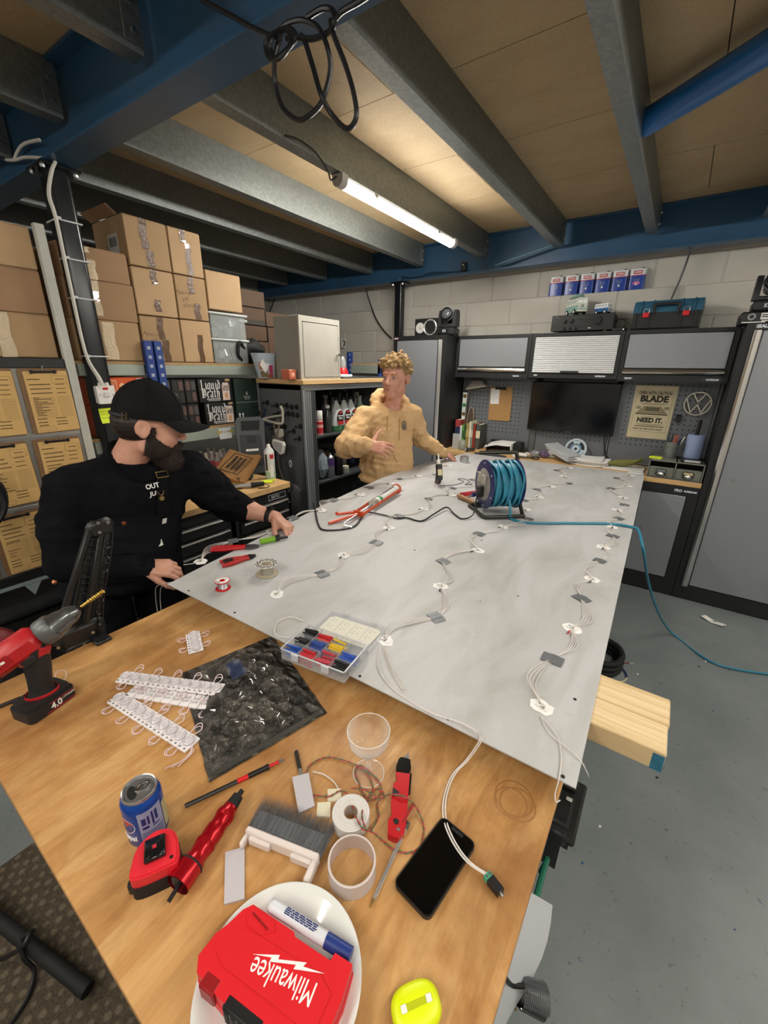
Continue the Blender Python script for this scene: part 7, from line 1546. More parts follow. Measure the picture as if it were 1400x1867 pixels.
# ---- cordless drill
bp = (T(30,1300)+T(75,1320)+T(130,1280)+T(95,1250))/4
DR = mat('drill red','b01a22',.4,var=.06); DB = mat('drill black','19181a',.55); DG = mat('drill grey','5d5f60',.4,.4)
grip0 = bp+Vector((-.008,.004,.05)); chk = pX(183,1074,-1.115);
dx_ = (pX(125,1122,-1.155)-pX(20,1195,-1.19)); ax = dx_.normalized(); body0 = pX(20,1195,-1.19)
th = thing('cordless_drill','red and black cordless drill standing on its battery, gold drill bit','drill',Matrix())
fw = (T(130,1280)-T(75,1320)).normalized(); Mb = basis(bp,fw,(0,0,1))
m = MB(Mb); m.prism(rrect(.112,.078,.014),.0008,.03); m.prism(rrect(.10,.068,.014),.03,.042); bt = m.build('battery',DB,th)
text('4.0',.024,WINK,bt,Mb @ TR(.005,-.0392,.015) @ FX,off=.0006,sx=.9); text('LITHIUM',.008,WINK,bt,Mb @ TR(.035,-.0392,.020) @ FX); m = MB(Mb); m.b2((-.02,-.0395,.0035),(.05,-.039,.005)); m.b2((-.01,-.0395,.026),(.05,-.039,.027)); m.build('red_line',REDPL,bt)
gx = Vector((ax.x,ax.y,0)).normalized()
top = body0+ax*.05
m = MB(); P_ = [bp+Vector((0,0,.035)),bp*.8+top*.2+Vector((0,0,.02)),bp*.45+top*.55,top]; ring = []
n = 16
for i in range(13):
 c_ = cr(P_,4)[i]; rx,ry = [.036,.032,.029,.026,.025,.025,.0255,.026,.027,.028,.029,.030,.03][i],[.027,.025,.023,.021,.021,.021,.021,.022,.022,.023,.024,.025,.026][i]
 sd_ = Vector((-gx.y,gx.x,0)); ring += [tuple(c_+gx*rx*cos(2*pi*k/n)+sd_*ry*sin(2*pi*k/n)) for k in range(n)]
m.add(ring,[(i*n+k,i*n+(k+1) % n,(i+1)*n+(k+1) % n,(i+1)*n+k) for i in range(12) for k in range(n)]); m.build('grip',DB,th)
c_ = cr(P_,4)[3]; m = MB(); m.lathe([(.034,-.005),(.036,0),(.034,.006)],20,basis(c_-Vector((0,0,.008)),gx,(0,0,1)) @ Matrix.Diagonal((1,.76,1,1))); m.build('red_collar',DR,th)
Mx = basis(body0,ax,(0,0,1)); RYm = Mx @ RY(90)
m = MB(Mx); m.box((-.01,0,.004),(.17,.06,.068),.02); m.box((.03,0,-.02),(.075,.048,.06),.014); m.build('motor_housing',DR,th)
m = MB(Mx); m.box((-.03,-.0305,.01),(.07,.003,.024),.001); lbp = m.build('side_plate',mat('plate red','9c1119',.35),th); printed(.05,.010,WINK,lbp,Mx @ TR(-.03,-.0323,.01) @ FX); m = MB(Mx)
for k in range(4): m.box((-.075+.012*k,-.0305,-.01),(.006,.004,.03),.001)
m.box((.02,-.026,-.028),(.03,.004,.02),.003); m.box((-.02,0,.039),(.03,.02,.004),.002); m.build('vents',DB,th)
m = MB(RYm); m.lathe([(0,.07),(.033,.07),(.035,.075),(.035,.098),(.033,.102),(0,.102)],28); m.build('torque_collar',DG,th)
m = MB(RYm); m.lathe([(.033,.102),(.03,.106),(.027,.125),(.024,.13),(.024,.142),(.018,.155),(.011,.163),(0,.164)],28); m.build('chuck',mat('chuck steel','6c6e70',.25,.8),th)
m = MB(RYm); L = (chk-body0).length
for k in range(2): m.tube([(.0032*cos(a+pi*k),.0032*sin(a+pi*k),.19+(L-.195)*a/(7*pi)) for a in [i*.5 for i in range(45)]],.0027,6)
m.cyl((0,0,.17),(0,0,L-.02),.0036,n=10); m.cyl((0,0,L-.022),(0,0,L),.0048,.001,10); m.build('drill_bit',mat('gold bit','b08e45',.25,.9),th)
m = MB(Mx); m.box((.075,0,-.032),(.02,.018,.03),.005); m.build('trigger',DB,th)
m = MB(); m.cyl(T(-40,1304,.006),T(38,1272,.006),.0045,n=10); solo(m,'drill_bit',mat('dark steel','3a3a3c',.35,.8),'dark drill bit lying at the left edge of the bench','drill bit')
p = T(-30,1225); th = thing('second_drill','dark red power tool partly visible at the left photo edge','drill',Matrix.Translation(pX(-14,1175,-1.45))); m = MB(); m.box((0,0,0),(.09,.10,.09),.03); m.build('motor_housing',mat('dark red tool','6d1a20',.4),th); m = MB(); m.box((.0,0,-.12),(.06,.07,.16),.02); m.build('grip',DB,th)
# ---- boom arm clamped to the bench edge
th = thing('boom_arm','black folded spring boom arm clamped to the left bench edge','boom arm',Matrix()); BM = mat('boom black','161617',.42)
def B3(x,y,X=-1.40): return pX(x,y,X)
for k,(a,b) in enumerate((((128,1165),(172,950)),((152,1168),(186,952)),((170,1160),(196,955)),((112,1130),(166,955)))):
 A,Bq = B3(*a,-1.40+.008*(k % 2)),B3(*b,-1.40+.008*(k % 2)); m = MB(); m.box((0,0,0),((Bq-A).length,.016,.018),.003,basis((A+Bq)/2,Bq-A,(1,0,0))); m.build('arm_bar',BM,th)
 n = 60; d_ = (Bq-A); m = MB(); s_ = d_.normalized().cross(Vector((1,0,0))).normalized()
 if k in (0,2): m.tube([A+d_*(.12+.76*i/n)+(Vector((1,0,0))*cos(i*1.5)+s_*sin(i*1.5))*.008+Vector((.02,0,0)) for i in range(n)],.0018,5); m.build('spring',mat('spring dark','2b2b2c',.3,.7),th)
A = B3(182,962,-1.39); m = MB(); m.box((0,0,0),(.075,.024,.055),.012,basis(A,(0,1,.1),(0,-.1,1)) ); m.build('elbow_plate',BM,th)
A2 = B3(150,1155,-1.39); m = MB(); m.box((0,0,0),(.13,.028,.07),.012,basis(A2,(0,1,0),(0,0,1))); m.build('base_plate',BM,th)
for x,y in ((179,953),(197,952),(182,970),(103,1162),(107,1180),(170,1152),(153,1174)): q_ = B3(x,y,-1.376); m = MB(); m.cyl(q_,q_+Vector((.004,-.002,0)),.005,n=10); m.build('bolt',STEEL,th)
q_ = T(185,1168); m = MB(); m.box((q_.x-.0,q_.y,TZ+.006),(.05,.045,.011),.003); m.box((q_.x-.035,q_.y-.04,TZ-.02),(.03,.09,.06),.004); m.build('table_clamp',BM,th); m = MB(); m.tube(cr([q_+Vector((-.02,.0,.012)),q_+Vector((-.01,.01,.045)),q_+Vector((-.03,.01,.055)),q_+Vector((-.045,0,.045))],5),.0035,6); m.build('clamp_screw',mat('spring dark','2b2b2c'),th)
m = MB(); m.tube(cr([B3(205,950),B3(203,1000),B3(190,1080),B3(186,1130)],6),.0035,6); m.tube(cr([B3(166,950),B3(150,1010),B3(128,1080),B3(112,1125)],6),.0035,6); m.build('cable',CBLK,th)
# ---- plate, case, marker
pc = Vector((-.293,.186,TZ+.0006)); th = thing('plate','round white ceramic plate under the red tool case','plate',Matrix.Translation(pc)); PR = .135
m = MB(Matrix.Diagonal((.837,.837,1,1))); m.lathe([(0,.004),(.078,.003),(.08,0),(.086,0),(.088,.004),(.105,.010),(PR-.006,.021),(PR,.025),(PR+.001,.027),(PR-.002,.0275),(PR-.012,.0235),(.105,.0145),(.09,.0095),(.08,.0075),(0,.007)],64); m.build('plate_body',mat('white glaze','d9dbd8',.12,Coat_Weight=.3),th)
ca,cb_,cc_ = pz(445,1637,TZ+.052),pz(375,1770,TZ+.052),pz(640,1768,TZ+.052)
X_ = cc_-ca; X_.z = 0; L = X_.length; M = basis(Vector((ca.x,ca.y,TZ+.0145)),X_,(0,0,1)); Dp = .098
th = thing('drill_bit_case','red plastic drill bit case with white script lettering, on the plate','tool case',M); RC = mat('case red','cf1a24',.42,bump=.1,bs=900,bd=.0003); h = .038
m = MB(); ol = [(.018,0),(.10*L/.2,0),(.105*L/.2,-.004),(L-.03,-.004),(L-.028,.006),(L,.006),(L+.004,-.03),(L+.002,-Dp*.75),(L-.012,-Dp),(.05,-Dp),(.0,-Dp+.006),(-.012,-Dp*.8),(-.008,-.05),(.0,-.035),(.008,-.012)]; m.prism(ol,0,h*.48); m.prism([(x*.99+.001,y*.985-.0005) for x,y in ol],h*.5,h); m.build('shell',RC,th)
m = MB(); m.prism([(x*.975+.003,y*.97-.001) for x,y in ol],h*.48,h*.5); m.build('seam',mat('deep red','8a1016',.4),th)
m = MB(); m.prism([(.014,-.034),(.05,-.026),(L-.035,-.022),(L-.012,-.032),(L-.014,-Dp+.026),(.03,-Dp+.026),(.008,-Dp+.034)],h,h+.0016); m.build('raised_panel',RC,th)
m = MB(); m.prism([(.022,-.006),(.03,-.003),(.062,-.003),(.07,-.012),(.055,-.024),(.028,-.024),(.018,-.014)],h,h+.0014); bp_ = m.build('emblem_pad',RC,th); m = MB(); m.tube([(.026+.0022*i,-.010-.0004*i+.0012*(i % 2),h+.002) for i in range(16)],.0012,5); m.build('bit_relief',mat('deep red','8a1016'),bp_)
PT = lambda x,y: pz(x,y,TZ+.0145+h+.0018); e0,e1 = PT(574,1813),PT(459,1761)
tm = tmesh('Milwaukee',.034,shear=.14,off=0); tw_ = max(v.co.x for v in tm.vertices)-min(v.co.x for v in tm.vertices); sc_ = (e1-e0).length/tw_
text('Milwaukee',.034,WINK,th,M.inverted() @ basis((e0+e1)/2,e1-e0,(0,0,1)) @ Matrix.Diagonal((sc_,1.0,1,1)),shear=.14,off=0)
m = MB(M.inverted()); bo = PT(528,1772); m.prism([((PT(300+x/2.545,1560+y/2.545)-bo).x,(PT(300+x/2.545,1560+y/2.545)-bo).y) for x,y in ((410,458),(535,462),(527,482),(660,497),(642,515),(742,548),(598,527),(610,507),(487,492),(497,473))],0,.0006,Matrix.Translation(bo)); m.build('lightning_print',WINK,th)
for x in (.012,): m = MB(); m.b2((x,-Dp-.002,h*.3),(x+.026,-Dp+.016,h+.0006),.002); m.build('latch_recess',mat('deep red','8a1016'),th)
m = MB(); m.b2((.055,-Dp-.004,.004),(.115,-Dp+.012,h+.0012),.003); m.build('black_latch',BLKPL,th)
for k in range(5): m = MB(); m.b2((.06+.011*k,-Dp-.0048,.01),(.066+.011*k,-Dp-.0036,h-.004)); m.build('latch_rib',BLKRUB,th)
th = thing('marker_pen','white marker pen with blue cap lying on the plate behind the red case','marker',head(pz(497,1652,TZ+.042),pz(640,1742,TZ+.036))); L = (pz(640,1742,TZ+.036)-pz(497,1652,TZ+.042)).length
m = MB(); m.cyl((0,0,0),(L*.70,0,0),.0095,n=22); m.cyl((-.004,0,0),(0,0,0),.008,.0095,22); m.build('barrel',mat('marker white','cfd3da',.35),th); m = MB(); m.cyl((L*.70,0,0),(L,0,0),.0102,.0098,22); m.build('cap',mat('marker blue','1f3479',.35),th)
m = MB(RY(90));
for k in range(8): m.lathe([(.0096,L*(.14+.0)),(.0096,L*.60)],1,RZ(-60+9*k),arc=RAD(3))
m.build('fine_print',mat('navy ink','1c2a66',.5),th); printed(L*.42,.010,MATS['navy ink'],th,TR(L*.38,.001,.0097) @ RZ(180),4)
m = MB(); q_ = pc+Vector((.03,.045,.0105)); m.cyl(q_,q_+Vector((.016,.018,.004)),.0032,n=10); solo(m,'dowel_pin',STEEL,'small steel dowel pin on the plate behind the marker','pin')
th = thing('plastic_sliver','thin white cable tie tail curved along the plate rim','cable tie',Matrix())
m = MB(); m.tube([pc+Vector((.094*cos(RAD(a)),.094*sin(RAD(a)),.0185)) for a in range(10,32,3)],.0012,5); m.build('strip',WHITE,th)
# ---- earbud case
a = T(758,1846); th = thing('earbud_case','fluorescent yellow silicone earbud case at the bottom edge','earbud case',Matrix.Translation((a.x,a.y,TZ+.0006)) @ RZ(-38)); YL = mat('fluo yellow','d9e800',.4)
m = MB(); N,K = 32,12; prof = [(.0,0),(.7,0),(.9,.08),(1,.3),(1,.6),(.92,.82),(.75,.95),(.4,1),(0,1)]
sup = lambda a: (.0255*(abs(cos(a))**.75)*(1 if cos(a) > 0 else -1),.034*(abs(sin(a))**.75)*(1 if sin(a) > 0 else -1))
vs = [(sup(2*pi*i/N)[0]*r_,sup(2*pi*i/N)[1]*r_,.022*z) for r_,z in prof for i in range(N)]; m.add(vs,[(j*N+i,j*N+(i+1) % N,(j+1)*N+(i+1) % N,(j+1)*N+i) for j in range(len(prof)-1) for i in range(N)]); m.build('shell',YL,th,ang=70)
m = MB(); m.box((0,0,.0218),(.008,.034,.002),.001); sl_ = m.build('slot',mat('dark yellow','b3bd00',.45),th)
for y in (-.018,.018): m = MB(); m.box((0,y,.0226),(.0085,.008,.0016),.0006); m.build('white_peg',WHITE,sl_)
# ================================================================== RIGHT OF THE BENCH AND FLOOR
tb = thing('plastic_tote','black lidded plastic storage tote beside the bench under the sheet corner','storage box',Matrix())
BT2 = mat('tote black','1d1e1e',.5,var=.08)
z1 = .60; x0,x1,y0,y1 = -.25,.012,.845,1.035
m = MB(); m.prism([(x0+.03,y0+.03),(x1-.03,y0+.03),(x1-.03,y1-.03),(x0+.03,y1-.03)],z1-.17,z1-.02); m.prism([(x0+.01,y0+.012),(x1-.012,y0+.012),(x1-.012,y1-.01),(x0+.01,y1-.01)],z1-.05,z1-.02); m.build('tub',BT2,tb)
m = MB(); m.b2((x0,y0,z1-.022),(x1,y1,z1),.006); m.build('lid',BT2,tb); m = MB()
m.b2((x0+.03,y0+.02,z1),(x1-.02,y0+.125,z1+.014),.008); m.b2((x0+.03,y0+.138,z1),(x1-.02,y1-.012,z1+.018),.008); m.build('lid_panel',BT2,tb)
m = MB(); m.b2((x1-.05,y0+.035,z1+.0135),(x1-.028,y0+.040,z1+.0152)); m.build('lid_slot',BLKRUB,tb); MB().b2((x1-.075,y0-.006,z1-.03),(x1-.02,y0+.02,z1+.012),.006).build('handle_latch',BT2,tb)
m = MB(); m.box((x1-.035,y0+.10,z1+.017),(.016,.012,.004),.002); solo(m,'paper_scrap',WPAPER,'white scrap on the black tote lid','scrap')
st = thing('trolley','dark shelf trolley with a green painted rail under the bench','trolley',Matrix()); m = MB(); m.b2((-.30,.30,z1-.195),(-.055,1.40,z1-.172),.004); m.build('shelf',BLACK,st)
GRR = mat('green rail','1f6b52',.4)
m = MB(); m.tube(cr([(-.044,.80,.50),(-.037,.79,.56),(-.037,.77,.58),(-.037,.60,.58),(-.037,.32,.58)],4),.007,8); m.build('rail',GRR,st)
for x in (-.27,-.08):
 for y in (.34,1.36): MB().b2((x-.015,y-.015,0),(x+.015,y+.015,z1-.19),.003).build('leg',BLACK,st)
m = MB(); m.tube([(-.037,.34,z1-.33),(-.037,.34,.58)],.007,8); m.build('rail_post',GRR,st)
m = MB(); Pp = [pz(957,1664,.80),pz(991,1681,.62),pz(950,1790,.72),pz(905,1870,.82)]; e0 = Vector((-.042,Pp[0].y,.86)); e1 = Vector((-.042,.26,.86))
m.grid(lambda u,v: (e0*(1-u)+e1*u)*(1-v)+(Vector((-.002+.01*sin(6*u),.575,.78))*(1-u)+Vector((-.035,.25,.74))*u)*v+Vector((.004*sin(7*u)*v,0,0)),12,6,thick=.0008)
solo(m,'paper_towel',mat('grey white paper','b5b9bd',.85,bump=.2,bs=200),'sheet of pale paper hanging off the right bench edge','paper')
th = thing('soldering_iron_holder','coiled wire soldering iron holder on a black rod at the bench edge','iron holder',Matrix())
a = pz(920,1782,TZ-.03); q0,q1 = pz(937,1797,.80),pz(985,1795,.78)
m = MB(); m.tube(cr([Vector((-.04,a.y,TZ-.03)),q0,q1],5),.0038,8); m.build('rod',BLKPL,th)
c0_,c1_ = pz(948,1808,.775),pz(992,1826,.765); d_ = (c1_-c0_); ax_ = d_.normalized(); s1 = ax_.cross(Vector((0,0,1))).normalized(); s2 = ax_.cross(s1); m = MB(); n = 14*14
m.tube([c0_+d_*i/n+(s1*cos(2*pi*i/14)+s2*sin(2*pi*i/14))*(.019+.003*i/n) for i in range(n)],.0013,5); m.build('coil',mat('dark chrome','8c8e90',.22,1),th)
m = MB(); m.tube(cr([c0_,c0_+Vector((-.008,.01,-.02)),c0_+Vector((.0,-.01,-.035))],5),.0014,5); m.build('tail',mat('brass','8f7440'),th)
rg = thing('rug','brown patterned carpet runner under the bench at bottom left','rug',Matrix())
t = NT('brown dotted carpet'); v_ = t.n('ShaderNodeTexVoronoi'); v_.inputs['Scale'].default_value = 30; v_.inputs['Randomness'].default_value = .25; t.l(t.mapping((1,1,.01),(0,0,RAD(35))),v_.inputs[0])
c = t.ramp(v_.outputs[0],[(.22,'6d6452'),(.36,'40372c')]); c = t.mix(.35,c,t.ramp(t.noise(t.co(),160,3),[(.3,'241e17'),(.7,'6e6350')])); t.col(c); t.set(.95); t.bump(t.noise(t.co(),220,3),.6,.004)
ra,rb2 = pz(0,1581,0),pz(70,1533,0); m = MB();
m.b2(((ra.x+rb2.x)/2,-1.6,.0),(-.42,.70,.008),.003); m.build('carpet',t.m,rg,M=None)
th = thing('tripod_leg','black round floor stand leg lying low across the carpet','stand',Matrix()); a,b = pz(-60,1632,.10),pz(160,1806,.045)
m = MB(); m.cyl(a,b,.019,n=18); m.build('leg_tube',BLKRUB,th); m = MB(); m.cyl(b-(b-a).normalized()*.03,b,.0205,n=18); m.build('rubber_foot',BLKRUB,th); m = MB(); m.cyl(a,(a.x-.05,a.y-.1,.6),.018,n=14); m.cyl(a,(a.x-.25,a.y-.35,.01),.018,n=14); m.build('stand_post',BLKRUB,th)
m = MB(); m.tube(cr([pz(-40,1765,.02),pz(0,1750,.04),pz(25,1738,.09),pz(42,1725,.135),pz(55,1702,.145),pz(60,1698,.13),pz(40,1712,.11),pz(42,1745,.08),pz(62,1770,.03),pz(50,1820,.014),pz(15,1875,.012)],7),.006,8); solo(m,'floor_lead',CBLK,'black lead looped around the stand leg on the carpet','cable')
# floor bits on the right
p = pz(1112,1215,.0); th = thing('black_hose_coil','black ribbed hose coil on the floor behind the timbers','hose',Matrix.Translation((p.x-.05,p.y,0)))
m = MB()
for k in range(3): m.tube([(.10*cos(a),.13*sin(a),.02+.035*k) for a in [2*pi*i/28 for i in range(28)]],.018,8,True)
m.build('coils',BLKRUB,th)
W3 = lambda x,y,z=.004: pz(x,y,z)
th = thing('loose_wire','blue and cream loose wires with red tail on the floor behind the timbers','wire',Matrix())
m = MB(); m.tube(cr([W3(1112,1207),W3(1128,1214),W3(1140,1226),W3(1143,1236)],6),.006,6); m.build('navy_wire',mat('navy wire','233a63',.5),th); m = MB(); m.tube(cr([W3(1143,1236),W3(1136,1242),W3(1120,1244)],5),.005,6); m.tube([W3(1104,1227),W3(1113,1228)],.006,6); m.build('cream_wire',mat('cream wire','b9b294',.6),th)
m = MB(); m.tube([W3(1118,1222),W3(1128,1207)],.009,6); m.build('blue_tape',mat('bright blue tape','3f8fd6',.5),th); m = MB(); m.tube([W3(1129,1207),W3(1147,1209)],.005,6); m.build('red_wire',mat('maroon wire','6d2530',.5),th); m = MB(); m.tube([W3(1147,1209),W3(1155,1210)],.003,6); m.build('bare_tip',STEEL,th)
a = pz(1300,1134,.0); m = MB(); m.grid(lambda u,v: ((u-.5)*.14,(v-.5)*.05,.002+.025*abs(u-.5)+.006*sin(6*v)),8,4,thick=.001); o = solo(m,'paper_scrap',WPAPER,'white curled paper scrap on the floor before the tall cabinet','scrap'); o.location = a; o.rotation_euler.z = -.5
rnd = random.Random(6)
for k in range(26):
 x,y = rnd.uniform(.02,1.3),rnd.uniform(.2,3.1); m = MB(); s_ = .003+.006*rnd.random(); m.box((0,0,.0016),(s_*1.6,s_,.003),.001); w_ = k % 3; o = solo(m,'floor_speck',[WPAPER,BLKRUB,mat('blue speck','33538c',.6)][w_],'tiny %s fleck of debris on the grey floor' % ['white','black','blue'][w_],'debris',['white','black','blue'][w_]+' flecks on the floor'); o.location = (x,y,.0); o.rotation_euler.z = rnd.uniform(0,3)
 # ================================================================== PEOPLE (smooth-blended distance fields, meshed by surface nets)
V = lambda *a: np.array(a,float)
def nrm(v): v = np.asarray(v,float); return v/np.linalg.norm(v)
class SDF:
 def __init__(s,lo,hi,h):
  s.lo = V(*lo); s.h = h; s.n = np.ceil((V(*hi)-s.lo)/h).astype(int)+1; s.d = np.full(s.n,.15,np.float32)
 def blk(s,lo,hi,mg):
  a = np.clip(np.floor((lo-mg-s.lo)/s.h).astype(int),0,s.n); b = np.clip(np.ceil((hi+mg-s.lo)/s.h).astype(int)+1,0,s.n)
  g = [s.lo[i]+s.h*np.arange(a[i],b[i]) for i in range(3)]
  return tuple(slice(a[i],b[i]) for i in range(3)),np.stack(np.meshgrid(*g,indexing='ij'),-1).astype(np.float32)
 def put(s,sl,d,k,sub=False):
  o = s.d[sl]
  if o.size == 0: return
  if sub: o,d = -o,d
  hh = np.clip(.5+.5*(d-o)/k,0,1) if not sub else np.clip(.5+.5*(d-o)/k,0,1)
  r = d*(1-hh)+o*hh-k*hh*(1-hh)
  s.d[sl] = -r if sub else r
 def cone(s,a,b,ra,rb,k=.012,sub=False):
  a,b = V(*a),V(*b); R = max(ra,rb); sl,p = s.blk(np.minimum(a,b)-R,np.maximum(a,b)+R,.05)
  ab = b-a; t = np.clip(((p-a)@ab)/max(ab@ab,1e-9),0,1)[...,None]; d = np.linalg.norm(p-a-t*ab,axis=-1)-(ra+(rb-ra)*t[...,0]); s.put(sl,d,k,sub)
 def ell(s,c,r,R=None,k=.015,sub=False):
  c = V(*c); r = V(*r); M = max(r); sl,p = s.blk(c-M,c+M,.05); q = p-c
  if R is not None: q = q@np.asarray(R,np.float32) # columns of R: local axes in world
  k0 = np.linalg.norm(q/r,axis=-1); k1 = np.linalg.norm(q/(r*r),axis=-1); s.put(sl,k0*(k0-1)/np.maximum(k1,1e-6),k,sub)
 def chain(s,pts,rs,k=.012):
  for a,b,ra,rb in zip(pts[:-1],pts[1:],rs[:-1],rs[1:]): s.cone(a,b,ra,rb,k)
 def folds(s,amp,freq,seed=0,lo=None):
  g = [s.lo[i]+s.h*np.arange(s.n[i]) for i in range(3)]; x,y,z = np.meshgrid(*g,indexing='ij'); r = np.random.RandomState(seed)
  m = np.abs(s.d) < .03; x,y,z = x[m],y[m],z[m]; f = 0
  for i in range(5): w = r.normal(size=3)*freq*(1+.5*i); f = f+np.sin(x*w[0]+y*w[1]+z*w[2]+r.uniform(0,6)+1.5*np.sin(z*freq*.5+i))/(1+.4*i)
  s.d[m] += (amp*f/2.5).astype(np.float32)
 def at(s,p):
  q = (np.asarray(p)-s.lo)/s.h; i = np.floor(q).astype(int)
  if (i < 0).any() or (i >= s.n-1).any(): return .15
  f = q-i; c = s.d[i[0]:i[0]+2,i[1]:i[1]+2,i[2]:i[2]+2]; c = c[0]*(1-f[0])+c[1]*f[0]; c = c[0]*(1-f[1])+c[1]*f[1]; return float(c[0]*(1-f[2])+c[1]*f[2])
 def grad(s,p): e = s.h; return nrm([s.at(p+V(e,0,0))-s.at(p-V(e,0,0)),s.at(p+V(0,e,0))-s.at(p-V(0,e,0)),s.at(p+V(0,0,e))-s.at(p-V(0,0,e))])
 def hit(s,x,y):
  d = nrm(tuple(ray(x,y))); t = .6
  for _ in range(900):
   p = V(0,0,CAMZ)+d*t; v = s.at(p)
   if v < .0003: break
   t += max(.0006,min(v*.6,.02))
  return p,s.grad(p)
 def mesh(s):
  d = s.d; S_ = d < 0; nx,ny,nz = s.n
  c8 = [S_[i:nx-1+i,j:ny-1+j,k:nz-1+k] for i in (0,1) for j in (0,1) for k in (0,1)]
  cnt = sum(c.astype(np.int8) for c in c8); ijk = np.argwhere((cnt > 0) & (cnt < 8)); idx = np.full((nx-1,ny-1,nz-1),-1,np.int32); idx[tuple(ijk.T)] = np.arange(len(ijk))
  off = np.array([(i,j,k) for i in (0,1) for j in (0,1) for k in (0,1)]); val = np.stack([d[tuple((ijk+o).T)] for o in off],1); acc = np.zeros((len(ijk),3)); num = np.zeros(len(ijk))
  for a in range(8):
   for b in range(a+1,8):
    if np.abs(off[a]-off[b]).sum() != 1: continue
    m = (val[:,a] < 0) != (val[:,b] < 0); t = val[m,a]/(val[m,a]-val[m,b]); acc[m] += off[a]+t[:,None]*(off[b]-off[a]); num[m] += 1
  vs = s.lo+s.h*(ijk+acc/num[:,None]); F = []
  for ax in range(3):
   o = [0,0,0]; o[ax] = 1; A = S_[:nx-o[0],:ny-o[1],:nz-o[2]]; B = S_[o[0]:,o[1]:,o[2]:]; e = np.argwhere(A != B); u,v = [(1,2),(2,0),(0,1)][ax]
   e = e[(e[:,u] > 0) & (e[:,v] > 0) & (e[:,u] < s.n[u]-1) & (e[:,v] < s.n[v]-1)]; ins = A[tuple(e.T)]; du = np.zeros(3,int); du[u] = 1; dv = np.zeros(3,int); dv[v] = 1
   q = np.stack([idx[tuple((e-du-dv).T)],idx[tuple((e-dv).T)],idx[tuple(e.T)],idx[tuple((e-du).T)]],1); q[~ins] = q[~ins][:,::-1]; F.append(q)
  return vs,np.concatenate(F)
 def build(s,name,m,parent,smooth=1):
  vs,F = s.mesh(); me = bpy.data.meshes.new(name); me.vertices.add(len(vs)); me.vertices.foreach_set('co',vs.ravel()); me.loops.add(F.size); me.loops.foreach_set('vertex_index',F.ravel().astype(np.int32))
  me.polygons.add(len(F)); me.polygons.foreach_set('loop_start',np.arange(0,F.size,4,dtype=np.int32)); me.update(calc_edges=True); me.validate(); me.polygons.foreach_set('use_smooth',[True]*len(me.polygons)); me.materials.append(m)
  o = bpy.data.objects.new(name,me); COL.objects.link(o); o.parent = parent
  if parent is not None: o.matrix_parent_inverse = parent.matrix_world.inverted()
  return o
def frame(f,up=(0,0,1)):
 f = nrm(f); l = nrm(np.cross(up,f)); return np.stack([f,l,np.cross(f,l)],1) # columns: forward, left, up
def hand(S,w,d,back,thumb,curls,sc=1,spread=1,tdir=(.62,.72,-.3),tc=(10,15)):
 d = nrm(d); back = nrm(np.asarray(back)-d*np.dot(back,d)); y = np.cross(back,d)
 if np.dot(y,thumb) < 0: y = -y
 P = lambda a: w+sc*(d*a[0]+y*a[1]+back*a[2]); rad = math.radians; tips = []
 kn = [(.088,.030,.002),(.093,.010,.004),(.088,-.011,.002),(.078,-.030,-.002)]; ln = [.078,.086,.079,.062]; bs = [.014,.004,-.006,-.015]
 for (kx,ky,kz),b in zip(kn,bs): S.cone(P((0,b,0)),P((kx,ky,kz)),.0155*sc,.0118*sc,.010)
 S.cone(P((.015,.012,-.008)),P((.06,.026,-.012)),.014*sc,.012*sc,.008); S.cone(P((.02,-.014,-.008)),P((.06,-.024,-.01)),.013*sc,.011*sc,.008)
 for i in range(4):
  p = V(*kn[i]); a = 0; fa = rad([7,1,-5,-12][i]*spread); pts = [P(p)]
  for j,seg in enumerate((.46,.31,.25)):
   a += rad(curls[i][j]); u = V(cos(a)*cos(fa),cos(a)*sin(fa),-sin(a)); p = p+u*ln[i]*seg; pts.append(P(p))
  S.chain(pts,[q*sc for q in (.0098,.0088,.0080,.0068)],.003); tips.append(pts[-1])
 p = V(.022,.026,-.008); pts = [P(p)]; td = nrm(tdir); a2 = 0
 for seg,c in zip((.046,.034,.027),(0,)+tc):
  a2 += rad(c); u = nrm(td+V(.9,-.6,-.2)*math.sin(a2)); p = p+u*seg; pts.append(P(p))
 S.chain(pts,[q*sc for q in (.0145,.0115,.0100,.0078)],.005); return tips+[pts[-1]]
def headshape(S,c,f,up,sc):
 R = frame(f,up); W = lambda a: c+sc*(R@V(*a)); E = lambda p,r,k=.012,sub=False: S.ell(W(p),V(*r)*sc,R,k,sub)
 E((-.012,0,.038),(.098,.076,.096),.02); E((.028,0,-.028),(.066,.060,.088),.02); E((.066,0,-.098),(.026,.030,.024),.02)
 for s_ in (-1,1):
  E((.048,s_*.036,-.028),(.034,.026,.030),.015); E((.012,s_*.05,-.07),(.045,.016,.028),.02); E((.080,s_*.026,.030),(.012,.028,.009),.008)
  E((.100,s_*.031,.012),(.016,.016,.009),.006,True); E((.083,s_*.031,.017),(.010,.015,.006),.003); E((.105,s_*.011,-.030),(.010,.008,.007),.004)
  E((-.022,s_*.078,-.002),(.025,.009,.032),.004); E((-.016,s_*.085,.0),(.014,.007,.019),.003,True); E((-.018,s_*.077,-.026),(.012,.008,.012),.004)
 S.cone(W((.086,0,.018)),W((.112,0,-.024)),.008*sc,.0105*sc,.008); E((.110,0,-.027),(.012,.011,.010),.005)
 E((.094,0,-.054),(.011,.021,.0055),.004); E((.091,0,-.064),(.012,.019,.006),.004); E((.104,0,-.0592),(.007,.018,.0016),.002,True)
 return W,R
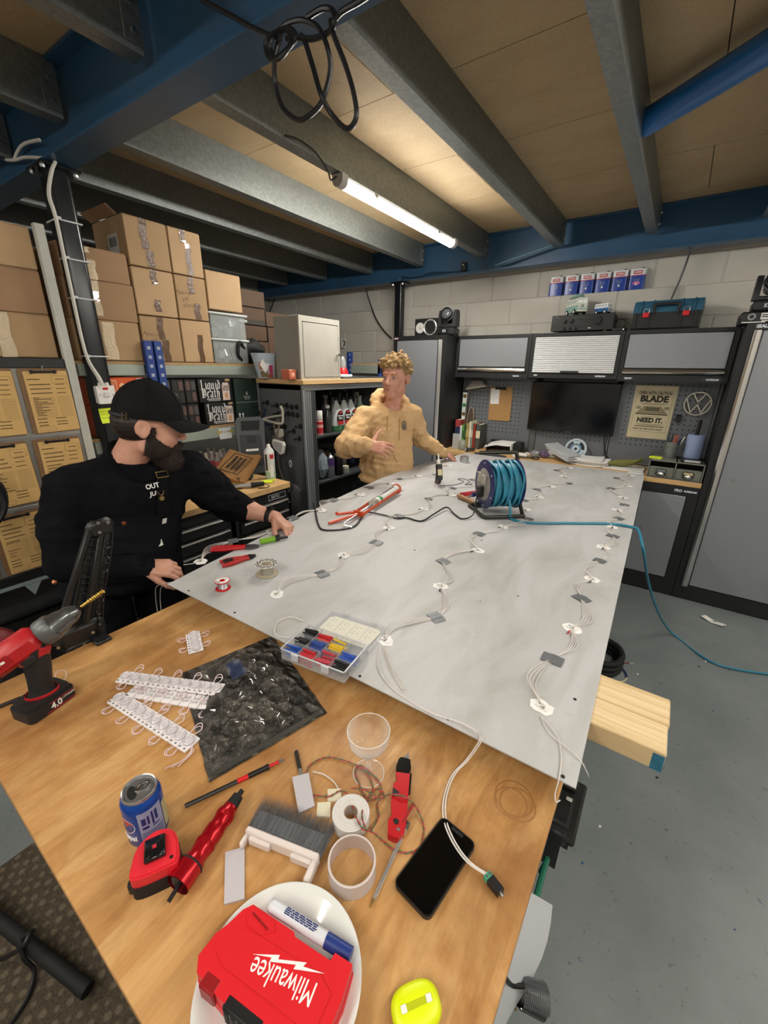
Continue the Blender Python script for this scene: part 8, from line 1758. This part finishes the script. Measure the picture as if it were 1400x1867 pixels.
def eyes(W,R,par,sc,iris,brow,lift=0):
 for s_ in (-1,1):
  m = MB(); m.sph(W((.0755,s_*.031,.009)),(.0122*sc,)*3,14,8); e = m.build('eye',mat('eye white','a3958c',.3),par)
  m = MB(); m.sph(W((.0755,s_*.031,.009))+sc*.0088*(R@nrm((1,.0,-.12))),(.0052*sc,)*3,10,6); m.build('iris',mat('iris '+iris,iris,.2),e)
  m = MB(); m.tube([W((.094,s_*.016,.030)),W((.096,s_*.030,.0345)),W((.085,s_*.048,.029))],[.003,.004,.0022],6); m.build('eyebrow',mat('brow '+brow,brow,.8),par)
def skin(name,c1,c2):
 t = NT(name); t.col(t.ramp(t.noise(t.co(),26,4,.6),[(.35,c1),(.65,c2)])); t.set(.52,Subsurface_Weight=.06); t.b.inputs['Subsurface Radius'].default_value = (.01,.004,.002); t.bump(t.noise(t.co(),420,2),.12,.001); return t.m
def cloth(name,c1,c2,sc=700):
 t = NT(name); t.col(t.ramp(t.noise(t.co(),9,4,.6),[(.35,c1),(.65,c2)])); t.set(.95,Specular_IOR_Level=.12); t.bump(t.noise(t.co(),sc,2),.25,.001); return t.m
def onsurf(S,x,y,d=.001): p,g = S.hit(x,y); return p+g*d,g
def decal(S,x,y,upv=(0,0,1)):
 p,g = onsurf(S,x,y,.0012); z = g; xx = nrm(np.cross(upv,z)); return basis(p,xx,z)
 # ------------------------------------------------------------------ man in black at the left
A = thing('person','bearded man in black cap, sweatshirt and overalls leaning over the sheet corner','person',Matrix.Translation((-1.80,.66,0)))
A.location = (-1.80,.66,0); bpy.context.view_layer.update()
SR,SL = V(-1.75,.535,1.285),V(-1.625,.915,1.295); ER,EL = V(-1.71,.455,1.04),V(-1.685,1.14,1.075); WR,WL = V(-1.565,.645,.985),V(-1.475,1.228,1.035)
Tf = frame((.94,-.33,-.25)); Tf2 = frame((.94,-.33,0)); hA = V(-1.60,.775,1.505); fA = nrm((.42,.88,-.20)); SKA = skin('skin pale','c08a76','cb9a84')
B = SDF((-2.08,.28,-.02),(-1.22,1.42,1.70),.0055)
WA,RA = headshape(B,hA,fA,(0,0,1),1.04)
B.cone((-1.705,.69,1.32),hA+V(-.02,-.02,-.03),.066,.058,.03); B.ell((-1.73,.70,1.18),(.11,.17,.2),Tf,.03); B.ell((-1.78,.68,.98),(.12,.15,.16),Tf2,.04)
for p,e,w in ((SR,ER,WR),(SL,EL,WL)): B.chain([p,e],[.052,.044],.02); B.chain([e,e*.6+w*.4,w],[.046,.045,.030],.02)
for y in (.55,.80): B.chain([(-1.80,y,.92),(-1.79,y+.01,.50),(-1.82,y,.07)],[.08,.055,.04],.03); B.cone((-1.83,y,.04),(-1.68,y-.02,.035),.035,.03,.02)
hR = hand(B,WR,(.62,.72,-.20),(.25,-.45,.85),(.4,-.4,-.2),[(28,40,25),(32,42,25),(36,45,25),(40,45,25)],1.02,.6,(.8,.42,-.35))
hL = hand(B,WL,(.80,.02,-.34),(.45,.3,.85),(.3,-.95,-.2),[(38,52,30),(42,55,30),(46,58,30),(50,58,30)],1.05,.5,(.80,.45,-.5),(12,14))
B.build('body',SKA,A)
eyes(WA,RA,A,1.04,'4a3626','2a1d16')
C = SDF((-2.12,.25,.85),(-1.40,1.36,1.46),.0065)
C.ell((-1.735,.70,1.20),(.150,.215,.20),Tf,.03); C.ell((-1.765,.68,1.02),(.170,.205,.20),Tf2,.05); C.ell((-1.77,.67,.90),(.165,.20,.10),Tf2,.04); C.cone(SR,SL,.082,.080,.05); C.cone((-1.72,.69,1.30),(-1.69,.72,1.385),.088,.078,.02)
C.chain([SR,SR*.5+ER*.5+V(-.01,-.015,0),ER],[.080,.077,.068],.03); C.chain([ER,ER*.5+WR*.5,WR*.88+ER*.12],[.070,.062,.044],.02); C.cone(WR*.86+ER*.14,WR*1.0,.045,.043,.006)
C.chain([SL,SL*.5+EL*.5,EL],[.085,.083,.074],.03); C.cone(EL,EL*.70+WL*.30,.072,.060,.02)
C.folds(.007,26,3); C.folds(.004,60,9); nk = V(-1.675,.725,1.425); C.ell(nk,(.066,.072,.05),None,.006,True)
sw = C.build('sweatshirt',cloth('black sweatshirt','0b0b0e','111216'),A)
m = MB(); ring = [onsurf(C,*q,.0)[0] for q in ((205,838),(212,852),(224,864),(240,872),(258,876),(274,874),(288,868))]; m.tube(cr(ring,4),.0085,8); m.build('neck_rib',mat('black rib','0b0b0e',.95,Specular_IOR_Level=.12),sw)
m = MB(); m.lathe([(.044,-.028),(.047,-.02),(.047,.02),(.044,.028)],22,basis(WR*.93+ER*.07,nrm(np.cross(WR-ER,(0,0,1))),WR-ER)); m.build('cuff',MATS['black rib'],sw)
G = SDF((-2.1,.38,.0),(-1.5,1.0,1.0),.009)
G.ell((-1.785,.67,.93),(.172,.205,.12),Tf2,.03)
for y in (.55,.79): G.chain([(-1.80,y,.90),(-1.785,y,.50),(-1.82,y,.10)],[.118,.090,.085],.03)
G.folds(.005,22,8); G.build('overalls',cloth('black canvas','0d0d11','131418'),A)
for y in (.55,.79): m = MB(); m.sph((-1.755,y-.01,.05),(.14,.052,.05),16,10); m.build('boot',mat('boot black','17120f',.5),A)
def patch_px(S,quad_,n,d,thick,name,m_,par):
 q = [V(*a) for a in quad_]; f = lambda u,v: (lambda p: tuple(onsurf(S,p[0],p[1],d)[0]))((q[0]*(1-u)*(1-v)+q[1]*u*(1-v)+q[2]*u*v+q[3]*(1-u)*v)); mb = MB(); mb.grid(f,n,n,thick=0); return mb.build(name,m_,par,ang=80)
CV = cloth('overall bib canvas','0f1014','16171c')
bib = patch_px(C,[(196,944),(322,938),(312,1085),(190,1095)],14,.006,0,'bib',CV,A); patch_px(C,[(208,957),(292,952),(290,1010),(206,1015)],8,.011,0,'bib_pocket',CV,bib)
patch_px(C,[(282,868),(303,868),(308,940),(286,942)],6,.008,0,'shoulder_strap',mat('strap black','0b0b0e',.9,Specular_IOR_Level=.15),bib)
for x,y in ((226,952),(101,1059)): M = decal(C,x,y); m = MB(M); m.lathe([(0,.012),(.007,.011),(.009,.006),(.009,0)],14); m.build('copper_button',mat('copper','a0674a',.35,.8),A)
M = decal(C,294,866); m = MB(M); m.tube([(-.020,-.011,.012),(.020,-.011,.012),(.020,.011,.012),(-.020,.011,.012)],.0026,6,True); m.build('brass_buckle',mat('old brass','8f7c4a',.3,.8),A); M = decal(C,293,907); m = MB(M); m.lathe([(0,.014),(.009,.013),(.010,.009)],12); m.tube([(-.012,.03,.012),(-.004,.014,.014),(.004,.014,.014),(.012,.03,.012)],.0016,5); m.build('brass_clasp',mat('old brass','8f7c4a'),A)
for st_,x,y in (('OUT',277,887),('JUNE',285,898)): text(st_,.026,WINK,sw,decal(C,x,y) @ TR(0,0,.004),sx=.9,off=.0006)
M = decal(C,289,990); m = MB(M); m.b2((-.008,-.012,.008),(.010,.012,.010)); m.build('white_label',WPAPER,bib); M = decal(C,297,946); m = MB(M); m.b2((-.008,-.014,.010),(.008,.012,.012)); m.build('white_label',WPAPER,bib)
wm = WL*.86+EL*.14; m = MB(); m.lathe([(.036,-.012),(.0385,-.009),(.0385,.009),(.036,.012)],24,basis(wm,nrm(np.cross(WL-EL,(0,0,1))),WL-EL)); wa = m.build('watch_strap',BLKRUB,A)
q_ = wm+.037*nrm((.2,.1,1)); m = MB(basis(q_,WL-EL,nrm((.2,.1,1)))); m.box((0,0,.004),(.034,.03,.009),.003); m.build('watch_case',mat('watch black','121315',.15),wa)
# cap, hair, beard
HM = Matrix([list(RA[i]*1.04)+[hA[i]] for i in range(3)]+[[0,0,0,1]]); CAPM = cloth('black cap cotton','151516','1d1d1e',900)
cp = MB(); cr_ = lambda th_,ph: (-.008+(.114+.004*cos(ph))*cos(th_)*cos(ph)*1.0,.093*cos(th_)*sin(ph),.039+.004*cos(ph)*0+.122*sin(th_))
cp.grid(lambda u,v: cr_(-.08+(pi/2+.08)*v,2*pi*u),40,14,HM,thick=0); crown = cp.build('cap',CAPM,A,ang=80)
m = MB(HM); m.grid(lambda u,v: (lambda a,r: (-.008+(.114*(1-r)+r*.112)*cos(a)+.095*r*max(0,cos(a*1.02))**.55,(.093+.006*r)*sin(a),.039-.012*r-.034*(sin(a)**2)*(.4+.6*r)))(RAD(-66+132*u),v),26,8,thick=.0035); m.build('visor',CAPM,crown)
m = MB(HM); m.sph((-.008,0,.163),(.008,.008,.005),10,6); m.build('cap_button',CAPM,crown)
for k in range(6): a = pi/6+k*pi/3; m = MB(HM); m.tube([Vector(cr_(t_,a))*1.0+Vector((0,0,.0006)) for t_ in [.0+1.5*i/10 for i in range(11)]],.0012,4); m.build('seam',CAPM,crown)
m = MB(HM); m.tube([Vector(cr_(-.07,a)) for a in [RAD(125+11*i) for i in range(11)]],.0075,6); m.build('strap',mat('strap navy','171722',.7),crown); m = MB(HM); q_ = Vector(cr_(-.06,RAD(-132+360))); m.tube([q_+Vector((-.0,-.004,-.011)),q_+Vector((.012,-.008,-.011)),q_+Vector((.012,-.008,.011)),q_+Vector((0,-.004,.011))],.002,6,True); m.build('strap_buckle',mat('old brass','8f7c4a'),crown)
H_ = SDF(hA-.22,hA+.22,.0045); E = lambda p,r,k=.012,sub=False: H_.ell(WA(p),V(*r)*1.04,RA,k,sub)
E((.028,0,-.030),(.071,.065,.094),.01); E((.066,0,-.100),(.040,.042,.042),.02)
for s_ in (-1,1): E((.012,s_*.05,-.07),(.048,.019,.032),.02)
def cut(S,n,c): _,p = S.blk(S.lo,S.lo+S.h*(S.n-1),0); q = (p-hA)@np.asarray(RA,np.float32)/1.04; S.d = np.maximum(S.d,(q@V(*n)-c)*1.04).astype(np.float32)
cut(H_,nrm((.55,0,.85)),-.016); cut(H_,(-1,0,0),.012)
E((.072,0,-.118),(.044,.042,.040),.02); E((.100,0,-.053),(.012,.031,.009),.006)
for s_ in (-1,1): E((.088,s_*.026,-.072),(.014,.010,.020),.008)
for s_ in (-1,1): E((.006,s_*.063,-.004),(.015,.008,.034),.010)
H_.folds(.0014,150,4); BEARD = mat('beard brown hair','261913',.8,var=.4,vs=120,bump=.8,bs=260,bd=.003); bd_ = H_.build('beard',BEARD,A)
def fuzz(src,n,ln,droop,m_,par,seed):
 vs = np.zeros(len(src.data.vertices)*3); src.data.vertices.foreach_get('co',vs); vs = vs.reshape(-1,3); ns = np.zeros(len(vs)*3); src.data.vertices.foreach_get('normal',ns); ns = ns.reshape(-1,3); r = np.random.RandomState(seed); mb = MB()
 for i in r.randint(0,len(vs),n):
  p = vs[i]; q = p+nrm(ns[i]+droop+r.normal(size=3)*.45)*ln*r.uniform(.5,1.2); t_ = nrm(np.cross(q-p,r.normal(size=3)))*.0007; mb.v += [tuple(p-t_),tuple(p+t_),tuple(q)]; k = len(mb.v); mb.f.append((k-3,k-2,k-1))
 o = mb.build('strands',m_,par); o['kind'] = 'stuff'
fuzz(bd_,5000,.012,V(0,0,-.7),BEARD,bd_,1)
H_ = SDF(hA-.2,hA+.2,.005); E((-.030,0,.012),(.090,.079,.085),.01); E((.075,0,.0),(.09,.12,.14),.01,True); E((0,0,-.13),(.15,.12,.085),.01,True); H_.folds(.002,150,5); H_.build('hair',mat('dark brown hair','1d1410'),A)
# the small clip with wire held in his left hand
p = hL[4]*.5+hL[0]*.5; th = thing('crocodile_clip','small brown wire clip pinched in the fingers of the outstretched hand','clip',Matrix.Translation(p)); m = MB(); m.tube([(-.012,0,.012),(0,0,0),(.012,-.008,-.018)],.005,6); m.build('clip_body',mat('brown clip','4a3a2c',.4,.5),th); m = MB(); m.tube([(.012,-.008,-.018),(.02,-.012,-.030)],.0014,5); m.tube([(.0,.002,.0),(.02,.012,.004)],.0014,5); m.build('wire_ends',STEEL,th)
# ------------------------------------------------------------------ man in the hoodie
Bp = thing('person','blond man in a sand coloured hoodie gesturing on the far side of the sheet','person',Matrix.Translation((-1.68,2.44,0))); bpy.context.view_layer.update()
SR,SL = V(-1.735,2.285,1.400),V(-1.540,2.595,1.405); ER,EL = V(-1.735,2.075,1.225),V(-1.575,2.785,1.205); WR,WL = V(-1.50,2.005,1.272),V(-1.495,3.045,1.062)
fB = (.80,-.60,0); Tf = frame(fB); hB = V(-1.605,2.462,1.655); SKB = skin('skin ruddy','bf8471','d3a08a')
B = SDF((-1.98,1.80,-.02),(-1.28,3.32,1.86),.0055)
gz = nrm((.10,-.99,-.03)); WB,RB_ = headshape(B,hB,gz,(.03,0,1),1.08)
B.cone((-1.645,2.475,1.42),hB+V(-.0,.01,-.04),.060,.054,.03); B.ell((-1.655,2.45,1.26),(.10,.16,.22),Tf,.03); B.ell((-1.685,2.45,.98),(.11,.15,.15),Tf,.04)
for p,e,w in ((SR,ER,WR),(SL,EL,WL)): B.chain([p,e],[.048,.042],.02); B.chain([e,e*.6+w*.4,w],[.043,.042,.028],.02)
for s_ in (-1,1): o_ = Tf@V(0,.095*s_,0); B.chain([V(-1.69,2.45,.90)+o_,V(-1.67,2.45,.48)+o_,V(-1.70,2.45,.07)+o_],[.075,.052,.04],.03)
hand(B,WR,(.50,.36,-.10),(.25,-.75,.62),(.1,.1,1),[(14,22,14),(20,26,15),(26,30,16),(32,32,18)],1.05,.9,(.35,.92,-.1),(0,6))
hand(B,WL,(.05,.93,-.30),(.12,.2,.95),(1,0,-.1),[(10,22,15),(12,24,15),(14,26,15),(18,28,15)],1.02,1.2,(.7,.7,-.3))
B.build('body',SKB,Bp); eyes(WB,RB_,Bp,1.08,'5b7484','a87f4e')
m = MB(); m.sph(WB((.098,0,-.0595)),(.010,.012,.0035),10,6); m.build('lips',mat('lips','9c5148',.5),Bp)
C = SDF((-2.0,1.90,.84),(-1.36,3.16,1.60),.0065)
C.ell((-1.660,2.45,1.25),(.135,.190,.24),Tf,.03); C.ell((-1.66,2.45,1.06),(.155,.205,.17),Tf,.05); C.ell((-1.672,2.45,.955),(.150,.205,.06),Tf,.02); C.cone(SR,SL,.066,.064,.05)
C.chain([SR,SR*.5+ER*.5,ER],[.070,.072,.070],.03); C.chain([ER,ER*.5+WR*.5,WR*.90+ER*.10],[.074,.066,.048],.02); C.cone(WR*.90+ER*.10,WR*1.0,.040,.039,.006)
C.chain([SL,SL*.5+EL*.5,EL],[.068,.068,.062],.03); C.chain([EL,EL*.5+WL*.5,WL*.88+EL*.12],[.066,.058,.045],.02); C.cone(WL*.88+EL*.12,WL*1.0,.039,.038,.006)
hd = V(-1.645,2.475,1.455)
for k in range(14):
 a = 2*pi*k/14; b = 2*pi*(k+1)/14; Q = lambda t_: hd+Tf@V(.088*cos(t_)-.02,.112*sin(t_),.028-.062*cos(t_)); C.cone(Q(a),Q(b),.022+.020*(1-cos(a))/2,.022+.020*(1-cos(b))/2,.014)
C.ell(hd+Tf@V(-.135,0,.0),(.06,.11,.085),Tf,.03)
C.folds(.007,26,11); C.folds(.004,62,2); C.ell(hd+Tf@V(.035,0,.05),(.078,.074,.085),Tf,.010,True)
HOOD = cloth('sand fleece','caa577','d6b387'); hd_ = C.build('hoodie',HOOD,Bp); RIB = mat('sand rib','c9a475',.95,bump=.3,bs=300)
for w_,e_ in ((WR,ER),(WL,EL)): m = MB(); m.lathe([(.038,-.03),(.0415,-.024),(.0415,.024),(.038,.03)],22,basis(w_*.93+e_*.07,nrm(np.cross(w_-e_,(0,0,1))),w_-e_)); m.build('cuff',RIB,hd_)
for pts in (((706,740),(706,760),(705,785)),((727,741),(728,765),(727,802))): m = MB(); m.tube(cr([onsurf(C,x,y,.004)[0] for x,y in pts],5),.003,6); m.build('drawstring',mat('sand cord','a8834f',.8),hd_)
m = MB(); pk = [onsurf(C,x,y,.001)[0] for x,y in ((655,838),(668,828),(684,822),(712,822),(720,835),(728,850))]; m.tube(cr(pk,5),.0032,6); m.build('pocket_seam',RIB,hd_)
M = decal(C,736,775) @ TR(0,0,.003); m = MB(M); m.lathe([(.009,0),(.021,0),(.021,.0008),(.009,.0008)],12,TR(0,.008,0),arc=pi,closed=True); m.b2((-.021,-.03,0),(-.009,.008,.0008)); m.b2((.009,-.03,0),(.021,.008,.0008)); m.b2((-.006,-.03,0),(.006,.004,.0006)); m.b2((-.021,-.036,0),(.021,-.032,.0008)); m.build('emblem_print',mat('emblem grey','6f6a5d',.8),hd_)
G = SDF((-2.0,2.15,.0),(-1.4,2.75,.99),.009); G.ell((-1.685,2.45,.93),(.140,.195,.08),Tf,.03)
for s_ in (-1,1): o_ = Tf@V(0,.095*s_,0); G.chain([V(-1.69,2.45,.90)+o_,V(-1.67,2.45,.48)+o_,V(-1.70,2.45,.09)+o_],[.105,.08,.07],.03); m = MB(); q_ = V(-1.66,2.43,.05)+o_; m.sph(tuple(q_),(.12,.055,.05),16,10); m.build('shoe',mat('shoe dark','1b1b1d',.5),Bp)
G.folds(.004,22,8); G.build('trousers',cloth('black jeans','131416','1a1b1e'),Bp)
H_ = SDF(hB-.24,hB+.24,.0045); E = lambda p,r,k=.012,sub=False: H_.ell(WB(p),V(*r)*1.08,RB_,k,sub); rs = np.random.RandomState(5)
E((-.022,0,.052),(.096,.082,.092),.01); E((.085,0,-.01),(.07,.075,.085),.01,True); E((0,0,-.12),(.16,.1,.10),.01,True)
for k in range(260):
 v = nrm(rs.normal(size=3));
 if v[2] < -.25 or (v[0] > .45 and v[2] < .35): continue
 p = V(-.018,0,.052)+v*V(.098,.084,.090)*rs.uniform(.95,1.04); r = rs.uniform(.008,.015); H_.cone(WB(p),WB(p+rs.normal(size=3)*.011),r,r*.7,.004)
for k in range(26):
 p = V(rs.uniform(.055,.085),rs.uniform(-.06,.06),rs.uniform(.075,.112)); r = rs.uniform(.010,.016); H_.cone(WB(p),WB(p+rs.normal(size=3)*.012+V(.006,0,-.006)),r,r*.7,.004)
H_.folds(.002,160,6); BLH = mat('blond hair','977a50',.75,var=.4,vs=70,bump=.6,bs=240,bd=.003); fuzz(H_.build('hair',BLH,Bp),3500,.014,V(0,0,.1),BLH,Bp,2)
for P_ in (A,Bp):
 for ch in P_.children: ch.matrix_parent_inverse = P_.matrix_world.inverted()
